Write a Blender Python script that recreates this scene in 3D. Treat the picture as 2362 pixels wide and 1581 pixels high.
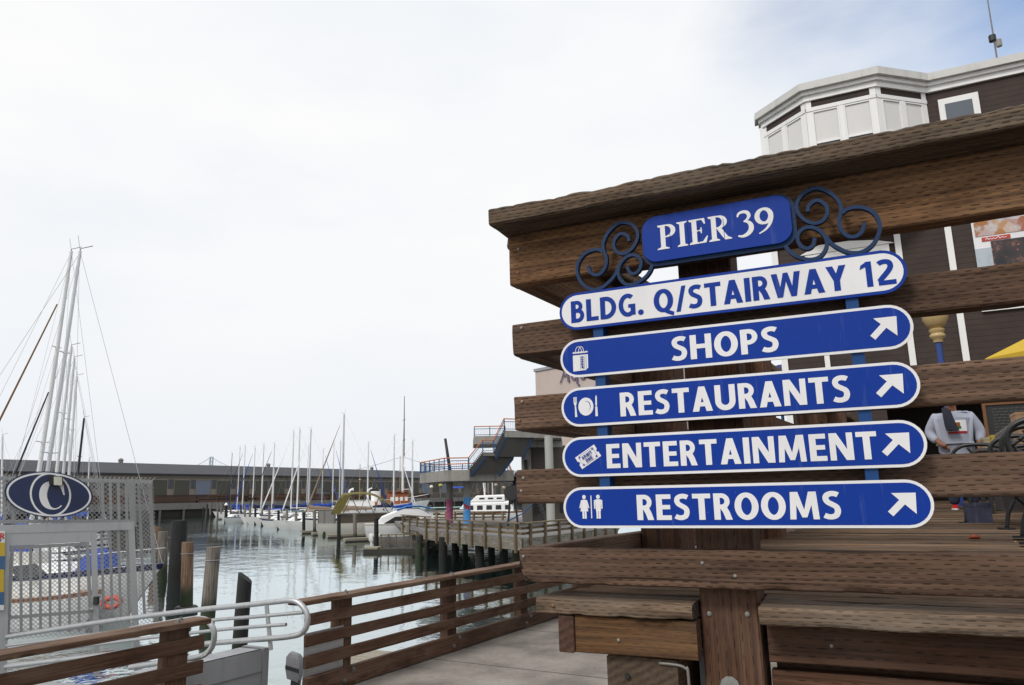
import bpy, math, random
from mathutils import Vector, Matrix, noise
R = math.radians
V = Vector
sc = bpy.context.scene
col = sc.collection
for o in list(bpy.data.objects):
    bpy.data.objects.remove(o)

# ------------------------------------------------------------------ camera
F_PX, PITCH, ROLL = 1720.0, R(11.603), R(-1.137)      # photograph is 2362 x 1581
cam_d = bpy.data.cameras.new('camera')
cam_d.sensor_width = 36.0
cam_d.lens = F_PX / 2362.0 * 36.0
cam_d.clip_start, cam_d.clip_end = 0.05, 6000.0
cam = bpy.data.objects.new('camera', cam_d)
CAMR = Matrix.Rotation(math.pi / 2 + PITCH, 3, 'X') @ Matrix.Rotation(ROLL, 3, 'Z')
cam.matrix_world = CAMR.to_4x4()
col.objects.link(cam)
sc.camera = cam

# ------------------------------------------------------------------ sky, sun, exposure
SUN_DIR = V((-0.55, -0.62, 0.80)).normalized()
world = bpy.data.worlds.new('World')
sc.world = world
world.use_nodes = True
wt = world.node_tree
wt.nodes.clear()


def ND(t, typ, ins=None, **at):
    n = t.nodes.new(typ)
    for k, v in at.items():
        setattr(n, k, v)
    for k, v in (ins or {}).items():
        s = n.inputs[k]
        if isinstance(v, bpy.types.NodeSocket):
            t.links.new(v, s)
        elif isinstance(v, (tuple, list)) and s.type == 'RGBA' and len(v) == 3:
            s.default_value = (*v, 1)
        else:
            s.default_value = v
    return n


def MA(t, op, a, b=0.0, c=0.0):
    n = t.nodes.new('ShaderNodeMath')
    n.operation = op
    for i, v in enumerate((a, b, c)):
        if isinstance(v, bpy.types.NodeSocket):
            t.links.new(v, n.inputs[i])
        else:
            n.inputs[i].default_value = v
    return n.outputs[0]


def MIX(t, f, a, b, bt='MIX'):
    n = t.nodes.new('ShaderNodeMix')
    n.data_type = 'RGBA'
    n.blend_type = bt
    for i, v in ((0, f), (6, a), (7, b)):
        if isinstance(v, bpy.types.NodeSocket):
            t.links.new(v, n.inputs[i])
        else:
            n.inputs[i].default_value = v if i == 0 else (*v[:3], 1)
    return n.outputs[2]


def RAMP(t, f, stops):
    n = t.nodes.new('ShaderNodeValToRGB')
    cr = n.color_ramp
    while len(cr.elements) < len(stops):
        cr.elements.new(0.5)
    for e, (p, c) in zip(cr.elements, stops):
        e.position = p
        e.color = (*c, 1) if isinstance(c, (tuple, list)) else (c, c, c, 1)
    t.links.new(f, n.inputs[0])
    return n.outputs[0]


def SMOOTH(t, x, lo, hi):
    n = t.nodes.new('ShaderNodeMapRange')
    n.interpolation_type = 'SMOOTHSTEP'
    t.links.new(x, n.inputs[0])
    n.inputs[1].default_value = lo
    n.inputs[2].default_value = hi
    return n.outputs[0]


def NOISE(t, vec, scale=5.0, detail=4.0, rough=0.55):
    n = ND(t, 'ShaderNodeTexNoise', {'Scale': scale, 'Detail': detail, 'Roughness': rough})
    if vec is not None:
        t.links.new(vec, n.inputs['Vector'])
    return n.outputs[0]


sky = ND(wt, 'ShaderNodeTexSky', sky_type='NISHITA', sun_disc=False)
sky.sun_elevation = math.asin(SUN_DIR.z)
sky.sun_rotation = math.atan2(SUN_DIR.x, SUN_DIR.y)
sky.air_density, sky.dust_density, sky.ozone_density = 1.0, 0.3, 2.0
geo = ND(wt, 'ShaderNodeTexCoord')
gdir = geo.outputs['Generated']
# a high thin overcast with soft streaks; it breaks open towards the clear east (upper right)
gap = CAMR @ V(((2760 - 1181) / F_PX, -(-250 - 790.5) / F_PX, -1)).normalized()
dotn = ND(wt, 'ShaderNodeVectorMath', operation='DOT_PRODUCT')
wt.links.new(gdir, dotn.inputs[0])
dotn.inputs[1].default_value = gap
stretch = ND(wt, 'ShaderNodeMapping', {'Scale': (1.0, 1.0, 2.6), 'Rotation': (0.0, R(18), 0.0)})
wt.links.new(gdir, stretch.inputs[0])
n1 = NOISE(wt, stretch.outputs[0], 2.2, 6, 0.5)
n2 = NOISE(wt, stretch.outputs[0], 5.5, 7, 0.55)
edge = MA(wt, 'ADD', dotn.outputs['Value'], MA(wt, 'MULTIPLY', MA(wt, 'SUBTRACT', n1, 0.5), 0.22))
clear = MA(wt, 'MULTIPLY', SMOOTH(wt, edge, 0.885, 1.005), 0.95)
cover = MA(wt, 'SUBTRACT', 1.0, clear)
cl = MA(wt, 'ADD', MA(wt, 'MULTIPLY', n1, 0.75), MA(wt, 'MULTIPLY', n2, 0.25))
ccol = RAMP(wt, cl, [(0.30, (0.86, 0.895, 0.94)), (0.46, (0.93, 0.95, 0.975)), (0.62, (0.985, 0.985, 0.985))])
zen = ND(wt, 'ShaderNodeSeparateXYZ')
wt.links.new(gdir, zen.inputs[0])
hz = SMOOTH(wt, zen.outputs[2], 0.0, 0.30)
ccol = MIX(wt, hz, (0.86, 0.895, 0.94), ccol)
cbright = ND(wt, 'ShaderNodeVectorMath', operation='SCALE')
wt.links.new(ccol, cbright.inputs[0])
cbright.inputs['Scale'].default_value = 6.15
sgain = ND(wt, 'ShaderNodeVectorMath', operation='SCALE')
wt.links.new(sky.outputs[0], sgain.inputs[0])
sgain.inputs['Scale'].default_value = 1.25
smix = MIX(wt, cover, sgain.outputs[0], cbright.outputs[0])
bg = ND(wt, 'ShaderNodeBackground', {'Color': smix, 'Strength': 0.14})
wo = ND(wt, 'ShaderNodeOutputWorld')
wt.links.new(bg.outputs[0], wo.inputs[0])

sun_d = bpy.data.lights.new('sun', 'SUN')
sun_d.energy, sun_d.angle, sun_d.color = 1.5, R(14), (1.0, 0.965, 0.92)
sun = bpy.data.objects.new('sun', sun_d)
sun.rotation_euler = SUN_DIR.to_track_quat('Z', 'Y').to_euler()
col.objects.link(sun)

sc.view_settings.view_transform = 'Standard'
sc.view_settings.look = 'None'
sc.view_settings.exposure = 0.2
sc.view_settings.gamma = 1.0
sc.view_settings.use_curve_mapping = False
sc.cycles.use_denoising = True
sc.cycles.max_bounces = 8
sc.cycles.glossy_bounces = 4
sc.cycles.caustics_reflective = False
sc.cycles.caustics_refractive = False

# ------------------------------------------------------------------ where things stand (eye at the origin, metres)
WATER, WALK, DECK = -4.3, -2.11, -0.39


def ray(px, py):
    return CAMR @ V(((px - 1181) / F_PX, -(py - 790.5) / F_PX, -1))


def atz(px, py, z):
    d = ray(px, py)
    return d * (z / d.z)


def aty(px, py, y):
    d = ray(px, py)
    return d * (y / d.y)


def onpl(px, py, q, n):
    d = ray(px, py)
    return d * (q.dot(n) / d.dot(n))


Z = V((0, 0, 1))
A = V((math.sin(R(64.87)), -math.cos(R(64.87)), 0))     # along the big guardrail, towards the right
N = V((math.cos(R(64.87)), math.sin(R(64.87)), 0))      # away from the viewer across it
V2 = V((math.sin(R(30.28)), math.cos(R(30.28)), 0))     # along the pier, away
N2 = V((-V2.y, V2.x, 0))                                # across the pier, towards the water
P0 = V((-0.00377, 3.1, 0))


def S(s, t, z):
    return P0 + s * A + t * N + z * Z


def SF(px, py, t):
    p = onpl(px, py, P0 + t * N, N) - P0
    return p.dot(A), p.z


# ------------------------------------------------------------------ mesh helpers
WM = {}


def regist(o, m, parent):
    if parent is not None:
        o.parent = parent
        o.matrix_parent_inverse = WM[parent.name].inverted()
    o.matrix_basis = m
    WM[o.name] = m
    col.objects.link(o)


def tag(o, label=None, cat=None, group=None, kind=None):
    for k, v in (('label', label), ('category', cat), ('group', group), ('kind', kind)):
        if v:
            o[k] = v
    return o


def thing(name, loc, label, cat, group=None, rz=0.0, parent=None):
    o = bpy.data.objects.new(name, None)
    o.empty_display_size = 0.2
    regist(o, Matrix.Translation(loc) @ Matrix.Rotation(rz, 4, 'Z'), parent)
    return tag(o, label, cat, group)


class MB:
    def __init__(s):
        s.v, s.f, s.m = [], [], []

    def add(s, vs, fs, mi=0):
        b = len(s.v)
        s.v += [V(v) for v in vs]
        s.f += [tuple(i + b for i in f) for f in fs]
        s.m += [mi] * len(fs)
        return s

    def box(s, o, ex, ey, ez, mi=0):
        o, ex, ey, ez = V(o), V(ex), V(ey), V(ez)
        vs = [o, o + ex, o + ex + ey, o + ey, o + ez, o + ex + ez, o + ex + ey + ez, o + ey + ez]
        fs = [(0, 3, 2, 1), (4, 5, 6, 7), (0, 1, 5, 4), (1, 2, 6, 5), (2, 3, 7, 6), (3, 0, 4, 7)]
        if ex.cross(ey).dot(ez) < 0:
            fs = [f[::-1] for f in fs]
        return s.add(vs, fs, mi)

    def cbox(s, c, sx, sy, sz, rz=0.0, mi=0):
        ex, ey = V((math.cos(rz), math.sin(rz), 0)) * sx, V((-math.sin(rz), math.cos(rz), 0)) * sy
        return s.box(V(c) - ex / 2 - ey / 2 - Z * sz / 2, ex, ey, Z * sz, mi)

    def tube(s, pts, r, n=8, caps=True, mi=0, flat=None):
        pts = [V(p) for p in pts]
        rs = r if isinstance(r, (list, tuple)) else [r] * len(pts)
        t0 = (pts[1] - pts[0]).normalized()
        up = Z if abs(t0.z) < 0.9 else V((1, 0, 0))
        if flat is not None:
            up = V(flat)
        a = t0.cross(up).normalized()
        vs = []
        for i, p in enumerate(pts):
            if i == 0:
                t = pts[1] - pts[0]
            elif i == len(pts) - 1:
                t = pts[-1] - pts[-2]
            else:
                t = (pts[i + 1] - pts[i]).normalized() + (pts[i] - pts[i - 1]).normalized()
            t.normalize()
            a = (a - t * a.dot(t)).normalized()
            b = t.cross(a)
            for k in range(n):
                w = 2 * math.pi * (k + 0.5) / n
                vs.append(p + (a * math.cos(w) + b * math.sin(w)) * rs[i])
        fs = []
        for i in range(len(pts) - 1):
            for k in range(n):
                j = (k + 1) % n
                fs.append((i * n + k, i * n + j, (i + 1) * n + j, (i + 1) * n + k))
        if caps:
            fs.append(tuple(range(n))[::-1])
            fs.append(tuple((len(pts) - 1) * n + k for k in range(n)))
        return s.add(vs, fs, mi)

    def prism(s, poly, o, ex, ey, ez, mi=0):
        o, ex, ey, ez = V(o), V(ex), V(ey), V(ez)
        n = len(poly)
        area = sum(poly[i][0] * poly[(i + 1) % n][1] - poly[(i + 1) % n][0] * poly[i][1] for i in range(n))
        if (area < 0) != (ex.cross(ey).dot(ez) < 0):
            poly = poly[::-1]
        lo = [o + ex * p[0] + ey * p[1] for p in poly]
        hi = [p + ez for p in lo]
        fs = [tuple(range(n))[::-1], tuple(range(n, 2 * n))]
        fs += [(i, (i + 1) % n, n + (i + 1) % n, n + i) for i in range(n)]
        return s.add(lo + hi, fs, mi)

    def strip(s, path, w, o, ex, ey, ez, mi=0, closed=False):
        """a flat pen stroke: path in (x, y), width per point, raised by ez"""
        o, ex, ey, ez = V(o), V(ex), V(ey), V(ez)
        n = len(path)
        ws = w if isinstance(w, (list, tuple)) else [w] * n
        lf, rt = [], []
        for i in range(n):
            p = V((*path[i], 0))
            a = V((*path[(i - 1) % n], 0)) if (i > 0 or closed) else None
            b = V((*path[(i + 1) % n], 0)) if (i < n - 1 or closed) else None
            d1 = (p - a).normalized() if a is not None else (b - p).normalized()
            d2 = (b - p).normalized() if b is not None else d1
            t = (d1 + d2).normalized()
            nn = V((-t.y, t.x, 0))
            k = max(0.5, nn.dot(V((-d1.y, d1.x, 0))))
            q = nn * (ws[i] / 2 / k)
            lf.append(p + q)
            rt.append(p - q)
        w3 = lambda p: o + ex * p.x + ey * p.y
        vs = [w3(p) for p in lf] + [w3(p) for p in rt] + [w3(p) + ez for p in lf] + [w3(p) + ez for p in rt]
        fs = []
        for i in range(n if closed else n - 1):
            j = (i + 1) % n
            fs += [(2 * n + i, 3 * n + i, 3 * n + j, 2 * n + j), (i, 2 * n + i, 2 * n + j, j), (n + j, 3 * n + j, 3 * n + i, n + i)]
        if not closed:
            fs += [(n, 3 * n, 2 * n, 0), (n - 1, 3 * n - 1, 4 * n - 1, 2 * n - 1)]
        return s.add(vs, fs, mi)

    def lathe(s, prof, o, n=16, mi=0, caps=True):
        o = V(o)
        vs = []
        for r, z in prof:
            for k in range(n):
                w = 2 * math.pi * k / n
                vs.append(o + V((r * math.cos(w), r * math.sin(w), z)))
        fs = [(i * n + k, i * n + (k + 1) % n, (i + 1) * n + (k + 1) % n, (i + 1) * n + k)
              for i in range(len(prof) - 1) for k in range(n)]
        if caps:
            fs.append(tuple(range(n))[::-1])
            fs.append(tuple((len(prof) - 1) * n + k for k in range(n)))
        return s.add(vs, fs, mi)

    def loft(s, rings, closed=True, caps=True, mi=0):
        n = len(rings[0])
        vs = [p for r in rings for p in r]
        fs = []
        for i in range(len(rings) - 1):
            for k in range(n if closed else n - 1):
                j = (k + 1) % n
                fs.append((i * n + k, i * n + j, (i + 1) * n + j, (i + 1) * n + k))
        if caps and closed:
            fs.append(tuple(range(n))[::-1])
            fs.append(tuple((len(rings) - 1) * n + k for k in range(n)))
        return s.add(vs, fs, mi)

    def build(s, name, mats, parent=None, smooth=False, loc=None):
        if loc is None:
            xs, ys, zs = [v.x for v in s.v], [v.y for v in s.v], [v.z for v in s.v]
            loc = V(((min(xs) + max(xs)) / 2, (min(ys) + max(ys)) / 2, min(zs)))
        me = bpy.data.meshes.new(name)
        me.from_pydata([v - loc for v in s.v], [], s.f)
        mats = mats if isinstance(mats, (list, tuple)) else [mats]
        for m in mats:
            me.materials.append(m)
        for p, mi in zip(me.polygons, s.m):
            p.material_index = mi
            p.use_smooth = bool(smooth)
        if smooth and smooth is not True:
            me.set_sharp_from_angle(angle=R(smooth))
        o = bpy.data.objects.new(name, me)
        regist(o, Matrix.Translation(loc), parent)
        return o


def lbuild(mb, name, mats, parent, smooth=False):
    """vertices given in the parent's own frame"""
    o = mb.build(name, mats, parent, smooth)
    o.matrix_parent_inverse = Matrix.Identity(4)
    WM[o.name] = WM[parent.name] @ o.matrix_basis
    return o


def deep(mb, name, mats, parent, root, smooth=False):
    """a sub-part whose vertices are given in the root's frame"""
    o = mb.build(name, mats, parent, smooth)
    w = WM[root.name] @ o.matrix_basis
    o.matrix_parent_inverse = WM[parent.name].inverted()
    o.matrix_basis = w
    WM[o.name] = w
    return o


def shared(name, me, m, parent):
    o = bpy.data.objects.new(name, me)
    regist(o, m, parent)
    return o


def copy_tree(o, m, parent=None):
    c = o.copy()
    c.animation_data_clear()
    col.objects.link(c)
    if parent is not None:
        c.parent = parent
    if m is not None:
        c.matrix_basis = m
    for ch in o.children:
        copy_tree(ch, None, c)
    return c


BEAMS = {}


def beam_mesh(L, T, H, mats, seg=8, k=2, jit=0.0015, ch=0.004, seed=0, rag=0.0, sag=0.0, notch=0):
    """weathered timber: x 0..L, y 0..T, z 0..H, soft edges, uneven faces, uv in metres"""
    key = (round(L, 3), T, H, tuple(m.name for m in mats), seg, k, jit, ch, seed, rag, sag, notch)
    if key in BEAMS:
        return BEAMS[key]
    prof = []
    for (x0, y0), (x1, y1) in (((ch, 0), (T - ch, 0)), ((T, ch), (T, H - ch)), ((T - ch, H), (ch, H)), ((0, H - ch), (0, ch))):
        for i in range(k + 1):
            f = i / k
            prof.append((x0 + (x1 - x0) * f, y0 + (y1 - y0) * f))
    n = len(prof)
    per = [0.0]
    for i in range(n):
        a, b = prof[i], prof[(i + 1) % n]
        per.append(per[-1] + math.hypot(b[0] - a[0], b[1] - a[1]))
    vs, fs, uvs, mi = [], [], [], []
    so = V((seed * 7.31, seed * 3.17, seed * 1.7))
    for i in range(seg + 1):
        x = L * i / seg
        for y, z in prof:
            q = V((x * 3, y * 9, z * 9)) + so
            d = noise.noise_vector(q) * jit
            if rag:
                q2 = V((x * 11, y * 3, z * 3)) + so
                e = max(0.0, noise.noise(q2) - 0.05)
                e2 = max(0.0, noise.noise(V((x * 40, y * 9, z * 9)) + so))
                cy = min(y, T - y)
                cz = min(z, H - z)
                cl_ = max(0.0, 1 - math.hypot(cy, cz) / 0.02)
                d += V((0, (T / 2 - y) / T, (H / 2 - z) / H)) * (rag * cl_ * (e + 0.5 * e2) * 3)
                if i in (0, seg):
                    d.x += (1 if i == 0 else -1) * rag * abs(noise.noise(V((seed, y * 30, z * 30)))) * 1.6
            sg = sag * math.sin(math.pi * i / seg)
            if notch and x < 0.05 and z < 0.055:
                d.x += max(0.0, (0.055 - z) * 0.75 - x) * (1 + 0.5 * noise.noise(V((y * 60, z * 60, 1))))
            vs.append((x + d.x * (1 if 0 < i < seg or rag else 0.2), y + d.y, z + d.z - sg))
    uo, vo = (seed * 0.37) % 5, (seed * 0.53) % 5
    for i in range(seg):
        for j in range(n):
            j2 = (j + 1) % n
            fs.append((i * n + j, (i + 1) * n + j, (i + 1) * n + j2, i * n + j2)[::-1])
            u0, u1 = L * i / seg + uo, L * (i + 1) / seg + uo
            uvs.append([(u0, per[j] + vo), (u1, per[j] + vo), (u1, per[j + 1] + vo), (u0, per[j + 1] + vo)][::-1])
            mi.append(0)
    e0, e1 = tuple(range(n)), tuple(seg * n + j for j in range(n))[::-1]
    for e in (e0, e1):
        fs.append(e)
        uvs.append([(vs[q][1] + uo, vs[q][2] + vo) for q in e])
        mi.append(1 if len(mats) > 1 else 0)
    me = bpy.data.meshes.new('timber')
    me.from_pydata(vs, [], fs)
    uvl = me.uv_layers.new(name='UVMap')
    q = 0
    for u in uvs:
        for c in u:
            uvl.data[q].uv = c
            q += 1
    for m in mats:
        me.materials.append(m)
    for p, m_ in zip(me.polygons, mi):
        p.material_index = m_
        p.use_smooth = m_ == 0
    me.set_sharp_from_angle(angle=R(35))
    BEAMS[key] = me
    return me


def beam(name, o, ex, ey, L, T, H, mats, parent=None, ez=None, **kw):
    """timber from corner o: length along ex, thickness along ey, height along ez"""
    ex, ey = V(ex).normalized(), V(ey).normalized()
    ez = V(ez).normalized() if ez is not None else ex.cross(ey)
    if ez.z < -0.5:
        ez = -ez
    if ex.cross(ey).dot(ez) < 0:          # keep it right-handed: start from the other face
        o, ey = V(o) + ey * T, -ey
    m = Matrix((ex, ey, ez)).transposed().to_4x4()
    m.translation = V(o)
    return shared(name, beam_mesh(L, T, H, mats, **kw), m, parent)


def arc(cx, cy, rx, ry, a0, a1, n=12):
    return [(cx + rx * math.cos(R(a0 + (a1 - a0) * i / n)), cy + ry * math.sin(R(a0 + (a1 - a0) * i / n))) for i in range(n + 1)]


def smooth_path(p, k=6, closed=False):
    out = []
    n = len(p)
    for i in range(n if closed else n - 1):
        a, b, c, d = (p[(i + q) % n] if closed else p[min(max(i + q, 0), n - 1)] for q in (-1, 0, 1, 2))
        for j in range(k):
            t = j / k
            out.append(tuple(0.5 * (2 * b[e] + (c[e] - a[e]) * t + (2 * a[e] - 5 * b[e] + 4 * c[e] - d[e]) * t * t
                                    + (3 * b[e] - a[e] - 3 * c[e] + d[e]) * t ** 3) for e in range(len(b))))
    if not closed:
        out.append(tuple(p[-1]))
    return out


# ------------------------------------------------------------------ materials
def new_mat(name):
    m = bpy.data.materials.new(name)
    m.use_nodes = True
    t = m.node_tree
    return m, t, t.nodes['Principled BSDF']


def paint(name, c, rough=0.5, dirt=0.25, scale=3.0, metal=0.0, bump=0.0, bscale=40.0, stain=None, spec=0.5):
    """painted or plain surface with soft uneven tone, streaks of grime and fine relief"""
    m, t, b = new_mat(name)
    tc = ND(t, 'ShaderNodeTexCoord').outputs['Object']
    n = NOISE(t, tc, scale, 6, 0.6)
    mp = ND(t, 'ShaderNodeMapping', {'Scale': (scale * 4, scale * 4, scale * 0.5)})
    t.links.new(tc, mp.inputs[0])
    st = NOISE(t, mp.outputs[0], 1.0, 4, 0.6)
    f = MA(t, 'MULTIPLY', SMOOTH(t, MA(t, 'MULTIPLY', MA(t, 'ADD', n, st), 0.5), 0.46, 0.72), dirt)
    dc = stain or (c[0] * 0.35, c[1] * 0.34, c[2] * 0.32)
    cc = MIX(t, f, c, dc)
    t.links.new(cc, b.inputs['Base Color'])
    t.links.new(MA(t, 'ADD', rough - 0.08, MA(t, 'MULTIPLY', n, 0.2)), b.inputs['Roughness'])
    b.inputs['Metallic'].default_value = metal
    b.inputs['Specular IOR Level'].default_value = spec
    if bump:
        bn = NOISE(t, tc, bscale, 5, 0.6)
        bp = ND(t, 'ShaderNodeBump', {'Strength': bump, 'Distance': 0.01, 'Height': bn})
        t.links.new(bp.outputs[0], b.inputs['Normal'])
    return m


def enamel(name, c, chip, rough=0.38, spec=0.2):
    """sign enamel: faint fading, vertical drip stains and a few tiny chips"""
    m, t, b = new_mat(name)
    g = ND(t, 'ShaderNodeNewGeometry').outputs['Position']
    n = NOISE(t, g, 2.2, 4, 0.6)
    mp = ND(t, 'ShaderNodeMapping', {'Scale': (38, 38, 3.0)})
    t.links.new(g, mp.inputs[0])
    dr = NOISE(t, mp.outputs[0], 1.0, 5, 0.65)
    cp = NOISE(t, g, 95.0, 3, 0.5)
    cc = MIX(t, MA(t, 'MULTIPLY', SMOOTH(t, n, 0.35, 0.7), 0.22), c, tuple(x * 0.62 + 0.004 for x in c))
    cc = MIX(t, MA(t, 'MULTIPLY', SMOOTH(t, dr, 0.58, 0.78), 0.38), cc, tuple(0.5 * x + 0.5 * y for x, y in zip(c, chip)))
    cc = MIX(t, SMOOTH(t, cp, 0.755, 0.79), cc, chip)
    t.links.new(cc, b.inputs['Base Color'])
    t.links.new(MA(t, 'ADD', rough - 0.1, MA(t, 'MULTIPLY', n, 0.3)), b.inputs['Roughness'])
    b.inputs['Specular IOR Level'].default_value = spec
    return m


def wood(name, dark, light, incise=0.0, vary=0.42, gray=0.25, graycol=(0.23, 0.2, 0.175), knots=0.6, rough=0.8, bump=0.5, pitch=0.0138, period=0.050):
    """sawn timber on uv in metres: long grain, knots, weathering, rows of treatment slits"""
    m, t, b = new_mat(name)
    uv = ND(t, 'ShaderNodeUVMap').outputs[0]
    rnd = ND(t, 'ShaderNodeObjectInfo').outputs['Random']
    sp = ND(t, 'ShaderNodeSeparateXYZ', {'Vector': uv})
    u, v = sp.outputs[0], sp.outputs[1]
    u = MA(t, 'ADD', u, MA(t, 'MULTIPLY', rnd, 17.0))
    vec = lambda a, c: ND(t, 'ShaderNodeCombineXYZ', {0: MA(t, 'MULTIPLY', u, a), 1: MA(t, 'MULTIPLY', v, c), 2: MA(t, 'MULTIPLY', rnd, 9.0)}).outputs[0]
    # knots push the grain aside
    vo = ND(t, 'ShaderNodeTexVoronoi', {'Vector': vec(2.1, 7.0), 'Scale': 1.0, 'Randomness': 1.0})
    kd = vo.outputs['Distance']
    kn = MA(t, 'SUBTRACT', 1.0, SMOOTH(t, kd, 0.0, 0.22))
    ksel = ND(t, 'ShaderNodeSeparateXYZ', {'Vector': vo.outputs['Color']}).outputs[0]
    kn = MA(t, 'MULTIPLY', kn, SMOOTH(t, ksel, 0.62, 0.66))
    wob = NOISE(t, vec(1.6, 5.0), 1.0, 3, 0.5)
    gv = MA(t, 'ADD', MA(t, 'MULTIPLY', v, 62.0), MA(t, 'ADD', MA(t, 'MULTIPLY', wob, 1.8), MA(t, 'MULTIPLY', kn, 3.0)))
    grain = NOISE(t, ND(t, 'ShaderNodeCombineXYZ', {0: MA(t, 'MULTIPLY', u, 1.4), 1: gv, 2: MA(t, 'MULTIPLY', rnd, 9.0)}).outputs[0], 1.0, 5, 0.62)
    fine = NOISE(t, vec(9.0, 330.0), 1.0, 3, 0.6)
    g = MA(t, 'ADD', MA(t, 'MULTIPLY', grain, 0.75), MA(t, 'MULTIPLY', fine, 0.25))
    c = RAMP(t, g, [(0.36, dark), (0.52, tuple((a + d) / 2 for a, d in zip(dark, light))), (0.66, light)])
    pat = NOISE(t, vec(1.3, 4.0), 1.0, 5, 0.6)
    c = MIX(t, MA(t, 'MULTIPLY', SMOOTH(t, pat, 0.40, 0.72), gray), c, graycol)
    pat2 = NOISE(t, vec(3.1, 9.0), 1.0, 4, 0.6)
    c = MIX(t, MA(t, 'MULTIPLY', SMOOTH(t, pat2, 0.52, 0.75), 0.55), c, tuple(x * 0.55 for x in dark))
    c = MIX(t, MA(t, 'MULTIPLY', kn, knots), c, tuple(x * 0.35 for x in dark))
    crk = SMOOTH(t, NOISE(t, vec(0.8, 75.0), 1.0, 3, 0.55), 0.69, 0.735)
    c = MIX(t, MA(t, 'MULTIPLY', crk, 0.8), c, tuple(x * 0.2 for x in dark))
    tint = MA(t, 'ADD', 1.01 - vary / 2, MA(t, 'MULTIPLY', rnd, vary))
    tn = ND(t, 'ShaderNodeCombineXYZ', {0: tint, 1: tint, 2: tint}).outputs[0]
    c = MIX(t, 1.0, c, tn, 'MULTIPLY')
    h = MA(t, 'SUBTRACT', MA(t, 'ADD', MA(t, 'MULTIPLY', g, 0.55), MA(t, 'MULTIPLY', kn, 0.2)), MA(t, 'MULTIPLY', crk, 0.6))
    if incise:
        w1 = NOISE(t, vec(4.0, 6.0), 1.0, 3, 0.5)
        vv = MA(t, 'ADD', MA(t, 'DIVIDE', v, pitch), MA(t, 'MULTIPLY', w1, 0.6))
        row = MA(t, 'FLOOR', vv)
        rr = MA(t, 'FRACT', MA(t, 'MULTIPLY', MA(t, 'SINE', MA(t, 'MULTIPLY', row, 12.9898)), 437.58))
        uu = MA(t, 'ADD', MA(t, 'DIVIDE', u, period), MA(t, 'ADD', MA(t, 'MULTIPLY', row, 0.5), MA(t, 'MULTIPLY', rr, 0.45)))
        fu, fv = MA(t, 'FRACT', uu), MA(t, 'FRACT', vv)
        cell = MA(t, 'FRACT', MA(t, 'MULTIPLY', MA(t, 'SINE', MA(t, 'ADD', MA(t, 'MULTIPLY', MA(t, 'FLOOR', uu), 78.233), MA(t, 'MULTIPLY', row, 39.4))), 9581.3))
        cell2 = MA(t, 'FRACT', MA(t, 'MULTIPLY', cell, 17.3))
        a = MA(t, 'ABSOLUTE', MA(t, 'SUBTRACT', fu, MA(t, 'ADD', 0.40, MA(t, 'MULTIPLY', cell2, 0.2))))
        d = MA(t, 'ABSOLUTE', MA(t, 'SUBTRACT', fv, MA(t, 'ADD', 0.42, MA(t, 'MULTIPLY', cell, 0.16))))
        ln = MA(t, 'ADD', 0.18, MA(t, 'MULTIPLY', cell, 0.11))
        th = MA(t, 'MULTIPLY', MA(t, 'ADD', 0.6, MA(t, 'MULTIPLY', cell2, 0.9)), MA(t, 'SUBTRACT', 1.0, MA(t, 'MULTIPLY', MA(t, 'DIVIDE', a, ln), 0.3)))
        dm = MA(t, 'SUBTRACT', MA(t, 'MULTIPLY', d, pitch), MA(t, 'MULTIPLY', th, 0.00135))
        slit = MA(t, 'MULTIPLY', MA(t, 'SUBTRACT', 1.0, SMOOTH(t, MA(t, 'SUBTRACT', a, ln), -0.05, 0.05)),
                  MA(t, 'SUBTRACT', 1.0, SMOOTH(t, dm, -0.0003, 0.0007)))
        slit = MA(t, 'MULTIPLY', slit, SMOOTH(t, NOISE(t, vec(2.0, 9.0), 1.0, 4, 0.6), 0.26, 0.42))
        slit = MA(t, 'MULTIPLY', slit, MA(t, 'MULTIPLY', incise, MA(t, 'ADD', 0.65, MA(t, 'MULTIPLY', cell2, 0.35))))
        c = MIX(t, MA(t, 'MULTIPLY', slit, 0.80), c, tuple(x * 0.15 for x in dark))
        bul = MA(t, 'MULTIPLY', MA(t, 'SUBTRACT', 1.0, SMOOTH(t, d, 0.1, 0.5)), 0.16)
        h = MA(t, 'SUBTRACT', MA(t, 'SUBTRACT', h, MA(t, 'MULTIPLY', slit, 1.1)), MA(t, 'MULTIPLY', bul, incise))
    t.links.new(c, b.inputs['Base Color'])
    b.inputs['Roughness'].default_value = rough
    b.inputs['Specular IOR Level'].default_value = 0.25
    bp = ND(t, 'ShaderNodeBump', {'Strength': bump, 'Distance': 0.006, 'Height': h})
    t.links.new(bp.outputs[0], b.inputs['Normal'])
    return m


def endgrain(name, dark, light):
    m, t, b = new_mat(name)
    uv = ND(t, 'ShaderNodeUVMap').outputs[0]
    mp = ND(t, 'ShaderNodeMapping', {'Location': (-0.03, 0.06, 0), 'Rotation': (0, 0, 0.5)})
    t.links.new(uv, mp.inputs[0])
    w = ND(t, 'ShaderNodeTexWave', {'Vector': mp.outputs[0], 'Scale': 11.0, 'Distortion': 1.6, 'Detail': 2.0, 'Detail Scale': 0.8}, wave_type='RINGS')
    n = NOISE(t, uv, 60, 4, 0.6)
    f = MA(t, 'ADD', MA(t, 'MULTIPLY', w.outputs[1], 0.22), MA(t, 'MULTIPLY', n, 0.78))
    t.links.new(RAMP(t, f, [(0.25, dark), (0.75, light)]), b.inputs['Base Color'])
    b.inputs['Roughness'].default_value = 0.9
    bp = ND(t, 'ShaderNodeBump', {'Strength': 0.5, 'Distance': 0.004, 'Height': f})
    t.links.new(bp.outputs[0], b.inputs['Normal'])
    return m


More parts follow.
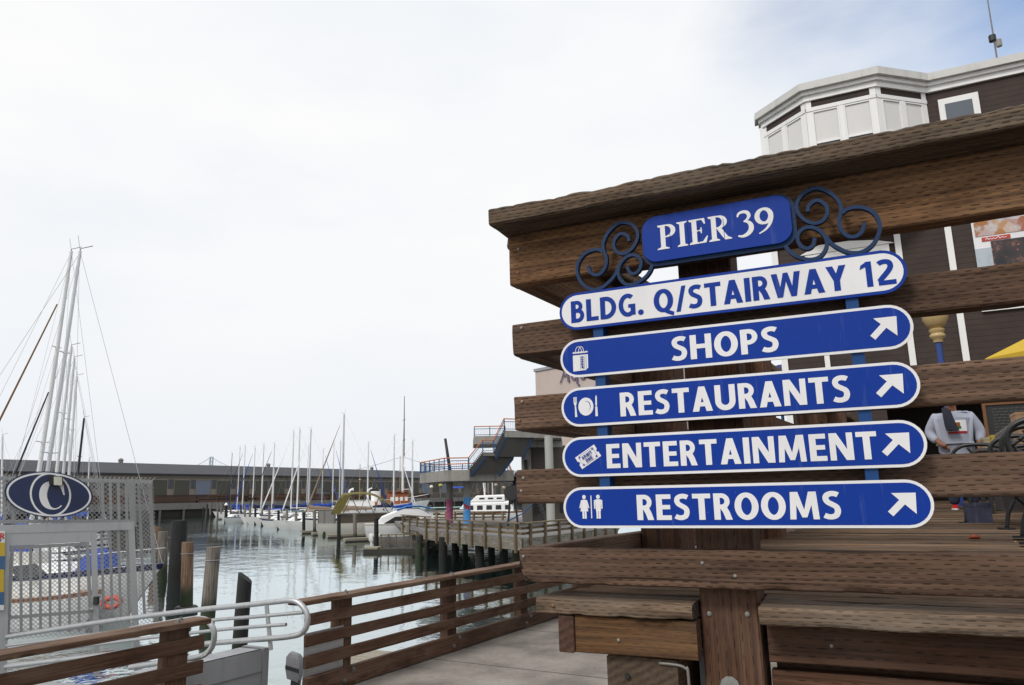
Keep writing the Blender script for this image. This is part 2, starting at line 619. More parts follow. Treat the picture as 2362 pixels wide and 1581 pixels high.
def pile_mat(name, dark, light, weed=1.2, weedcol=(0.035, 0.045, 0.022)):
    """round timber standing in the water: vertical checks, dark weed band above the waterline"""
    m, t, b = new_mat(name)
    g = ND(t, 'ShaderNodeNewGeometry').outputs['Position']
    oc = ND(t, 'ShaderNodeTexCoord').outputs['Object']
    sp = ND(t, 'ShaderNodeSeparateXYZ', {'Vector': g})
    mp = ND(t, 'ShaderNodeMapping', {'Scale': (22, 22, 1.1)})
    t.links.new(oc, mp.inputs[0])
    n = NOISE(t, mp.outputs[0], 1.0, 5, 0.65)
    pat = NOISE(t, oc, 2.5, 4, 0.6)
    c = RAMP(t, n, [(0.35, dark), (0.62, light)])
    c = MIX(t, MA(t, 'MULTIPLY', SMOOTH(t, pat, 0.5, 0.7), 0.5), c, tuple(x * 0.5 for x in dark))
    hgt = MA(t, 'SUBTRACT', MA(t, 'ADD', sp.outputs[2], MA(t, 'MULTIPLY', pat, 0.7)), WATER + 0.35)
    c = MIX(t, MA(t, 'SUBTRACT', 1.0, SMOOTH(t, hgt, weed * 0.55, weed)), c, weedcol)
    t.links.new(c, b.inputs['Base Color'])
    b.inputs['Roughness'].default_value = 0.85
    bp = ND(t, 'ShaderNodeBump', {'Strength': 0.7, 'Distance': 0.02, 'Height': n})
    t.links.new(bp.outputs[0], b.inputs['Normal'])
    return m


E_OLD = endgrain('old_end_grain', (0.018, 0.013, 0.010), (0.075, 0.055, 0.04))
E_RED = endgrain('red_end_grain', (0.022, 0.010, 0.006), (0.11, 0.052, 0.030))
W_TOP = wood('guardrail_timber_ochre', (0.070, 0.032, 0.015), (0.285, 0.150, 0.068), incise=1.0, gray=0.2, graycol=(0.20, 0.14, 0.10), pitch=0.0150, period=0.048)
W_RAIL = wood('guardrail_timber_brown', (0.044, 0.024, 0.015), (0.175, 0.100, 0.063), incise=1.0, gray=0.25, graycol=(0.18, 0.135, 0.10), pitch=0.0136, period=0.046)
W_RAIL2 = wood('guardrail_timber_umber', (0.056, 0.031, 0.020), (0.205, 0.120, 0.077), incise=1.0, gray=0.22, graycol=(0.21, 0.15, 0.112), pitch=0.0148, period=0.050)
W_CAP = wood('guardrail_cap_timber', (0.036, 0.023, 0.014), (0.215, 0.142, 0.090), incise=0.9, gray=0.5, graycol=(0.21, 0.175, 0.13), pitch=0.0140, period=0.046, bump=1.0)
W_POST = wood('guardrail_post_timber', (0.042, 0.019, 0.010), (0.150, 0.073, 0.042), incise=0.85, gray=0.15, pitch=0.030, period=0.060)
W_DECK = wood('boardwalk_timber', (0.022, 0.013, 0.008), (0.190, 0.112, 0.062), incise=0.0, vary=1.0, gray=0.5, graycol=(0.15, 0.125, 0.10), bump=0.9)
W_LEDGE = wood('ledge_timber_grey', (0.048, 0.031, 0.020), (0.215, 0.145, 0.094), incise=0.7, gray=0.45, graycol=(0.22, 0.185, 0.15), pitch=0.0130)
W_JOIST = wood('joist_timber_amber', (0.050, 0.023, 0.009), (0.190, 0.095, 0.038), incise=0.4, gray=0.1, pitch=0.0170, knots=0.9)
W_RED = wood('walkway_rail_timber', (0.046, 0.023, 0.014), (0.155, 0.083, 0.052), incise=0.0, gray=0.4, graycol=(0.20, 0.14, 0.105), bump=0.6)
W_REDTOP = wood('walkway_cap_timber', (0.055, 0.027, 0.016), (0.25, 0.145, 0.090), incise=0.0, gray=0.6, graycol=(0.31, 0.22, 0.16), bump=0.8)
W_PIER = wood('pier_rail_timber', (0.08, 0.054, 0.030), (0.24, 0.17, 0.105), incise=0.0, gray=0.6, graycol=(0.22, 0.20, 0.13))
W_FASCIA = wood('pier_fascia_timber', (0.05, 0.045, 0.035), (0.36, 0.32, 0.26), incise=0.0, gray=0.6, graycol=(0.34, 0.32, 0.28))
E_BEAR = endgrain('bearer_end_grain', (0.035, 0.022, 0.014), (0.105, 0.070, 0.044))
STEEL = paint('galvanised_steel', (0.46, 0.465, 0.47), 0.42, 0.4, 6, metal=0.65)
BOLT = paint('bolt_zinc', (0.24, 0.24, 0.225), 0.55, 0.6, 60, metal=0.3)
RUSTBOLT = paint('bolt_rust', (0.24, 0.10, 0.045), 0.7, 0.5, 30)
SIGN_BLUE = enamel('sign_blue_enamel', (0.001, 0.034, 0.285), (0.22, 0.27, 0.40))
SIGN_WHITE = enamel('sign_white_enamel', (0.80, 0.79, 0.79), (0.30, 0.26, 0.21), 0.42, 0.4)
SIGN_NAVY = paint('scroll_navy_paint', (0.006, 0.028, 0.085), 0.5, 0.2, 8, bump=0.15, bscale=60, spec=0.25)
SIGN_BAR = paint('bar_blue_paint', (0.008, 0.052, 0.18), 0.5, 0.25, 8, spec=0.25)
WHITE = paint('white_gelcoat', (0.87, 0.87, 0.86), 0.3, 0.08, 1.5)
OFFWHITE = paint('offwhite_gelcoat', (0.62, 0.60, 0.54), 0.4, 0.3, 1.5)
NAVY = paint('navy_canvas', (0.010, 0.018, 0.075), 0.8, 0.2, 3)
BLUE = paint('blue_canvas', (0.008, 0.055, 0.36), 0.75, 0.2, 3, bump=0.3, bscale=12)
TAN = paint('tan_canvas', (0.30, 0.225, 0.16), 0.85, 0.25, 3, bump=0.3, bscale=12)
OLIVE = paint('olive_canvas', (0.155, 0.128, 0.030), 0.85, 0.6, 2.5, stain=(0.06, 0.055, 0.03))
DARK = paint('dark_glass', (0.012, 0.013, 0.015), 0.12, 0.1, 2)
BLACK = paint('black_paint', (0.012, 0.012, 0.012), 0.5, 0.2, 5)
ALU = paint('mast_aluminium', (0.60, 0.61, 0.62), 0.35, 0.15, 2, metal=0.4)
WHITEMAST = paint('mast_white', (0.74, 0.74, 0.73), 0.4, 0.12, 2)
WIRE = paint('rigging_wire', (0.45, 0.46, 0.47), 0.4, 0.1, 2, metal=0.5)
CONC = paint('concrete_grey', (0.30, 0.285, 0.26), 0.88, 0.6, 0.7, bump=0.3, bscale=8, stain=(0.11, 0.10, 0.085))
CONC2 = paint('concrete_dark', (0.17, 0.16, 0.145), 0.9, 0.55, 0.7, bump=0.3, bscale=8)
RAILBLUE = paint('railing_blue', (0.012, 0.075, 0.19), 0.5, 0.15, 2)
ORANGE = paint('handrail_orange', (0.52, 0.15, 0.035), 0.5, 0.2, 2)

# ================================================================== the setting: water, walkway, boardwalk
m, t, b = new_mat('harbour_water')
g = ND(t, 'ShaderNodeNewGeometry').outputs['Position']
mp = ND(t, 'ShaderNodeMapping', {'Scale': (1.0, 1.0, 1.0), 'Rotation': (0, 0, 0.5)})
t.links.new(g, mp.inputs[0])
big = NOISE(t, mp.outputs[0], 0.05, 4, 0.5)
w1 = NOISE(t, mp.outputs[0], 0.55, 3, 0.5)
w2 = NOISE(t, mp.outputs[0], 2.4, 3, 0.55)
hh = MA(t, 'ADD', MA(t, 'MULTIPLY', w1, 0.75), MA(t, 'MULTIPLY', w2, 0.20))
amp = MA(t, 'ADD', 0.30, MA(t, 'MULTIPLY', SMOOTH(t, big, 0.38, 0.66), 0.75))
bp = ND(t, 'ShaderNodeBump', {'Strength': amp, 'Distance': 0.075, 'Height': hh})
t.links.new(bp.outputs[0], b.inputs['Normal'])
b.inputs['Base Color'].default_value = (0.020, 0.045, 0.038, 1)
b.inputs['Roughness'].default_value = 0.06
b.inputs['IOR'].default_value = 1.33
gl = ND(t, 'ShaderNodeBsdfGlossy', {'Color': (0.86, 0.94, 0.95), 'Roughness': 0.03})
t.links.new(bp.outputs[0], gl.inputs['Normal'])
fz = ND(t, 'ShaderNodeFresnel', {'IOR': 1.33})
t.links.new(bp.outputs[0], fz.inputs['Normal'])
ms = ND(t, 'ShaderNodeMixShader', {0: MA(t, 'MINIMUM', MA(t, 'ADD', 0.30, MA(t, 'MULTIPLY', fz.outputs[0], 0.9)), 1.0)})
t.links.new(b.outputs[0], ms.inputs[1])
t.links.new(gl.outputs[0], ms.inputs[2])
t.links.new(ms.outputs[0], t.nodes['Material Output'].inputs['Surface'])
WATERM = m
mb = MB()
mb.add([(-3500, -60, WATER), (3500, -60, WATER), (3500, 5000, WATER), (-3500, 5000, WATER)], [(0, 1, 2, 3)])
tag(mb.build('water', WATERM), 'calm green harbour water with small ripples', None, kind='structure')

# concrete walkway below the guardrail
m, t, b = new_mat('walkway_concrete')
g = ND(t, 'ShaderNodeNewGeometry').outputs['Position']
n_a, n_b, n_c = NOISE(t, g, 1.1, 6, 0.62), NOISE(t, g, 14, 5, 0.6), NOISE(t, g, 90, 2, 0.5)
c = RAMP(t, n_a, [(0.32, (0.115, 0.100, 0.086)), (0.50, (0.225, 0.198, 0.172)), (0.70, (0.32, 0.285, 0.25))])
c = MIX(t, MA(t, 'MULTIPLY', SMOOTH(t, n_b, 0.5, 0.75), 0.4), c, (0.10, 0.088, 0.075))
c = MIX(t, SMOOTH(t, NOISE(t, g, 26, 3, 0.5), 0.68, 0.72), c, (0.05, 0.045, 0.04))
t.links.new(c, b.inputs['Base Color'])
b.inputs['Roughness'].default_value = 0.9
bp = ND(t, 'ShaderNodeBump', {'Strength': 0.4, 'Distance': 0.006, 'Height': MA(t, 'ADD', n_b, n_c)})
t.links.new(bp.outputs[0], b.inputs['Normal'])
WALKM = m
WB = atz(829, 1574, WALK)                       # foot of the walkway railing (inner face)
Wp = lambda q, off, z: V((WB.x, WB.y, 0)) + V2 * q + N2 * off + Z * z
mb = MB()
mb.box(Wp(-12, 0.28, WALK - 0.35), V2 * 24, -N2 * 16, Z * 0.35)
tag(mb.build('walkway', WALKM), 'sandy grey concrete walkway below the timber guardrail', None, kind='structure')
for q in (-3.4, -1.0, 1.4, 3.8, 6.2):
    o = MB().box(Wp(q, 0.0, WALK + 0.0005), V2 * 0.012, -N2 * 6, Z * 0.0025).build('joint', paint('joint_dark', (0.06, 0.052, 0.045), 0.95) if q == -3.4 else bpy.data.materials['joint_dark'])
    o.parent = bpy.data.objects['walkway']
    o.matrix_parent_inverse = WM['walkway'].inverted()
# its supporting piles
for q in (-4.0, 0.4, 5.2, 9.0):
    o = MB().tube([Wp(q, -0.5, WATER - 1.5), Wp(q, -0.5, WALK - 0.3)], 0.2, 12).build('support_pile', CONC2, smooth=40)
    o.parent = bpy.data.objects['walkway']
    o.matrix_parent_inverse = WM['walkway'].inverted()

# ================================================================== the big timber guardrail and the boardwalk behind it
guard = thing('timber_guardrail', S(0, 0, DECK), 'tall weathered brown timber guardrail with slit-marked rails, carrying the blue signs', 'guardrail')
RLEN = 3.1
beam('front_cap', S(-0.02, -0.155, 1.112), A, N, RLEN, 0.34, 0.073, [W_CAP, E_OLD], guard, seg=170, k=8, jit=0.0042, ch=0.006, seed=3, rag=0.010)
beam('top_beam', S(0.0, 0.0, 0.889), A, N, RLEN, 0.085, 0.2225, [W_TOP, E_OLD], guard, seg=40, k=4, jit=0.003, ch=0.006, seed=5)
for i, (z0, z1, mt) in enumerate(((0.578, 0.714, W_RAIL), (0.265, 0.404, W_RAIL), (-0.033, 0.104, W_RAIL2), (-0.338, -0.206, W_RAIL2))):
    beam('rail', S(0.006 + 0.003 * i, 0.0, z0), A, N, RLEN, 0.085, z1 - z0, [mt, E_OLD], guard, seg=90 if i == 3 else 40, k=6 if i == 3 else 4,
         jit=0.003, ch=0.006, seed=11 + i, rag=0.010 if i == 3 else 0.004, notch=i == 3)
# the side running back along the pier from the corner
SB = S(0.0, 0.086, 0)
sd = lambda q, off, z: SB + V2 * q + V((V2.y, -V2.x, 0)) * off + Z * z
IN = V((V2.y, -V2.x, 0))
beam('side_cap', S(-0.10, 0.19, 1.1125), V2, IN, 11.0, 0.30, 0.072, [W_CAP, E_OLD], guard, seg=120, k=4, jit=0.009, ch=0.008, seed=23, rag=0.014)
beam('side_top_beam', sd(0, 0.0, 0.889), V2, IN, 11.0, 0.085, 0.2225, [W_TOP, E_OLD], guard, seg=30, seed=25, jit=0.003)
for i, (z0, z1) in enumerate(((0.578, 0.714), (0.265, 0.404), (-0.033, 0.104), (-0.338, -0.206))):
    beam('side_rail', sd(0, 0.0, z0), V2, IN, 11.0, 0.085, z1 - z0, [W_RAIL, E_OLD], guard, seg=30, seed=31 + i, jit=0.003)
beam('post', S(0.705, 0.088, -2.1), Z, A, 1.107 + 2.1 - 0.003, 0.205, 0.20, [W_POST, E_OLD], guard, ez=N, seg=24, k=4, seed=41, jit=0.002, ch=0.006)
beam('post', S(2.75, 0.088, -2.1), Z, A, 1.107 + 2.1 - 0.003, 0.205, 0.20, [W_POST, E_OLD], guard, ez=N, seg=24, k=4, seed=42, jit=0.002, ch=0.006)
for q in (1.10, 3.6, 6.1, 8.6):
    beam('side_post', sd(q, 0.087, DECK - 0.05), Z, V2, 1.107 - DECK + 0.045, 0.23, 0.22, [W_POST, E_OLD], guard, ez=IN, seg=14, seed=43 + int(q), ch=0.006)


def bolt(px, py, t_, mt, r=0.0062):
    s_, z_ = SF(px, py, t_)
    mb_ = MB()
    base = S(s_, t_ + 0.002, z_)
    prof = [(r, 0.0), (r, 0.0035), (r * 0.7, 0.005), (r * 0.25, 0.0055)]
    rings = [[base - N * (h + 0.002) + (A * math.cos(k * math.pi / 5) + Z * math.sin(k * math.pi / 5)) * rr for k in range(10)] for rr, h in prof]
    mb_.loft(rings[::-1])
    return mb_.build('bolt', mt, guard, smooth=40)


for q in ((1204.5, 927), (1207.5, 1103), (1202.7, 1133), (1207.6, 1284), (1203, 757), (1620, 1299), (1696, 1329), (1196, 575)):
    bolt(*q, 0.0, BOLT)
for q in ((1198.5, 970), (1194.6, 630)):
    bolt(*q, 0.0, RUSTBOLT)
for q in ((1636, 1416), (1724, 1417)):
    bolt(*q, 0.088, BOLT, 0.009)

bolt(1684, 1583, 0.088, BOLT, 0.034)

# boardwalk edge below the rails: ledge boards, joists, bearer ends
edge_ = thing('boardwalk_frame', S(0.1, 0.1, -2.1), 'rough timber ledge and joists framing the edge of the raised boardwalk', 'deck frame')
beam('ledge_board', S(0.087, -0.012, -0.449), A, N, 0.612, 0.20, 0.058, [W_LEDGE, E_OLD], edge_, seg=40, k=4, jit=0.003, rag=0.008, seed=51)
beam('ledge_board', S(0.924, -0.03, -0.447), A, N, 2.2, 0.19, 0.060, [W_LEDGE, E_OLD], edge_, seg=60, k=4, jit=0.003, rag=0.007, seed=52)
beam('rim_joist', S(0.243, 0.008, -0.586), A, N, 0.46, 0.075, 0.133, [W_JOIST, E_RED], edge_, seg=16, k=4, jit=0.002, seed=53)
beam('joist', S(0.176, 0.0, -0.588), V2, A, 3.0, 0.062, 0.134, [W_RED, E_RED], edge_, seg=14, seed=54)
beam('rim_joist', S(0.93, 0.115, -0.592), A, N, 2.2, 0.075, 0.137, [W_POST, E_RED], edge_, seg=30, k=4, jit=0.003, seed=55)  # darker post timber puts the deep shade below the ledge into the colour
beam('rim_joist', S(0.93, 0.145, -0.775), A, N, 2.2, 0.055, 0.150, [W_POST, E_RED], edge_, seg=30, k=4, jit=0.003, seed=56)  # same darker timber, colour standing in for the shade
beam('bearer', S(0.352, 0.03, -0.90), V2, A, 2.6, 0.27, 0.308, [W_POST, E_BEAR], edge_, seg=8, seed=57, ch=0.006)
beam('gap_backing', S(0.94, 0.225, -0.74), A, N, 2.2, 0.08, 0.30, [W_POST, E_OLD], edge_, seg=6, seed=59)  # backing added behind the rim joists to keep the gap dark
beam('bearer', S(1.4, 0.32, -0.95), A, N, 1.8, 0.2, 0.18, [W_POST, E_OLD], edge_, seg=8, seed=58)
mb = MB().box(S(0.655, 0.24, -1.4), A * 0.05, N * 0.9, Z * 0.80)
mb.build('gusset_plate', paint('gusset_grey', (0.33, 0.34, 0.36), 0.6, 0.3, 4), edge_)
pth = smooth_path([tuple(S(0.555, 0.028, -0.606)), tuple(S(0.625, 0.026, -0.608)), tuple(S(0.652, 0.026, -0.618)), tuple(S(0.66, 0.026, -0.645)), tuple(S(0.66, 0.026, -0.95))], 4)
MB().tube(pth, 0.0055, 8).build('bent_rod', paint('dull_rod', (0.20, 0.19, 0.17), 0.5, 0.3, 9, metal=0.3), edge_, smooth=True)
bs, bz = SF(1447, 1561, 0.028)
rr_ = [[S(bs, 0.029 - h, bz) + (A * math.cos(k * math.pi / 6) + Z * math.sin(k * math.pi / 6)) * r_ for k in range(12)] for h, r_ in ((0.003, 0.008), (0.0, 0.0095), (0.0, 0.011))]
MB().loft(rr_).build('bolt_hole', BLACK, edge_)
for q in ((1427, 1477, 0.008), (1276, 1397, -0.012), (1918, 1490, 0.115)):
    o = bolt(*q, BOLT if q[0] != 1276 else RUSTBOLT)
    o.name = 'bolt'
    o.parent = edge_
    o.matrix_parent_inverse = WM[edge_.name].inverted()

# boardwalk planks run across the view; the floor climbs very slightly towards the building
deck = MB()
deck.box(S(0.1, 0.42, DECK - 0.16), A * 14, N * 18, Z * 0.09)
deck_o = tag(deck.build('boardwalk', W_POST), 'raised boardwalk of worn brown planks behind the guardrail', None, kind='structure')
RISE = 0.0055
q = 0.19
i = 0
while q < 17.2:
    w = 0.138
    L_ = 6.0 + 0.55 * q
    s0 = 0.10 + (q * math.tan(R(5.3))) + 0.09
    zz = DECK + RISE * max(0.0, q - 0.5) - 0.04 + 0.004 * math.sin(i * 2.3)
    if q < 0.5:
        for a0, a1 in ((0.15, 0.700), (0.916, 4.0)) if q < 0.29 else ((0.19, 4.0),):
            beam('plank', S(a0, q, zz), A, N, a1 - a0, w - 0.007, 0.04, [W_DECK, E_OLD], deck_o, seg=18, jit=0.002, seed=60 + i)
    else:
        beam('plank', S(s0, q, zz), A, N, L_, w - 0.015, 0.04, [W_DECK, E_OLD], deck_o, seg=10, jit=0.002, seed=60 + i)
    q += w
    i += 1


# ================================================================== lettering
def glyphs():
    G = {}
    st, hz_ = 0.215, 0.18
    G['I'] = (0.215, [('s', [(0.107, 0), (0.107, 1)], st)])
    stem = ('s', [(0.107, 0), (0.107, 1)], st)
    G['L'] = (0.53, [stem, ('s', [(0.1, 0.09), (0.53, 0.09)], hz_)])
    G['E'] = (0.54, [stem, ('s', [(0.1, 0.09), (0.54, 0.09)], hz_), ('s', [(0.1, 0.5), (0.50, 0.5)], 0.17), ('s', [(0.1, 0.91), (0.53, 0.91)], hz_)])
    G['T'] = (0.63, [('s', [(0, 0.91), (0.63, 0.91)], hz_), ('s', [(0.315, 0), (0.315, 0.95)], st)])
    G['H'] = (0.73, [stem, ('s', [(0.623, 0), (0.623, 1)], st), ('s', [(0.1, 0.515), (0.63, 0.515)], hz_)])
    G['N'] = (0.74, [('s', [(0.098, 0), (0.098, 1)], 0.196), ('s', [(0.642, 0), (0.642, 1)], 0.196), ('p', [(0, 1), (0.24, 1), (0.74, 0), (0.50, 0)])])
    G['M'] = (0.95, [('p', [(0.02, 0), (0.21, 0), (0.27, 1), (0.07, 1)]), ('p', [(0.93, 0), (0.74, 0), (0.68, 1), (0.88, 1)]),
                     ('p', [(0.07, 1), (0.31, 1), (0.545, 0.07), (0.40, 0.07)]), ('p', [(0.88, 1), (0.64, 1), (0.405, 0.07), (0.55, 0.07)])])
    G['A'] = (0.72, [('p', [(0, 0), (0.225, 0), (0.46, 1), (0.25, 1)]), ('p', [(0.72, 0), (0.495, 0), (0.26, 1), (0.47, 1)]), ('s', [(0.16, 0.28), (0.56, 0.28)], 0.165)])
    G['W'] = (1.04, [('p', [(0, 1), (0.215, 1), (0.375, 0), (0.18, 0)]), ('p', [(0.21, 0), (0.375, 0), (0.60, 1), (0.435, 1)]),
                     ('p', [(0.83, 0), (0.665, 0), (0.44, 1), (0.605, 1)]), ('p', [(1.04, 1), (0.825, 1), (0.665, 0), (0.86, 0)])])
    G['Y'] = (0.68, [('p', [(0, 1), (0.235, 1), (0.44, 0.40), (0.235, 0.40)]), ('p', [(0.68, 1), (0.445, 1), (0.24, 0.40), (0.445, 0.40)]), ('s', [(0.34, 0), (0.34, 0.46)], st)])
    ring = arc(0.385, 0.5, 0.285, 0.422, 0, 360, 40)[:-1]
    rw = [0.178 + 0.042 * abs(math.cos(2 * math.pi * i / 40)) for i in range(40)]
    G['O'] = (0.77, [('c', ring, rw)])
    G['Q'] = (0.80, [('c', ring, rw), ('p', [(0.33, 0.03), (0.55, 0.08), (0.80, -0.04), (0.765, -0.20), (0.55, -0.10)])])
    ga = arc(0.40, 0.5, 0.292, 0.422, 52, 308, 26)
    G['G'] = (0.72, [('s', ga, 0.19), ('s', [(0.615, 0.045), (0.615, 0.53)], 0.20), ('s', [(0.42, 0.455), (0.71, 0.455)], 0.155), ('p', [(0.52, 0.04), (0.60, 0.22), (0.70, 0.20), (0.715, 0.05)])])
    G['D'] = (0.70, [stem, ('s', [(0.1, 0.91), (0.24, 0.91)] + arc(0.24, 0.5, 0.352, 0.41, 88, -88, 20) + [(0.24, 0.09), (0.1, 0.09)], 0.195)])
    pb = [(0.1, 0.915), (0.27, 0.915)] + arc(0.27, 0.69, 0.20, 0.225, 86, -86, 14) + [(0.27, 0.465), (0.1, 0.465)]
    G['P'] = (0.57, [stem, ('s', pb, 0.175)])
    rb = [(0.1, 0.915), (0.27, 0.915)] + arc(0.27, 0.70, 0.19, 0.213, 86, -86, 14) + [(0.27, 0.487), (0.1, 0.487)]
    G['R'] = (0.61, [stem, ('s', rb, 0.172), ('p', [(0.20, 0.47), (0.43, 0.50), (0.52, 0.30), (0.61, 0), (0.39, 0), (0.31, 0.26), (0.26, 0.35)])])
    bb1 = [(0.1, 0.915), (0.26, 0.915)] + arc(0.26, 0.73, 0.175, 0.185, 86, -86, 12) + [(0.26, 0.545), (0.1, 0.545)]
    bb2 = [(0.1, 0.535), (0.30, 0.535)] + arc(0.30, 0.312, 0.195, 0.223, 86, -86, 12) + [(0.30, 0.088), (0.1, 0.088)]
    G['B'] = (0.60, [stem, ('s', bb1, 0.168), ('s', bb2, 0.176)])
    sp_ = smooth_path([(0.485, 0.865), (0.39, 0.91), (0.27, 0.915), (0.15, 0.86), (0.108, 0.745), (0.16, 0.62), (0.29, 0.53), (0.41, 0.44), (0.445, 0.30), (0.395, 0.15), (0.28, 0.09), (0.15, 0.093), (0.035, 0.145)], 4)
    G['S'] = (0.555, [('s', sp_, 0.185)])
    G['U'] = (0.72, [('s', [(0.107, 1), (0.107, 0.40)] + arc(0.36, 0.36, 0.253, 0.272, 180, 360, 18) + [(0.613, 0.40), (0.613, 1)], 0.21)])
    G['1'] = (0.50, [('s', [(0.31, 0), (0.31, 1)], 0.20), ('p', [(0.02, 0.71), (0.055, 0.87), (0.25, 1), (0.40, 1), (0.40, 0.83), (0.22, 0.80)])])
    two = smooth_path([(0.05, 0.85), (0.14, 0.90), (0.27, 0.915), (0.39, 0.87), (0.435, 0.74), (0.39, 0.60), (0.27, 0.44), (0.14, 0.29), (0.04, 0.16)], 4)
    G['2'] = (0.57, [('s', two, 0.185), ('s', [(0.0, 0.09), (0.57, 0.09)], 0.18)])
    G['.'] = (0.26, [('p', arc(0.13, 0.115, 0.12, 0.125, 0, 330, 11))])
    G['/'] = (0.42, [('p', [(0, -0.07), (0.165, -0.07), (0.42, 1.04), (0.255, 1.04)])])
    G[' '] = (0.26, [])
    return G


GL = glyphs()


def serif_glyphs():
    """bracketed old-style capitals with heavy stems"""
    def ser(x, y, w=0.34, up=1):
        return ('p', [(x - w / 2, y), (x + w / 2, y), (x + w / 2, y + up * 0.035), (x + 0.085, y + up * 0.09), (x - 0.085, y + up * 0.09), (x - w / 2, y + up * 0.035)])
    G = {}
    stem = lambda x, w=0.155: ('s', [(x, 0.02), (x, 0.98)], w)
    G['I'] = (0.36, [stem(0.18), ser(0.18, 0), ser(0.18, 1, up=-1)])
    pb = [(0.14, 0.965), (0.30, 0.965)] + arc(0.30, 0.735, 0.225, 0.23, 85, -85, 14) + [(0.30, 0.50), (0.20, 0.50)]
    pw = [0.05, 0.06] + [0.06 + 0.095 * math.sin(math.pi * i / 14) for i in range(15)] + [0.06, 0.045]
    G['P'] = (0.60, [stem(0.18), ser(0.18, 0, 0.40), ser(0.14, 1, 0.26, -1), ('s', pb, pw)])
    G['R'] = (0.70, [stem(0.18), ser(0.18, 0), ser(0.14, 1, 0.26, -1), ('s', pb, pw),
                     ('p', [(0.26, 0.50), (0.41, 0.50), (0.60, 0.12), (0.72, 0.04), (0.72, 0.0), (0.52, 0.0), (0.44, 0.12)])])
    G['E'] = (0.58, [stem(0.18), ser(0.14, 0, 0.26), ser(0.14, 1, 0.26, -1), ('s', [(0.14, 0.968), (0.5, 0.968)], 0.058), ('p', [(0.40, 0.99), (0.52, 0.99), (0.535, 0.76), (0.50, 0.76)]),
                     ('s', [(0.14, 0.52), (0.42, 0.52)], 0.055), ('p', [(0.385, 0.64), (0.415, 0.64), (0.415, 0.40), (0.385, 0.40), (0.37, 0.52)]),
                     ('s', [(0.14, 0.032), (0.52, 0.032)], 0.06), ('p', [(0.40, 0.01), (0.54, 0.01), (0.60, 0.27), (0.565, 0.27)])])
    th = smooth_path([(0.06, 0.80), (0.11, 0.93), (0.24, 0.975), (0.36, 0.93), (0.41, 0.80), (0.36, 0.67), (0.24, 0.58)], 5)
    th2 = smooth_path([(0.24, 0.60), (0.37, 0.55), (0.45, 0.42), (0.44, 0.23), (0.33, 0.08), (0.18, 0.02), (0.04, 0.06)], 5)
    wv = lambda n, a, b_: [a + (b_ - a) * math.sin(math.pi * i / (n - 1)) for i in range(n)]
    G['3'] = (0.54, [('s', th, wv(len(th), 0.045, 0.12)), ('s', th2, wv(len(th2), 0.05, 0.155))])
    lp = arc(0.28, 0.68, 0.205, 0.275, 0, 360, 28)[:-1]
    lw = [0.10 + 0.05 * abs(math.cos(2 * math.pi * i / 28)) for i in range(28)]
    tl = smooth_path([(0.485, 0.72), (0.49, 0.55), (0.43, 0.33), (0.30, 0.15), (0.10, 0.02)], 5)
    G['9'] = (0.58, [('c', lp, lw), ('s', tl, [0.15 * (1 - 0.72 * i / (len(tl) - 1)) for i in range(len(tl))])])
    G[' '] = (0.10, [])
    return G


SG = serif_glyphs()


def letters(text, G, o, ex, ey, ez, width, height, mt, parent, gap=0.105):
    """each character a sub-part of its own, spaced over the width"""
    tot = sum(G[c][0] for c in text) + gap * (len(text) - 1)
    sx = width / tot
    x = 0.0
    for c in text:
        if G[c][1]:
            letter_mesh(c, G, o + ex * (x * sx), ex, ey, ez, G[c][0] * sx, height).build('letter', mt, parent)
        x += G[c][0] + gap


def letter_mesh(text, G, o, ex, ey, ez, width, height, gap=0.105, mi=0, mb=None, slant=0.0):
    """words as raised paint: every stroke a hair higher than the one before, so none share a plane"""
    adv = [G[c][0] for c in text]
    tot = sum(adv) + gap * (len(text) - 1)
    sx = width / tot
    mb = mb or MB()
    x = 0.0
    k = 0
    ezn = ez.normalized()
    for c, a in zip(text, adv):
        for sh in G[c][1]:
            tr = lambda p: ((x + p[0] + slant * p[1]) * sx, p[1] * height)
            h = ezn * (0.0012 + 0.00007 * (k % 12))
            k += 1
            if sh[0] == 'p':
                mb.prism([tr(p) for p in sh[1]], o, ex, ey, h, mi)
            else:
                # strokes are widened in glyph space, then stretched with the word
                sub = MB()
                sub.strip([(x + p[0] + slant * p[1], p[1]) for p in sh[1]], sh[2], o, ex * sx, ey * height, h, mi, closed=sh[0] == 'c')
                mb.add(sub.v, sub.f, mi)
        x += a + gap
    return mb


# ================================================================== the direction sign
sign = thing('direction_sign', S(0.87, -0.05, -0.13), 'blue and white direction sign with five rounded strips under a scrolled header panel', 'sign')
tS = -0.062                                             # back of the strips
for s0 in (0.386, 1.302):
    MB().box(S(s0 + 0.002, -0.002, -0.10), A * 0.040, N * -0.058, Z * 0.80).build('mounting_bar', SIGN_BAR, sign)


def pill(cx, cz, w, h, n=14):
    r = h / 2
    return [(cx + w / 2 - r + r * math.cos(R(-90 + 180 * i / n)), cz + r * math.sin(R(-90 + 180 * i / n))) for i in range(n + 1)] + \
           [(cx - w / 2 + r + r * math.cos(R(90 + 180 * i / n)), cz + r * math.sin(R(90 + 180 * i / n))) for i in range(n + 1)]


def rrect(cx, cz, w, h, r, n=8):
    out = []
    for sx, sz, a in ((1, -1, -90), (1, 1, 0), (-1, 1, 90), (-1, -1, 180)):
        out += [(cx + sx * (w / 2 - r) + r * math.cos(R(a + 90 * i / n)), cz + sz * (h / 2 - r) + r * math.sin(R(a + 90 * i / n))) for i in range(n + 1)]
    return out


def sp(t_):
    return S(0, t_, 0)


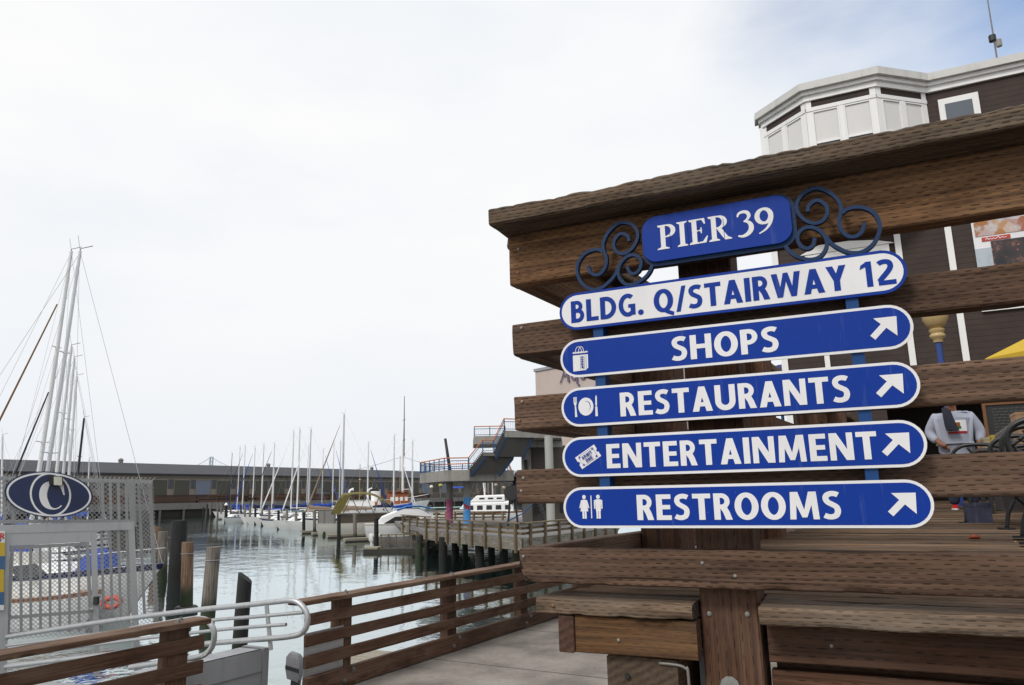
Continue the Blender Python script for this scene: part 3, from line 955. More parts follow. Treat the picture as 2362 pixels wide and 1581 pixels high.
def star(cx, cy, r):
    return [(cx + (r if i % 2 == 0 else r * 0.42) * math.cos(R(90 + 36 * i)), cy + (r if i % 2 == 0 else r * 0.42) * math.sin(R(90 + 36 * i))) for i in range(10)]


STR = [('BLDG. Q/STAIRWAY 12', 0.7175, 0.302, 1.466, False), ('SHOPS', 0.5265, 0.696, 1.077, True), ('RESTAURANTS', 0.333, 0.487, 1.288, True),
       ('ENTERTAINMENT', 0.141, 0.424, 1.350, True), ('RESTROOMS', -0.0495, 0.532, 1.222, True)]
for i, (txt, zc, sx0, sx1, blue) in enumerate(STR):
    sc_ = 0.8725 + 0.004 - 0.0025 * i
    body = MB().prism(pill(sc_, zc, 1.250, 0.1515), sp(tS), A, Z, N * -0.008).build('sign_strip', SIGN_WHITE if blue else SIGN_BLUE, sign)
    MB().prism(pill(sc_, zc, 1.231, 0.1325) if blue else pill(sc_, zc, 1.229, 0.1305), sp(tS - 0.0081), A, Z, N * -0.0007).build('strip_face', SIGN_BLUE if blue else SIGN_WHITE, body)
    tf = tS - 0.0089
    ch_ = 0.0905 if i else 0.089
    letters(txt, GL, S(sx0, tf, zc - ch_ / 2 - 0.002), A, Z, -N, sx1 - sx0, ch_, SIGN_WHITE if blue else SIGN_BLUE, body, gap=0.10 if i else 0.085)
    if blue:
        a_ = MB()
        ax, az = 1.4125 - 0.003 * (i - 1), zc - 0.008
        pts = [(-0.045, -0.022), (-0.031, -0.037), (0.006, 0.0), (0.036, -0.030), (0.040, 0.036), (-0.030, 0.036), (-0.009, 0.014)]
        a_.prism([(ax + p[0], az + p[1] + 0.006) for p in pts], sp(tf), A, Z, N * -0.0013)
        a_.build('arrow', SIGN_WHITE, body)
    ic, k = MB(), [0]

    def ip(poly, mi=0, ox=0.0, oz=0.0):
        k[0] += 1
        ic.prism([(p[0] + ox, p[1] + oz) for p in poly], sp(tf), A, Z, N * -(0.0012 + 0.00012 * k[0]), mi)

    def isx(path, w, mi=0, ox=0.0, oz=0.0, closed=False):
        k[0] += 1
        ic.strip([(p[0] + ox, p[1] + oz) for p in path], w, sp(tf), A, Z, N * -(0.0012 + 0.00012 * k[0]), mi, closed=closed)
    if i == 1:      # shopping bag
        zz = [(0.303 + 0.0031 * j, zc + 0.020 + (0.004 if j % 2 else 0.0)) for j in range(21)]
        ip([(0.303, zc - 0.052), (0.355, zc - 0.050), (0.365, zc - 0.042), (0.366, zc + 0.012), (0.303, zc + 0.012)])
        isx(zz, 0.0034)
        isx(arc(0.327, zc + 0.022, 0.013, 0.024, 175, 5, 10), 0.0022)
        isx(arc(0.338, zc + 0.022, 0.011, 0.023, 175, 5, 10), 0.0022)
        isx([(0.334, zc - 0.046), (0.334, zc + 0.008)], 0.0012, 1)
        isx([(0.350, zc - 0.046), (0.350, zc + 0.008)], 0.0012, 1)
        isx([(0.357, zc - 0.046), (0.358, zc + 0.010)], 0.0012, 1)
        k[0] += 1
        letter_mesh('SHOP', GL, S(0.3375, tf - 0.003, zc + 0.006), -Z, A, -N, 0.049, 0.009, gap=0.22, mi=1, mb=ic)
    elif i == 2:    # fork, plate, knife
        ip(arc(0.349, zc, 0.031, 0.035, 0, 348, 29))
        isx(arc(0.349, zc, 0.0185, 0.021, 100, -50, 14), [0.0004 + 0.0026 * math.sin(math.pi * q_ / 14) for q_ in range(15)], 1)
        isx([(0.308, zc - 0.038), (0.306, zc + 0.01)], [0.009, 0.0048])
        for fx in (-0.0055, -0.0018, 0.0018, 0.0055):
            isx([(0.306 + fx, zc + 0.016), (0.306 + fx, zc + 0.040)], 0.0023)
        ip([(0.2995, zc + 0.018), (0.3125, zc + 0.018), (0.309, zc + 0.006), (0.303, zc + 0.006)])
        ip([(0.387, zc - 0.040), (0.397, zc - 0.040), (0.3955, zc - 0.002), (0.388, zc - 0.002)])
        ip([(0.3885, zc + 0.001), (0.395, zc + 0.001), (0.3955, zc + 0.034), (0.3925, zc + 0.042), (0.3895, zc + 0.034)])
    elif i == 3:    # ticket
        ca, sa = math.cos(R(31)), math.sin(R(31))
        rt = lambda p, cx=0.350, cz=zc - 0.001: (cx + p[0] * ca - p[1] * sa, cz + p[0] * sa + p[1] * ca)
        tk = [(-0.046, -0.026), (0.046, -0.026)] + arc(0.046, 0.0, -0.006, 0.006, -90, 90, 6) + [(0.046, 0.026), (-0.046, 0.026)] + arc(-0.046, 0.0, 0.006, -0.006, -90, 90, 6)
        ip([rt(p) for p in tk])
        for a_, b_ in (((-0.034, -0.021), (0.034, -0.021)), ((-0.034, 0.021), (0.034, 0.021)), ((-0.034, -0.021), (-0.034, 0.021)), ((0.034, -0.021), (0.034, 0.021))):
            isx([rt(a_), rt(b_)], 0.0012, 1)
        for cx_ in (-0.030, 0.030):
            for cy_ in (-0.016, 0.016):
                ip([rt(p) for p in star(cx_, cy_, 0.0055)], 1)
        e1, e2 = A * ca + Z * sa, Z * ca - A * sa
        for wtxt, wy, ww in (('ADMIT', 0.002, 0.046), ('ONE', -0.016, 0.030)):
            x0, z0 = rt((-ww / 2, wy))
            letter_mesh(wtxt, GL, S(x0, tf - 0.0045, z0), e1, e2, -N, ww, 0.0125, gap=0.16, mi=1, mb=ic)
    elif i == 4:    # woman, bar, man
        for cx_, lady in ((0.327, True), (0.383, False)):
            ip(arc(cx_, zc + 0.039, 0.0072, 0.0078, 0, 330, 11))
            if lady:
                ip([(cx_ - 0.008, zc + 0.029), (cx_ + 0.008, zc + 0.029), (cx_ + 0.0155, zc - 0.014), (cx_ - 0.0155, zc - 0.014)])
                isx([(cx_ - 0.0095, zc + 0.027), (cx_ - 0.0175, zc - 0.002)], 0.0052)
                isx([(cx_ + 0.0095, zc + 0.027), (cx_ + 0.0175, zc - 0.002)], 0.0052)
            else:
                ip([(cx_ - 0.0115, zc + 0.0275), (cx_ - 0.007, zc + 0.030), (cx_ + 0.007, zc + 0.030), (cx_ + 0.0115, zc + 0.0275), (cx_ + 0.0095, zc - 0.014), (cx_ - 0.0095, zc - 0.014)])
                isx([(cx_ - 0.0142, zc + 0.027), (cx_ - 0.0142, zc - 0.005)], 0.0048)
                isx([(cx_ + 0.0142, zc + 0.027), (cx_ + 0.0142, zc - 0.005)], 0.0048)
            isx([(cx_ - 0.0045, zc - 0.012), (cx_ - 0.0045, zc - 0.041)], 0.0072)
            isx([(cx_ + 0.0045, zc - 0.012), (cx_ + 0.0045, zc - 0.041)], 0.0072)
        isx([(0.3555, zc - 0.040), (0.3555, zc + 0.044)], 0.0038)
    if ic.v:
        ic.build('icon', [SIGN_WHITE, SIGN_BLUE], body)

# header panel, its letters and the wrought scrolls
HC, HZ = 0.885, 0.9625
plate = MB().prism(rrect(HC + 0.004, HZ - 0.004, 0.568, 0.204, 0.060), sp(tS + 0.014), A, Z, N * -0.016).build('header_backplate', SIGN_NAVY, sign)
head = MB().prism(rrect(HC, HZ, 0.545, 0.182, 0.052), sp(tS - 0.003), A, Z, N * -0.012).build('header_panel', SIGN_BLUE, sign)
letters('PIER 39', SG, S(HC - 0.214, tS - 0.0152, HZ - 0.047), A, Z, -N, 0.430, 0.098, SIGN_WHITE, head, gap=0.035)
inl = MB()
for px_, py0, py1 in ((1545.5, 531, 573), (1586.5, 520, 566), (1611, 515, 560), (1669, 505, 549)):
    (xa, za), (xb, zb) = SF(px_ - 1.5, py0, tS - 0.016), SF(px_ + 2.5, py1, tS - 0.016)
    inl.strip([(xa, za), (xb, zb)], 0.0016, sp(tS - 0.0152), A, Z, N * -0.0024)
inl.build('letter_inline', SIGN_BLUE, head)


def scr(p):       # points read on the right-hand scroll
    return SF(1290 + p[0] / 2.93, 420 + p[1] / 2.93, tS)


SC1 = [(1680, 205), (1690, 160), (1745, 128), (1800, 160), (1812, 215), (1780, 265), (1725, 283), (1660, 260), (1612, 205), (1608, 145), (1650, 83), (1740, 46), (1835, 80), (1892, 140), (1905, 200), (1890, 265), (1905, 325), (1950, 368), (2000, 372), (2045, 340), (2064, 280)]
SC2 = [(1912, 215), (1945, 188), (2010, 174), (2080, 185), (2140, 228), (2167, 300), (2152, 370), (2110, 435), (2040, 478), (1960, 480), (1890, 452), (1835, 415), (1806, 372)]
SC3 = [(1728, 382), (1715, 430), (1680, 453), (1638, 438), (1612, 395), (1622, 345), (1670, 312), (1730, 316), (1782, 352), (1808, 405), (1800, 460), (1760, 510), (1690, 528), (1610, 508), (1560, 475), (1528, 432)]
for mir in (1, -1):
    mb = MB()
    for j, cv in enumerate((SC1, SC2, SC3)):
        pts = [scr(p) for p in cv]
        if mir < 0:
            pts = [(2 * HC - p[0], p[1]) for p in pts]
        mb.strip(smooth_path(pts, 6), 0.0125, sp(tS + 0.012 + 0.0007 * j), A, Z, N * -(0.020 + 0.0013 * j))
    mb.build('scroll', SIGN_NAVY, sign)

# ================================================================== walkway railings (one line, broken where the gangway leaves)
def nut(p, up, ax, parent, r=0.022):
    rings = [[p + up * h + (ax * math.cos(k * math.pi / 3) + ax.cross(up) * math.sin(k * math.pi / 3)) * q for k in range(6)] for h, q in ((-0.002, r * 1.5), (0.004, r * 1.45), (0.0042, r), (0.017, r * 0.95), (0.0172, r * 0.45), (0.03, r * 0.42))]
    return MB().loft(rings).build('bolt', paint_once('old_bolt'), parent)


_po = {}


def paint_once(k):
    if k not in _po:
        _po[k] = {'old_bolt': lambda: paint('old_bolt_steel', (0.22, 0.21, 0.20), 0.5, 0.6, 30, metal=0.6)}[k]()
    return _po[k]


def walkway_rail(q0, q1, posts, label, seed, splice):
    r_ = thing('walkway_railing', Wp((q0 + q1) / 2, 0, WALK), label, 'railing', 'timber railings along the walkway')
    beam('handrail', Wp(q0 + (-0.10 if seed == 200 else 0), -0.05, -1.137), V2, N2, q1 - q0 + (0.10 if seed == 200 else 0.02), 0.245, 0.052, [W_REDTOP, E_RED], r_, seg=60, k=4, jit=0.004, ch=0.006, seed=seed, rag=0.005)
    for j, (z0, z1) in enumerate(((-1.362, -1.236), (-1.578, -1.460), (-1.805, -1.675), (-2.098, -1.893))):
        cuts = [q0] + [c + 0.0 for c in splice] + [q1]
        for a, b_ in zip(cuts[:-1], cuts[1:]):
            th = 0.042 if j < 3 else 0.075
            beam('board', Wp(a + 0.002, 0.0 if j < 3 else -0.03, z0), V2, N2, b_ - a - 0.004, th, z1 - z0, [W_RED, E_RED], r_, seg=24, k=3, jit=0.003, ch=0.004, seed=seed + 5 * j + int(a * 3), rag=0.002)
    for q in posts:
        beam('post', Wp(q - 0.11, 0.047, WALK), Z, V2, -1.139 - WALK, 0.22, 0.135, [W_RED, E_RED], r_, ez=N2, seg=10, seed=seed + 40 + int(q * 7))
        for dq in (-0.045, 0.045):
            nut(Wp(q + dq, 0.05 + dq, -1.085), Z, V2, r_)
            nut(Wp(q + dq * 1.6, -0.031, -1.985 + dq), -N2, V2, r_)
        mb = MB().box(Wp(q - 0.10, -0.034, WALK + 0.003), V2 * 0.20, N2 * 0.10, Z * 0.05)
        mb.build('foot_block', W_RED, r_)
    return r_


walkway_rail(-0.87, 8.0, (-0.21, 1.96, 4.02, 6.2), 'reddish timber railing between the concrete walkway and the water, right of the gangway', 200, [1.96])
walkway_rail(-8.0, -2.18, (-2.43, -5.0), 'reddish timber railing end in the bottom corner in front of the mesh gate', 300, [])
# bolted end plate on the near end of the longer railing
MB().box(Wp(-0.86, 0.043, WALK + 0.05), V2 * 0.62, N2 * 0.004, Z * 0.62).build('end_plate', STEEL, bpy.data.objects['walkway_railing'])

# ================================================================== gangway down to the floats, its hand rails and the gate with the C
GP = lambda px, py, d: aty(px, py, d)
GREY = paint('gangway_grey', (0.36, 0.37, 0.385), 0.55, 0.25, 2.5, bump=0.1)
gang = thing('gangway', Wp(-1.5, 0.3, WALK), 'grey aluminium gangway leaving the walkway through the gap in the railing', 'gangway')
# the hinged landing plate seen through the gap: a shallow box with stiffeners
q0, q1 = -2.05, -1.0
fr = lambda q, off, z: Wp(q, off, z)
top_z = -1.62
face_o = onpl(470, 1500, Wp(0, 0.55, 0), N2)
mb = MB()
u0, u1 = -2.32, -0.985
zt = onpl(600, 1500, Wp(0, 0.55, 0), N2).z
mb.box(fr(u0, 0.55, -2.5), V2 * (u1 - u0), N2 * 0.05, Z * (zt + 2.5))
mb.box(fr(u0, 0.555, zt - 0.02), V2 * (u1 - u0), N2 * 0.33, Z * 0.02)
mb.build('landing_plate', GREY, gang)
MB().box(fr(u1 + 0.003, 0.54, -2.5), V2 * 0.085, N2 * 0.35, Z * (zt + 2.51)).build('landing_post', GREY, gang)
MB().box(fr(u0, 0.536, zt - 0.235), V2 * (u1 - u0), N2 * 0.012, Z * 0.010).build('weld_seam', paint('weld_dark', (0.2, 0.2, 0.2), 0.7), gang)
MB().box(fr(u0 + 0.0, 0.546, zt - 0.52), V2 * 0.78, N2 * 0.003, Z * 0.15).build('slot', BLACK, gang)
# ramp deck running down towards the gate
dirn = V((-0.80, 0.60, -0.10)).normalized()
rs = Wp(-2.1, 0.6, WALK + 0.02)
mb = MB()
mb.box(rs, V2 * 1.15, dirn * 9.5, Z * -0.12)
mb.build('ramp_deck', paint('ramp_deck_grey', (0.30, 0.30, 0.30), 0.7, 0.4, 3), gang)


def pipe(pts, r, parent, name='handrail', mt=None, n=10):
    return MB().tube(pts, r, n).build(name, mt or STEEL, parent, smooth=50)


def px_path(lst, k=5):
    return smooth_path([tuple(aty(x, y, d)) for x, y, d in lst], k)


# far hand rail: top pipe with a looped end, three thinner pipes, raking posts
loop = [(0, 1472, 10.6), (230, 1436, 9.9), (450, 1408, 9.2), (560, 1397, 8.85), (640, 1388, 8.6), (676, 1386, 8.5), (697, 1398, 8.45), (709, 1420, 8.42), (707, 1446, 8.42), (694, 1462, 8.45), (672, 1468, 8.5), (640, 1472, 8.6), (560, 1478, 8.85), (450, 1488, 9.2), (230, 1512, 9.9), (0, 1540, 10.6)]
pipe(px_path(loop, 6), 0.030, gang)
pipe(px_path([(700, 1413, 8.46), (590, 1423, 8.75), (480, 1432, 9.1), (230, 1462, 9.9), (0, 1492, 10.6)], 3), 0.020, gang, 'mid_rail')
pipe(px_path([(660, 1441, 8.55), (590, 1446, 8.75), (480, 1456, 9.1), (230, 1486, 9.9), (0, 1518, 10.6)], 3), 0.019, gang, 'mid_rail')
for x0, y0, x1, y1, d in ((615, 1398, 625, 1500, 8.68),):
    a, b_ = aty(x0, y0, d), aty(x1, y1, d)
    MB().tube([a, b_], 0.026, 4).build('rail_post', STEEL, gang)
# near hand rail loop just behind the wooden rail end
loop2 = [(300, 1452, 8.6), (420, 1432, 8.05), (465, 1428, 7.85), (484, 1438, 7.8), (494, 1460, 7.78), (490, 1490, 7.78), (475, 1508, 7.8), (456, 1516, 7.85), (420, 1522, 8.05), (300, 1540, 8.6)]
pipe(px_path(loop2, 6), 0.028, gang)

# ------------------------------------------------------------------ gate
GD = V((math.sin(R(57.7)), math.cos(R(57.7)), 0))
GN = V((GD.y, -GD.x, 0))                       # towards the viewer
GQ = aty(200, 1250, 11.0)
gp = lambda px, py, off=0.0: onpl(px, py, GQ + GN * off, GN)
GALV = paint('gate_galvanised', (0.42, 0.425, 0.43), 0.5, 0.3, 4, metal=0.35)
gate = thing('mesh_gate', gp(160, 1480), 'silver steel security gate of bars and chain link at the head of the gangway', 'gate')


def gbar(p0, p1, w, d, name, off=0.0, mt=None):
    """flat bar between two picture points lying in the gate plane"""
    a, b_ = gp(*p0, off), gp(*p1, off)
    ex = (b_ - a)
    s_ = ex.cross(GN).normalized()
    return MB().box(a - s_ * w / 2, ex, s_ * w, -GN * d).build(name, mt or GALV, gate)


gbar((-20, 1222), (310, 1213), 0.115, 0.07, 'header_beam', 0.02)
# door: header infill, posts, leaf
hp = [gp(x, y, 0.015) for x, y in ((16, 1228), (210, 1222), (211, 1250), (17, 1260))]
mb = MB()
mb.add([p for p in hp] + [p - GN * 0.04 for p in hp], [(0, 1, 2, 3)[::-1], (4, 5, 6, 7), (0, 1, 5, 4), (1, 2, 6, 5), (2, 3, 7, 6), (3, 0, 4, 7)])
mb.build('header_infill', GALV, gate)
gbar((216, 1218), (224, 1560), 0.075, 0.06, 'gate_post', 0.018)
gbar((303, 1218), (318, 1560), 0.085, 0.07, 'gate_post', 0.018)
gbar((13, 1228), (5, 1560), 0.10, 0.06, 'gate_post', 0.017)
leaf = gbar((25, 1264), (205, 1255), 0.045, 0.04, 'leaf_frame')
for a, b_ in (((28, 1262), (18, 1470)), ((202, 1254), (210, 1452)), ((22, 1464), (208, 1446)), ((24, 1425), (207, 1411))):
    gbar(a, b_, 0.045, 0.04, 'leaf_frame', 0.001)
for i in range(7):
    x = 48 + i * 22.3
    gbar((x, 1262), (x + 1, 1458), 0.034, 0.03, 'bar', -0.005)
for i in range(4):
    x = 234 + i * 19.5
    gbar((x, 1222), (x + 6, 1436), 0.034, 0.03, 'bar', -0.005)
# upper fence and right wing
gbar((-20, 1103), (352, 1112), 0.05, 0.045, 'top_tube', -0.002)
gbar((-20, 1204), (310, 1203), 0.05, 0.045, 'fence_tube', -0.002)
gbar((300, 1106), (309, 1216), 0.075, 0.05, 'fence_post', -0.001)
for i in range(9):
    x = 12 + i * 0 + (228 + (i - 0) * 18.4 if i < 5 else -200)
    if i < 5:
        gbar((x - 4, 1110), (x - 2, 1203), 0.036, 0.03, 'bar', -0.006)
for x in (10, 30):
    gbar((x, 1108), (x, 1203), 0.036, 0.03, 'bar', -0.006)
for x0, x1 in ((320, 334), (345, 362)):
    gbar((x0, 1112), (x1, 1425), 0.05 if x0 > 340 else 0.034, 0.04, 'wing_bar', -0.006)
gbar((218, 1440), (352, 1420), 0.05, 0.045, 'wing_foot', -0.002)
# chain link: real crossed wires, bent at the edges of each panel
CHAIN = paint('chain_link_zinc', (0.34, 0.34, 0.34), 0.5, 0.3, 6, metal=0.3)


def chain(quad, nx, ny, name, off, w=0.0085, over=0):
    c = [gp(x, y, off) for x, y in quad]             # tl, tr, br, bl
    P = lambda a, b_: (c[0] * (1 - a) + c[1] * a) * (1 - b_) + (c[3] * (1 - a) + c[2] * a) * b_
    mb_ = MB()
    asp = ny / nx
    for d in (1, -1):
        for k_ in range(-ny, nx + ny):
            a0, a1 = (k_ / nx, (k_ + ny) / nx) if d > 0 else ((k_ + ny) / nx, k_ / nx)
            b0, b1 = 0.0, 1.0
            lo, hi = 0.0, 1.0
            da = a1 - a0
            for lim in (0.0, 1.0):
                tt = (lim - a0) / da
                if (da > 0) == (lim == 0.0):
                    lo = max(lo, tt)
                else:
                    hi = min(hi, tt)
            if hi - lo < 0.01:
                continue
            p, q_ = P(a0 + da * lo, lo), P(a0 + da * hi, hi)
            if over and lo == 0.0:
                p = p + (p - q_).normalized() * over
            mb_.tube([p + GN * 0.004 * d, q_ + GN * 0.004 * d], w / 2, 3, caps=False)
    return tag(mb_.build(name, CHAIN, gate), kind='stuff')


chain([(24, 1262), (206, 1253), (211, 1462), (18, 1476)], 17, 21, 'chain_link', 0.012)
chain([(222, 1218), (306, 1214), (322, 1440), (228, 1446)], 8, 22, 'chain_link', 0.012)
chain([(-20, 1103), (350, 1110), (352, 1204), (-20, 1206)], 34, 9, 'chain_link', 0.012, over=0.07)
chain([(309, 1120), (354, 1116), (368, 1432), (323, 1442)], 5, 32, 'chain_link', 0.014)
MB().cbox(gp(222, 1386, 0.04), 0.06, 0.05, 0.11, mi=0).build('lock_box', BLACK, gate)
MB().tube([gp(207, 1406, 0.03), gp(214, 1406, 0.03)], 0.022, 8).build('latch', STEEL, gate)

# the letter board and the small lamp above it
sgn = thing('letter_sign', gp(115, 1190), 'oval navy sign with a white letter C on the mesh above the gate', 'sign')
cx, cy = 115, 1141
C0 = gp(cx, cy, 0.05)
ex_ = (gp(215, 1147, 0.05) - gp(15, 1136, 0.05))
hw = ex_.length / 2
ex_ = ex_.normalized()
ey_ = (gp(115, 1089, 0.05) - gp(115, 1193, 0.05))
hh_ = ey_.length / 2
ey_ = ey_.normalized()
NAVYSIGN = paint('letter_sign_navy', (0.006, 0.016, 0.070), 0.35, 0.25, 5, stain=(0.03, 0.06, 0.12))
ell = lambda k_, n=48: [(hw * k_ * math.cos(2 * math.pi * i / n), hh_ * k_ * math.sin(2 * math.pi * i / n)) for i in range(n)]
MB().prism(ell(1.02), C0, ex_, ey_, -GN * 0.012).build('panel', NAVYSIGN, sgn)
MB().strip([(hw * 0.955 * math.cos(2 * math.pi * i / 48), hh_ * 0.93 * math.sin(2 * math.pi * i / 48)) for i in range(48)], 0.024, C0 + GN * 0.0005, ex_, ey_, GN * 0.0015, closed=True).build('border', SIGN_WHITE, sgn)
MB().strip([(hw * 0.02 + hw * 0.455 * math.cos(2 * math.pi * i / 48), hh_ * 0.93 * math.sin(2 * math.pi * i / 48)) for i in range(48)], 0.024, C0 + GN * 0.0008, ex_, ey_, GN * 0.0018, closed=True).build('inner_ring', SIGN_WHITE, sgn)
cw = [(0.05 + hw * 0.25 * math.cos(R(a_)), -hh_ * 0.03 + hh_ * 0.60 * math.sin(R(a_))) for a_ in [52 + 262 * i / 30 for i in range(31)]]
cwid = [0.016 + 0.078 * math.exp(-(((i - 15) / 7.5) ** 4)) + (0.02 if i < 3 else 0.0) for i in range(31)]
mb = MB().strip(cw, cwid, C0 + GN * 0.0008, ex_, ey_, GN * 0.0016)
x_, y_ = cw[0]
mb.prism([(x_ - 0.03, y_ + 0.004), (x_ + 0.030, y_ + 0.045), (x_ + 0.052, y_ - 0.135), (x_ + 0.034, y_ - 0.135), (x_ + 0.005, y_ - 0.045)], C0 + GN * 0.0008, ex_, ey_, GN * 0.0022)
mb.build('letter', SIGN_WHITE, sgn)
lampb = thing('gate_lamp', gp(127, 1112), 'small black box lamp hanging over the top of the oval letter sign', 'lamp')
MB().box(gp(113, 1098, 0.062), ex_ * 0.17, GN * 0.10, ey_ * -0.12).build('housing', BLACK, lampb)
MB().box(gp(124, 1100, 0.165), ex_ * 0.10, GN * 0.05, ey_ * -0.115).build('lens', paint('lamp_lens', (0.62, 0.60, 0.50), 0.3, 0.3, 9), lampb)
# notice strip at the picture's edge
nb = thing('notice_board', gp(-10, 1420), 'tall notice board with white and yellow panels cut off at the picture edge', 'notice')
NX = lambda x, y, off: gp(x, y, off)
YEL = paint('notice_yellow', (0.55, 0.38, 0.03), 0.5, 0.2, 5)
PW = paint('notice_white', (0.72, 0.72, 0.70), 0.5, 0.2, 5)
PB = paint('notice_photo_blue', (0.05, 0.12, 0.25), 0.4, 0.6, 12, stain=(0.01, 0.015, 0.02))
for nm, y0, y1, mt in (('panel', 1225, 1252, PW), ('panel', 1252, 1283, YEL), ('photo', 1283, 1314, PB), ('panel', 1314, 1366, YEL), ('photo', 1366, 1396, PB), ('panel', 1396, 1408, PW)):
    ps = [NX(x, y, 0.045) for x, y in ((-60, y0), (11.5 if y0 < 1300 else 9, y0), (11 if y0 < 1300 else 8.5, y1), (-60, y1))]
    mb = MB().add(ps + [p - GN * 0.012 for p in ps], [(3, 2, 1, 0), (4, 5, 6, 7), (0, 1, 5, 4), (1, 2, 6, 5), (2, 3, 7, 6), (3, 0, 4, 7)])
    mb.build(nm, mt, nb)
RED = paint('notice_red', (0.5, 0.03, 0.02), 0.5, 0.1, 5)
o_ = NX(-1.0, 1243, 0.046)
letter_mesh('R', GL, o_, ex_, Z, GN, 0.055, 0.075).build('lettering', RED, nb)
o_ = NX(-2.5, 1250, 0.046)
letter_mesh('Y', GL, o_, ex_, Z, GN, 0.03, 0.035).build('lettering', BLACK, nb)

# ================================================================== mooring piles near the gangway
PILE_BROWN = pile_mat('pile_brown', (0.09, 0.05, 0.028), (0.26, 0.165, 0.105))
PILE_GREY = pile_mat('pile_grey', (0.10, 0.085, 0.07), (0.27, 0.235, 0.20))
PILE_BLACK = pile_mat('pile_black', (0.008, 0.008, 0.008), (0.022, 0.021, 0.02), weedcol=(0.01, 0.01, 0.008))


def pile(px0, py0, px1, py1, d, w, mt, label, ring=None, cut=0.0, cap=None, group=None, wires=0):
    """from the top at (px0, py0) to the water at (px1, ...) standing d metres away"""
    top, low = aty(px0, py0, d), aty(px1, py1, d)
    ax_ = (low - top)
    foot = top + ax_ * ((WATER - 1.2 - top.z) / ax_.z)
    root = thing('mooring_pile', V((foot.x, foot.y, WATER)), label, 'pile', group)
    n = 14
    rings = []
    for i in range(9):
        f = i / 8
        c_ = foot * (1 - f) + top * f
        rr = w * (1.06 - 0.1 * f)
        ring_ = []
        for k_ in range(n):
            a_ = 2 * math.pi * k_ / n
            q_ = c_ + V((math.cos(a_), math.sin(a_), 0)) * rr * (1 + 0.05 * noise.noise(V((math.cos(a_) * 2, math.sin(a_) * 2, f * 6 + px0))))
            if i == 8:
                q_.z += -cut * (math.cos(a_) + 1) / 2 + 0.02 * noise.noise(V((a_ * 3, px0, 0)))
            ring_.append(q_)
        rings.append(ring_)
    MB().loft(rings).build('shaft', mt, root, smooth=50)
    for wv_ in range(wires):
        zc_ = top.z - 0.45 - 0.12 * wv_
        c_ = top + ax_ * ((zc_ - top.z) / ax_.z)
        MB().tube([c_ + V((math.cos(a_), math.sin(a_), 0)) * (w * 1.03) for a_ in [2 * math.pi * i / 16 for i in range(17)]], 0.012, 5).build('wire_band', WIRE, root)
    if ring is not None:
        c_ = top + ax_ * ((WATER + ring - top.z) / ax_.z)
        MB().tube([c_ + V((math.cos(a_), math.sin(a_), 0)) * (w * 1.45) for a_ in [2 * math.pi * i / 18 for i in range(19)]], 0.10, 8).build('fender_ring', BLACK, root, smooth=True)
    if cap:
        MB().lathe([(w * 1.15, 0), (w * 1.15, 0.12), (w * 0.6, 0.45), (0.02, 0.62)], top, 14).build('cap', cap, root, smooth=40)
    return root


pile(433, 1251, 430, 1405, 31.5, 0.235, PILE_BROWN, 'brown round pile with a black fender ring beside the white bow', ring=0.12, wires=1)
pile(493, 1262, 477, 1450, 27.5, 0.245, PILE_GREY, 'grey round pile with a wire band, second from the brown one', wires=1)
pile(566, 1320, 552, 1500, 23.3, 0.215, PILE_BLACK, 'dark pile with a slanted cut top behind the gangway loop', cut=0.30)
pile(415, 1201, 406, 1345, 42.0, 0.42, PILE_BLACK, 'thick black pile standing behind the brown one')
pile(376, 1226, 374, 1345, 43.0, 0.26, PILE_GREY, 'grey pile close to the end of the mesh fence')
pile(362, 1216, 360, 1300, 52.0, 0.30, PILE_BROWN, 'short brown pile half hidden by the mesh fence')

# narrow float below the railing and the outboard beside the gangway plate
PLANKF = paint('float_plank', (0.30, 0.27, 0.21), 0.85, 0.5, 3, stain=(0.12, 0.12, 0.05))
fl = thing('float_walk', atz(870, 1520, WATER + 0.25), 'weathered plank float lying on the water behind the walkway railing', 'float')
f0, f1 = atz(800, 1548, WATER + 0.35), atz(935, 1504, WATER + 0.35)
dx_ = V((f1.x - f0.x, f1.y - f0.y, 0))
Lf = dx_.length
dx_.normalize()
dy_ = V((-dx_.y, dx_.x, 0))
MB().box(f0 - dy_ * 0.9 - Z * 0.45, dx_ * Lf, dy_ * 1.8, Z * 0.40).build('pontoon', CONC2, fl)
npl = int(Lf / 0.28)
for i in range(npl):
    MB().box(f0 + dx_ * (i * 0.28 + 0.01) - dy_ * 0.92 - Z * 0.046, dx_ * 0.262, dy_ * 1.84, Z * (0.045 + 0.004 * (i % 3))).build('plank', PLANKF, fl)
MB().box(f0 - dy_ * 0.97 - Z * 0.2, dx_ * Lf, dy_ * 0.045, Z * 0.24).build('edge_board', WHITE, fl)

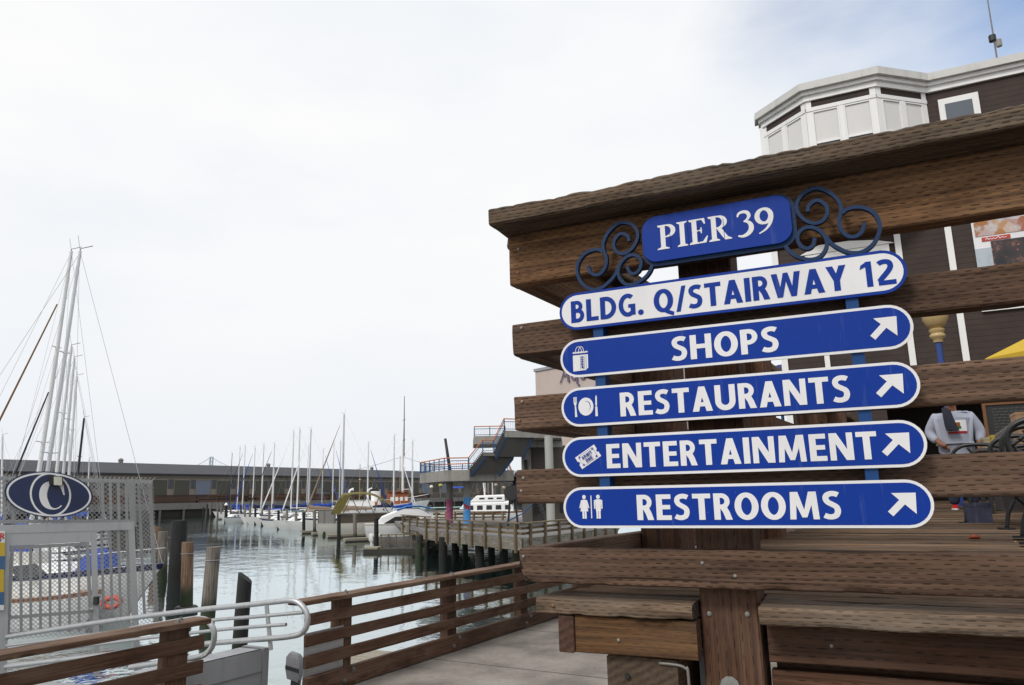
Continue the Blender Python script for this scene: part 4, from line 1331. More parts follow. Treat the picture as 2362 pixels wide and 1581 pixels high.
# ================================================================== boats
def hull_shape(L, B, fb, xm, full=0.62, rake=0.10, sheer=0.25, stern=0.72, draft=0.25, n=14):
    """stations from the stern (x = xm - L) to the bow; rings port rail > keel > starboard rail"""
    rings = []
    for i in range(n + 1):
        f = i / n
        if f < 0.45:
            w = stern + (1 - stern) * math.sin(f / 0.45 * math.pi / 2)
        else:
            w = max(0.015, 1 - ((f - 0.45) / 0.55) ** 2.1)
        hb = B / 2 * w
        zt = fb * (1 + sheer * (abs(f - 0.35) / 0.65) ** 2 * (1 if f > 0.35 else 0.5))
        x = xm - L + L * f
        ring = []
        prof = [(1.0, 1.0), (0.992, 0.90), (0.93, 0.42), (0.80, 0.0), (0.0, -1.0)]
        side = []
        for yy, zz in prof:
            z = zt * zz if zz >= 0 else draft * zz * (1 - 0.6 * f)
            k_ = 1 - rake * L * 0.0
            xr = x - (rake * L * (1 - max(zz, -0.3)) * max(0.0, (f - 0.55) / 0.45) ** 2) + (0.06 * L * (1 - zz) * (1 if f < 0.001 else 0) * 0.4)
            side.append((xr, hb * yy, z))
        ring = [V(p) for p in side] + [V((p[0], -p[1], p[2])) for p in side[-2::-1]]
        rings.append(ring)
    return rings


def make_hull(root, L, B, fb, xm, mats, stripe=True, deckm=None, **kw):
    rings = hull_shape(L, B, fb, xm, **kw)
    mb = MB()
    n = len(rings[0])
    vs = [p for r_ in rings for p in r_]
    fs, mi = [], []
    for i in range(len(rings) - 1):
        for k_ in range(n - 1):
            fs.append((i * n + k_, (i + 1) * n + k_, (i + 1) * n + k_ + 1, i * n + k_ + 1))
            mi.append(1 if stripe and k_ in (0, n - 2) else 0)
    fs.append(tuple(range(n)))
    mi.append(0)
    mb.v, mb.f, mb.m = vs, fs, mi
    h = lbuild(mb, 'hull', mats, root, smooth=40)
    d = MB()
    lo = [[r_[0] * 1.0, r_[-1] * 1.0] for r_ in rings]
    dv, df = [], []
    for i, (a, b_) in enumerate(lo):
        c_ = (a + b_) / 2 + Z * 0.05
        dv += [a - Z * 0.03, c_, b_ - Z * 0.03]
    for i in range(len(lo) - 1):
        for k_ in (0, 1):
            df.append((i * 3 + k_, i * 3 + k_ + 1, (i + 1) * 3 + k_ + 1, (i + 1) * 3 + k_))
    d.add(dv, df)
    lbuild(d, 'deck', deckm or OFFWHITE, root, smooth=40)
    rail = MB()
    rail.tube([r_[0] + Z * 0.02 for r_ in rings], 0.03, 5)
    lbuild(rail, 'toe_rail', mats[1] if stripe else mats[0], root)
    rail = MB()
    rail.tube([r_[-1] + Z * 0.02 for r_ in rings], 0.03, 5)
    lbuild(rail, 'toe_rail', mats[1] if stripe else mats[0], root)
    return rings


def cabin(root, x0, x1, w0, w1, z0, h, mt, nwin=3, slope=0.35, name='cabin', glass=None, winh=0.42):
    """low coach roof with rounded front and real side windows"""
    mb = MB()
    c = []
    for x, w, hh2, ins in ((x0, w0, h, 0.0), (x0 + 0.05, w0, h, 0.0), (x1 - slope, (w0 * 0.25 + w1 * 0.75), h * 0.92, 0.0), (x1, w1, 0.06, 0.0)):
        c.append([V((x, w / 2, z0)), V((x, w / 2 * 0.90, z0 + hh2 * 0.8)), V((x, w / 2 * 0.72, z0 + hh2)), V((x, -w / 2 * 0.72, z0 + hh2)), V((x, -w / 2 * 0.90, z0 + hh2 * 0.8)), V((x, -w / 2, z0))])
    mb.loft(c)
    cb = lbuild(mb, name, mt, root, smooth=35)
    for sgn_ in (1, -1):
        for k_ in range(nwin):
            f0, f1 = (k_ + 0.18) / nwin, (k_ + 0.82) / nwin
            xa, xb = x0 + 0.15 + (x1 - slope - x0 - 0.2) * f0, x0 + 0.15 + (x1 - slope - x0 - 0.2) * f1
            wl = lambda x: (w0 + (w0 * 0.25 + w1 * 0.75 - w0) * (x - x0) / max(0.01, (x1 - slope - x0))) / 2
            za, zb = z0 + h * (0.5 - winh / 2) * 0.95, z0 + h * (0.5 + winh / 2) * 0.85
            fa, fbq = 1 - 0.10 * (za - z0) / (h * 0.8), 1 - 0.10 * (zb - z0) / (h * 0.8)
            q = [V((xa, sgn_ * wl(xa) * fa, za)), V((xb, sgn_ * wl(xb) * fa, za)), V((xb - 0.04, sgn_ * wl(xb) * fbq, zb)), V((xa + 0.04, sgn_ * wl(xa) * fbq, zb))]
            out = V((0, sgn_ * 0.012, 0.003))
            wmb = MB().add([p + out for p in q] + [p - out for p in q], [(0, 1, 2, 3) if sgn_ < 0 else (3, 2, 1, 0), (0, 1, 5, 4), (1, 2, 6, 5), (2, 3, 7, 6), (3, 0, 4, 7)])
            deep(wmb, 'window', glass or DARK, cb, root)
    return cb


def sail_cover(root, x0, x1, z0, z1, r, mt, name='sail_cover'):
    rings = []
    for i in range(9):
        f = i / 8
        rr = r * (0.55 + 0.75 * (1 - f) ** 1.2) * (1 + 0.08 * math.sin(i * 2.4))
        x = x0 + (x1 - x0) * f
        zc = z0 + (z1 - z0) * f + rr * 0.5
        hh2 = rr * (1.9 if i == 0 else 1.2)
        rings.append([V((x, rr * 0.55 * math.cos(a), zc + hh2 * math.sin(a))) for a in [2 * math.pi * k_ / 8 for k_ in range(8)]])
    return lbuild(MB().loft(rings), name, mt, root, smooth=60)


def sailboat(loc, rz, label, L=10.0, H=14.0, hullm=None, stripe=None, cover=None, mast=None, jib=None, group='sailing boats moored in the marina',
             lean=V((0, 0, 0)), mizzen=0.0, dodger=None, mr=0.085, name='sailboat', spreaders=2, windvane=True, boomz=1.0, cat='sailboat'):
    B, fb, xm = L * 0.32, 1.05 + L * 0.035, L * 0.42
    root = thing(name, V((loc[0], loc[1], WATER)), label, cat, group, rz)
    make_hull(root, L, B, fb, xm, [hullm or WHITE, stripe or NAVY])
    cabin(root, -L * 0.24, L * 0.17, B * 0.62, B * 0.40, fb * 0.98, 0.48, WHITE, 3, slope=0.5)
    # cockpit coaming and companionway
    mb = MB()
    for y in (-1, 1):
        mb.box((-L * 0.50, y * B * 0.28 - 0.08, fb * 0.98), (L * 0.25, 0, 0), (0, 0.16, 0), (0, 0, 0.28))
    lbuild(mb, 'coaming', WHITE, root)
    mt = mast or ALU
    z0 = fb + 0.40
    top = V((0, 0, H)) + lean
    mo = lbuild(MB().tube([(0, 0, fb * 0.9), V((0, 0, H)) * 0.6 + lean * 0.6, top], [mr, mr, mr * 0.75], 8), 'mast', mt, root, smooth=60)
    for s_ in range(spreaders):
        f = (0.42, 0.70)[s_] if spreaders == 2 else 0.52
        c_ = V((0, 0, H * f)) + lean * f
        deep(MB().tube([c_ + V((-0.05, -0.55 * (1.25 - f), 0.05)), c_, c_ + V((-0.05, 0.55 * (1.25 - f), 0.05))], 0.028, 5), 'spreader', mt, mo, root)
    if windvane:
        deep(MB().tube([top, top + V((0, 0, 0.12)), top + V((0.55, 0.1, 0.22))], 0.018, 4), 'masthead_arm', BLACK, mo, root)
        deep(MB().tube([top + V((0, 0, 0.02)), top + V((-0.2, 0, 0.75))], 0.012, 4), 'aerial', WIRE, mo, root)
    bl = L * 0.36
    lbuild(MB().tube([(0.1, 0, z0 + boomz), (-bl, 0, z0 + boomz - 0.05)], 0.06, 6), 'boom', mt, root, smooth=60)
    if cover:
        sail_cover(root, -0.05, -bl * 0.96, z0 + boomz + 0.03, z0 + boomz - 0.02, 0.26, cover)
    bow, stern = V((xm - 0.05, 0, fb * 1.24)), V((xm - L + 0.1, 0, fb * 1.08))
    lbuild(MB().tube([bow, V((0.05, 0, H * 0.99)) + lean], 0.009, 4), 'forestay', WIRE, root)
    if jib:
        a, b_ = bow + (V((0.05, 0, H * 0.99)) + lean - bow) * 0.03, bow + (V((0.05, 0, H * 0.99)) + lean - bow) * 0.90
        lbuild(MB().tube([a, a * 0.9 + b_ * 0.1, b_ * 0.6 + a * 0.4, b_], [0.05, 0.115, 0.085, 0.03], 7), 'furled_jib', jib, root, smooth=True)
    lbuild(MB().tube([stern, V((-0.05, 0, H * 0.99)) + lean], 0.008, 4), 'backstay', WIRE, root)
    for y in (-1, 1):
        for f in (0.70, 0.97):
            lbuild(MB().tube([V((-0.1, y * B * 0.46, fb)), V((0, y * 0.03, H * f)) + lean * f], 0.007, 4), 'shroud', WIRE, root)
    # pulpit and guard wires
    g_ = MB()
    for y in (-1, 1):
        g_.tube([(xm - L * 0.20, y * B * 0.30, fb * 1.12), (xm - L * 0.20, y * B * 0.30, fb * 1.12 + 0.6)], 0.016, 5)
        g_.tube([(xm - L * 0.09, y * B * 0.16, fb * 1.2), (xm - L * 0.09, y * B * 0.16, fb * 1.2 + 0.6)], 0.016, 5)
    lbuild(tag_mb(g_), 'stanchion', STEEL, root)['kind'] = 'stuff'
    lbuild(MB().tube(smooth_path([(xm - L * 0.20, B * 0.30, fb * 1.12 + 0.6), (xm - L * 0.09, B * 0.16, fb * 1.2 + 0.6), (xm + 0.02, 0, fb * 1.24 + 0.62), (xm - L * 0.09, -B * 0.16, fb * 1.2 + 0.6), (xm - L * 0.20, -B * 0.30, fb * 1.12 + 0.6)], 3), 0.018, 5), 'pulpit', STEEL, root)
    for y in (-1, 1):
        lbuild(MB().tube([(xm - L * 0.20, y * B * 0.30, fb * 1.12 + 0.6), (-L * 0.1, y * B * 0.47, fb + 0.6), (xm - L + 0.2, y * B * 0.36, fb * 1.05 + 0.6)], 0.009, 4), 'guard_wire', WIRE, root)
    if dodger:
        rings = []
        for f, hh2 in ((0.0, 0.30), (0.35, 0.78), (0.75, 0.95), (1.0, 0.90)):
            x = -L * 0.16 - f * 1.25
            rings.append([V((x, B * 0.30 * math.cos(a), fb + 0.40 + hh2 * max(0, math.sin(a)))) for a in [math.pi * k_ / 8 for k_ in range(9)]])
        lbuild(MB().loft(rings, closed=False), 'dodger', dodger, root, smooth=True)
    if mizzen:
        xz = -L * 0.42
        lbuild(MB().tube([(xz, 0, fb), (xz, 0, mizzen)], 0.06, 7), 'mizzen_mast', mt, root, smooth=60)
        lbuild(MB().tube([(xz, 0, fb + 1.4), (xz - 2.2, 0, fb + 1.4)], 0.045, 6), 'mizzen_boom', mt, root)
    return root


def tag_mb(mb):
    return mb


# ------------------------------------------------------------------ the marina row across the fairway
L0, L1 = atz(868, 1260, WATER), atz(469, 1193, WATER)
DL = V((L1.x - L0.x, L1.y - L0.y, 0)).normalized()
PR = V((DL.y, -DL.x, 0))
RZ_OUT = math.atan2(-PR.y, -PR.x)                 # bows towards the fairway
RZ_IN = math.atan2(PR.y, PR.x)


def berth(px, py, off):
    r_ = ray(px, py)
    k_ = (L0 + PR * off).dot(PR) / r_.dot(PR)
    p = r_ * k_
    return p, p.z - WATER


SB_LIST = [
    # px, py of the masthead, metres behind the pile line, label, options
    (535.7, 1046, 6, 'small white sloop with a black mast at the far end of the marina row', dict(L=10.5, mast=BLACK, cover=BLUE, mr=0.10, dodger=BLUE)),
    (554, 1031, 6, 'white sloop with a bright blue sail cover next to the black-masted one', dict(L=12, mast=WHITEMAST, cover=BLUE, mr=0.11, dodger=BLUE)),
    (566, 1029, 7, 'white sloop with white mast and blue cover behind the white-capped pile', dict(L=12, mast=WHITEMAST, cover=BLUE, jib=NAVY, mr=0.13)),
    (588.7, 1032, 6, 'two-masted white ketch with a navy cover in the far marina row', dict(L=11, mast=WHITEMAST, cover=NAVY, mizzen=11.5, mr=0.12, jib=BLUE)),
    (609, 1025.5, 6, 'white sloop with a thick white mast right of the two-masted ketch', dict(L=12, mast=WHITEMAST, cover=NAVY, mr=0.14)),
    (633.5, 1024, 7, 'white sloop with a dark furled headsail in the middle of the far row', dict(L=12, mast=WHITEMAST, cover=NAVY, jib=BLACK, mr=0.12)),
    (677.8, 995, 6, 'tall white sloop with a bare boom and a white bow towards the fairway', dict(L=13, mast=WHITEMAST, jib=WHITE, mr=0.12)),
    (692, 990, 9, 'tall white sloop with a navy mast boot beside the teal-hulled boat', dict(L=11.5, mast=WHITEMAST, cover=NAVY, mr=0.15)),
    (717.5, 989.6, 6, 'white sloop with a grey mast and slanted white headsail in the near half', dict(L=10.5, mast=ALU, cover=TAN, mr=0.13, jib=WHITE)),
    (794, 956, 6, 'largest white sloop of the row, tall grey mast and tan sail cover', dict(L=12.5, mast=ALU, cover=TAN, mr=0.15, jib=TAN)),
]
for px, py, off, lab, kw in SB_LIST:
    p, H_ = berth(px, py, off)
    sailboat(p, RZ_OUT + R(random.Random(px).uniform(-3, 3)), lab, H=H_, **kw)
SB2 = [
    (712, 1027, 20, 'sailboat with a white mast behind the teal-hulled boat', dict(L=11, mast=WHITEMAST, cover=BLUE)),
    (746, 1036, 22, 'sailboat with a thin grey mast and a slanted blue furled sail', dict(L=11, mast=ALU, cover=BLUE, jib=BLUE)),
    (770.5, 1023, 22, 'sailboat with a white mast in the second row, blue boom cover', dict(L=11, mast=WHITEMAST, cover=BLUE, jib=BLUE, mr=0.11)),
    (786, 1018, 24, 'sailboat with a plain grey mast beside the largest sloop', dict(L=10.5, mast=ALU, cover=NAVY, mr=0.11)),
    (850, 1021.6, 22, 'sailboat with a white mast behind the olive canvas boat, blue furled sail', dict(L=11, mast=WHITEMAST, jib=BLUE, mr=0.13)),
    (909.6, 1005, 22, 'sailboat with a white mast and two slanted white spars near the stair tower', dict(L=11, mast=WHITEMAST, cover=NAVY, jib=WHITE, mr=0.14)),
    (951.8, 1018, 22, 'sailboat with a white mast closest to the concrete stair tower', dict(L=10, mast=WHITEMAST, cover=BLUE, mr=0.12)),
]
for px, py, off, lab, kw in SB2:
    p, H_ = berth(px, py, off)
    sailboat(p, RZ_IN + R(random.Random(px).uniform(-3, 3)), lab, H=H_, **kw)
p, H_ = berth(930.8, 914, 30)
rt = sailboat(p, RZ_IN, 'tall ship with a white lower mast and black topmast with crosstrees', H=H_ * 0.62, L=15, mast=WHITEMAST, mr=0.24, spreaders=1, windvane=False, cover=NAVY)
lbuild(MB().tube([(0.2, 0, H_ * 0.50), (0.2, 0, H_)], [0.16, 0.06], 7), 'topmast', BLACK, rt, smooth=True)
for f in (0.52, 0.635, 0.80):
    lbuild(MB().tube([(0.2, -0.9, H_ * f), (0.2, 0.9, H_ * f)], 0.05, 5), 'crosstree', BLACK, rt)

# teal hull on the hard behind the second pile group
TEAL = paint('teal_hull', (0.10, 0.24, 0.23), 0.5, 0.2, 2)
pos, _ = berth(690, 1150, 13)
tb = thing('day_boat', V((pos.x, pos.y, WATER)), 'small teal open boat between the tall white sloops', 'boat', None, RZ_OUT + 0.5)
make_hull(tb, 6.5, 2.2, 1.9, 2.6, [TEAL, TEAL], stripe=False)
cabin(tb, -1.6, 0.8, 1.3, 0.9, 1.8, 0.5, WHITE, 2)


def motorboat(loc, rz, label, L=7.0, hullm=None, stripe=None, top=None, name='motorboat', cab=True, outboard=True):
    B, fb = L * 0.33, 0.75 + 0.03 * L
    root = thing(name, V((loc[0], loc[1], WATER)), label, 'motorboat', None, rz)
    make_hull(root, L, B, fb, L * 0.5, [hullm or WHITE, stripe or WHITE], stripe=True, stern=0.9, sheer=0.3)
    if cab:
        cabin(root, -L * 0.12, L * 0.30, B * 0.7, B * 0.4, fb, 0.75, WHITE, 2, slope=0.9, winh=0.5)
    ws = [V((L * 0.02, -B * 0.32, fb + 0.7)), V((L * 0.02, B * 0.32, fb + 0.7)), V((-L * 0.07, B * 0.28, fb + 1.15)), V((-L * 0.07, -B * 0.28, fb + 1.15))]
    lbuild(MB().add(ws + [w_ + V((0.02, 0, 0)) for w_ in ws], [(0, 1, 2, 3), (7, 6, 5, 4), (0, 4, 5, 1), (1, 5, 6, 2), (2, 6, 7, 3), (3, 7, 4, 0)]), 'windscreen', DARK, root)
    if outboard:
        x = -L * 0.5
        lbuild(MB().loft([[V((x - 0.25 + q[0], q[1], z_)) for q in ((-0.2 * k_, -0.13 * k_), (0.22 * k_, -0.14 * k_), (0.22 * k_, 0.14 * k_), (-0.2 * k_, 0.13 * k_))] for z_, k_ in ((0.35, 0.6), (0.55, 1.0), (0.95, 1.05), (1.1, 0.7))]), 'outboard', WHITE, root, smooth=60)
        lbuild(MB().box((x - 0.3, -0.06, -0.3), (0.18, 0, 0), (0, 0.12, 0), (0, 0, 0.7)), 'outboard_leg', WHITE, root)
    if top:
        rings = [[V((x_, B * 0.36 * math.cos(a), fb + 1.55 + 0.22 * math.sin(a))) for a in [math.pi * k_ / 6 for k_ in range(7)]] for x_ in (-L * 0.32, -L * 0.1, L * 0.05)]
        lbuild(MB().loft(rings, closed=False), 'bimini', top, root, smooth=True)
        for x_ in (-L * 0.3, L * 0.03):
            for y in (-1, 1):
                lbuild(MB().tube([(x_, y * B * 0.36, fb), (x_, y * B * 0.36, fb + 1.56)], 0.02, 5), 'bimini_pole', STEEL, root)
    return root


pos = atz(540, 1206, WATER)
motorboat(pos, RZ_OUT + 0.9, 'small white runabout with its outboard lifted near the white-capped pile', L=7.5, stripe=NAVY)
pos, _ = berth(600, 1150, 3)
motorboat(pos, RZ_OUT, 'white motorboat squeezed between grey piles in the far row', L=7.0)
pos, _ = berth(655, 1150, 4)
motorboat(pos, RZ_OUT, 'white motorboat with a navy canopy in the middle of the row', L=8.0, top=NAVY, stripe=NAVY)
for px, off, lab, kw in (
        (548, 4, 'white motorboat with a blue canopy farthest along the row', dict(L=8.5, top=BLUE)),
        (577, 4, 'white cabin motorboat in front of the two-masted ketch', dict(L=9.0, stripe=NAVY)),
        (622, 4, 'white motorboat with a blue canopy before the dark furled headsail', dict(L=9.0, top=BLUE)),
        (643, 5, 'plain white motorboat between the middle dark piles', dict(L=9.5)),
        (672, 3.5, 'white motorboat just left of the teal boat', dict(L=9.0, stripe=NAVY)),
        (706, 4, 'white motorboat with a tan canopy under the grey-masted sloop', dict(L=9.5, top=TAN)),
        (738, 5, 'white motorboat with a navy canopy beside the largest sloop', dict(L=10.0, top=NAVY)),
        (590, 18, 'white motorboat in the second row behind the ketch', dict(L=11, top=BLUE)),
        (650, 18, 'white motorboat in the second row behind the middle masts', dict(L=11)),
        (700, 20, 'white motorboat with a blue canopy in the second row', dict(L=12, top=BLUE)),
        (745, 20, 'white motorboat in the second row before the ship', dict(L=12))):
    p_b, _ = berth(px, 1150, off)
    motorboat(p_b, RZ_OUT + R(random.Random(px).uniform(-4, 4)), lab, **kw)
pos, _ = berth(762, 1150, 5)
motorboat(pos, RZ_OUT, 'white motorboat with a tan canopy left of the olive canvas boat', L=8.0, top=TAN)

# ------------------------------------------------------------------ the boat under the olive canvas frame
oc, _ = berth(815, 1150, 4.5)
ob = thing('covered_boat', V((oc.x, oc.y, WATER)), 'white cruiser with stained olive canvas stretched on a bent tube frame', 'boat', None, RZ_OUT + 2.86)
make_hull(ob, 10.5, 3.4, 1.35, 6.2, [OFFWHITE, OFFWHITE], stripe=False, stern=0.92)
SMOKE = paint('clear_vinyl', (0.25, 0.24, 0.22), 0.3, 0.5, 1.5, stain=(0.09, 0.085, 0.075))
mb = MB()
prof = [(-3.3, 1.35), (-3.3, 2.85), (-2.9, 3.05), (-2.2, 3.0)]
lbuild(MB().box((-4.1, -1.45, 1.3), (2.0, 0, 0), (0, 2.9, 0), (0, 0, 1.75)), 'vinyl_screen', SMOKE, ob)
for y in (-1.47, 1.47):
    for x in (-4.1, -3.4, -2.2):
        lbuild(MB().box((x - 0.04, y - 0.03, 1.3), (0.08, 0, 0), (0, 0.06, 0), (0, 0, 1.8)), 'screen_post', paint_once('old_bolt'), ob)
lbuild(MB().box((-4.15, -1.52, 3.04), (2.1, 0, 0), (0, 3.04, 0), (0, 0, 0.06)), 'screen_top', TAN, ob)
hoop = [(-2.5, 3.0), (-1.6, 4.6), (-1.1, 4.95), (0.5, 5.1), (2.2, 4.95), (3.3, 4.45), (4.6, 3.6)]
rings = []
for x, z_ in smooth_path(hoop, 3):
    rings.append([V((x, 1.5 * math.cos(a) , z_ + 0.28 * math.sin(a) - 0.25)) for a in [math.pi * k_ / 8 for k_ in range(9)]])
lbuild(MB().loft(rings, closed=False), 'canvas', OLIVE, ob, smooth=True)
lbuild(MB().add([(-2.6, -1.52, 2.6), (-1.6, -1.52, 4.3), (-1.0, -1.52, 4.75), (-0.2, -1.52, 4.8), (-1.5, -1.52, 2.5)] + [(-2.6, -1.48, 2.6), (-1.6, -1.48, 4.3), (-1.0, -1.48, 4.75), (-0.2, -1.48, 4.8), (-1.5, -1.48, 2.5)],
                [(0, 1, 2, 3, 4), (9, 8, 7, 6, 5), (0, 5, 6, 1), (1, 6, 7, 2), (2, 7, 8, 3), (3, 8, 9, 4), (4, 9, 5, 0)]), 'canvas_side', OLIVE, ob)
for y in (-1.5, 1.5):
    for x0, z0, x1, z1 in ((-1.2, 2.5, -0.3, 4.6), (-0.3, 4.6, 0.8, 2.5), (0.8, 2.5, 1.5, 4.75), (1.5, 4.75, 2.5, 2.5), (2.5, 2.5, 3.1, 4.3), (3.1, 4.3, 4.3, 2.6), (-1.8, 2.5, 4.6, 2.5)):
        lbuild(MB().tube([(x0, y, z0), (x1, y, z1)], 0.035, 5), 'frame_tube', paint_once('old_bolt'), ob)
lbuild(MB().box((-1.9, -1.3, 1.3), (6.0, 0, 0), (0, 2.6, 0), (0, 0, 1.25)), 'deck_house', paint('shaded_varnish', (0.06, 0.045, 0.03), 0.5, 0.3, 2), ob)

# ------------------------------------------------------------------ white express cruiser and the little launch beside the near float
def at_off(px, off):
    return berth(px, 1150, off)[0]


pc = at_off(935, 7.5)
cr = thing('express_cruiser', V((pc.x, pc.y, WATER)), 'white express cruiser with raked black side windows and a blue tarpaulin', 'boat', None, RZ_OUT + 2.86)
make_hull(cr, 9.5, 3.2, 1.45, 5.0, [WHITE, OFFWHITE], stripe=True, stern=0.92)
rings = []
for x, w, z_ in ((-3.2, 1.35, 1.5), (-2.6, 1.32, 2.3), (-0.2, 1.2, 3.2), (1.6, 1.1, 3.1), (4.2, 0.3, 1.75)):
    rings.append([V((x, w, 1.35)), V((x, w * 0.92, z_ - 0.1)), V((x, w * 0.7, z_)), V((x, -w * 0.7, z_)), V((x, -w * 0.92, z_ - 0.1)), V((x, -w, 1.35))])
lbuild(MB().loft(rings), 'superstructure', WHITE, cr, smooth=30)
for y in (-1, 1):
    q = [(-2.4, 1.38, 1.55), (1.9, 1.24, 1.6), (1.2, 1.22, 2.35), (-1.2, 1.30, 2.25)]
    vs = [V((a_, y * (b_ + 0.02), c_)) for a_, b_, c_ in q]
    lbuild(MB().add(vs + [v_ - V((0, y * 0.08, 0)) for v_ in vs], [(0, 1, 2, 3) if y < 0 else (3, 2, 1, 0), (0, 1, 5, 4), (1, 2, 6, 5), (2, 3, 7, 6), (3, 0, 4, 7)]), 'side_window', BLACK, cr)
lbuild(MB().loft([[V((x, y, z_ + 0.1 * math.sin(y * 3))) for y in (-1.2, -0.4, 0.4, 1.2)] for x, z_ in ((-1.0, 2.95), (0.2, 3.3), (1.6, 3.35), (2.9, 3.05))], closed=False), 'tarpaulin', paint('tarp_blue', (0.01, 0.20, 0.60), 0.5, 0.15, 2), cr, smooth=True)

# slatted float with a low rail where the launch lies
fa, fb_ = atz(838, 1264, WATER + 0.4), atz(990, 1262, WATER + 0.4)
fd = V((fb_.x - fa.x, fb_.y - fa.y, 0))
fLn = fd.length
fd.normalize()
fn = V((-fd.y, fd.x, 0))
nf = thing('near_float', V((fa.x, fa.y, WATER)), 'low timber float with a post-and-rail edge under the pier corner', 'float')
MB().box(fa - Z * 0.75, fd * fLn, fn * 1.4, Z * 0.62).build('pontoon', paint('float_dark', (0.05, 0.045, 0.035), 0.9, 0.4, 2), nf)
MB().box(fa - Z * 0.13 - fn * 0.05, fd * fLn * 0.22, fn * 1.5, Z * 0.14).build('float_end', PLANKF, nf)
for i in range(7):
    MB().box(fa + fd * (fLn * (0.26 + 0.115 * i)) - fn * 0.03 - Z * 0.1, fd * 0.09, fn * 0.09, Z * 1.15).build('post', W_PIER, nf)
for z_ in (0.95, 0.35):
    MB().box(fa + fd * fLn * 0.25 - fn * 0.06 + Z * z_, fd * fLn * 0.75, fn * 0.05, Z * 0.09).build('rail', W_PIER, nf)
pl_ = atz(915, 1262, WATER) + fn * 2.6
motorboat((pl_.x, pl_.y), math.atan2(fd.y, fd.x) + 0.12, 'grey and white launch lying behind the low post-and-rail float', L=5.6, hullm=paint('launch_grey', (0.22, 0.215, 0.21), 0.4, 0.2, 2), stripe=WHITE, cab=False)

# ------------------------------------------------------------------ finger floats and guide piles along the fairway
PILES = [(469, 1170, 1193, 'b'), (478, 1163, 1194, 'b'), (485, 1160, 1195, 'g'), (502, 1162, 1198, 'g'), (510, 1159, 1198, 'g'), (532, 1165, 1200, 'g'), (556, 1165, 1203, 'b'),
         (565, 1164.8, 1204.5, 'g'), (576.5, 1167, 1208, 'g'), (589, 1168, 1210, 'b'), (604.5, 1168, 1212, 'g'), (621, 1168, 1215, 'g'), (642.5, 1177, 1218, 'b'), (661.7, 1174, 1220, 'g'),
         (683, 1178, 1222, 'g'), (700.7, 1182, 1230, 'b'), (725.5, 1178, 1232, 'g'), (747.8, 1183, 1236, 'g'), (781.7, 1188.5, 1242, 'b'), (818.7, 1186, 1248, 'g'), (868, 1195, 1262, 'b')]
G2 = pile_mat('guide_pile_grey', (0.12, 0.105, 0.085), (0.25, 0.225, 0.19), weed=1.0)
lab_side = 'round %s guide pile at the end of a finger float, %s'
PL_LABEL = ['dark guide pile at the farthest end of the marina row', 'dark guide pile just right of the farthest one', 'grey guide pile third from the far end of the marina', 'grey guide pile left of the white-capped black one',
            'grey guide pile touching the white-capped black one', 'grey guide pile right behind the white-capped black one', 'dark guide pile right of the small runabout', 'grey guide pile in front of the two-masted ketch',
            'grey guide pile right of the ketch bow', 'dark guide pile beside the lifted outboard', 'grey guide pile left of the middle white bow', 'grey guide pile before the middle white bow',
            'dark guide pile between two white bows', 'grey guide pile in front of the teal boat', 'grey guide pile half hidden behind the teal boat', 'dark slim guide pile before the largest sloop bow',
            'stout grey guide pile amidships of the largest sloop', 'grey green-footed guide pile before the tan sail cover', 'dark guide pile with slanted top left of the olive canvas boat', 'mossy grey guide pile beside the olive canvas stern', 'dark guide pile rising from the low timber float']
for (px, yt, yb, k_), lab in zip(PILES, PL_LABEL):
    p = atz(px, yb, WATER)
    pile(px, yt, px, yb, p.y, 0.21, PILE_BLACK if k_ == 'b' else G2, lab, group='guide piles along the fairway')
p = atz(521.4, 1200.5, WATER)
pile(521.4, 1166, 521.4, 1200.5, p.y, 0.34, PILE_BLACK, 'black guide pile with a white cone cap in the far row', cap=WHITE)
for i, (px, yb) in enumerate(((506, 1199), (562, 1205), (580, 1209), (632, 1217), (660, 1221), (709, 1231), (735, 1235), (770, 1241), (812, 1250))):
    p = atz(px, yb, WATER)
    f_ = thing('finger_float', V((p.x, p.y, WATER)), ['narrow timber finger float at the far end of the row', 'narrow timber finger float below the runabout', 'narrow timber finger float left of the middle bow', 'narrow timber finger float in the middle of the row',
               'narrow timber finger float before the teal boat', 'narrow timber finger float under the largest sloop bow', 'narrow timber finger float amidships of the largest sloop', 'narrow timber finger float before the tan sail cover', 'narrow timber finger float by the olive canvas boat'][i], 'float', 'finger floats along the fairway')
    o_ = V((p.x, p.y, WATER))
    MB().box(o_ - DL * 0.55 - PR * 0.8 + Z * 0.12, DL * 1.1, PR * 11, Z * 0.25).build('walkboard', PLANKF, f_)
    MB().box(o_ - DL * 0.45 - PR * 0.6 - Z * 0.3, DL * 0.9, PR * 10.5, Z * 0.415).build('pontoon', CONC2, f_)

# ------------------------------------------------------------------ boats lying left, behind the mesh gate
def left_boat(bx, by, tx, ty, d, rz, label, **kw):
    a, b_ = aty(bx, by, d), aty(tx, ty, d)
    k_ = (WATER - b_.z) / (a.z - b_.z)
    foot = b_ + (a - b_) * k_
    H_ = b_.z - WATER
    ln = b_ - foot
    ln.z = 0
    c_, s_ = math.cos(-rz), math.sin(-rz)
    return sailboat(foot, rz, label, H=H_, lean=V((ln.x * c_ - ln.y * s_, ln.x * s_ + ln.y * c_, 0)), **kw)


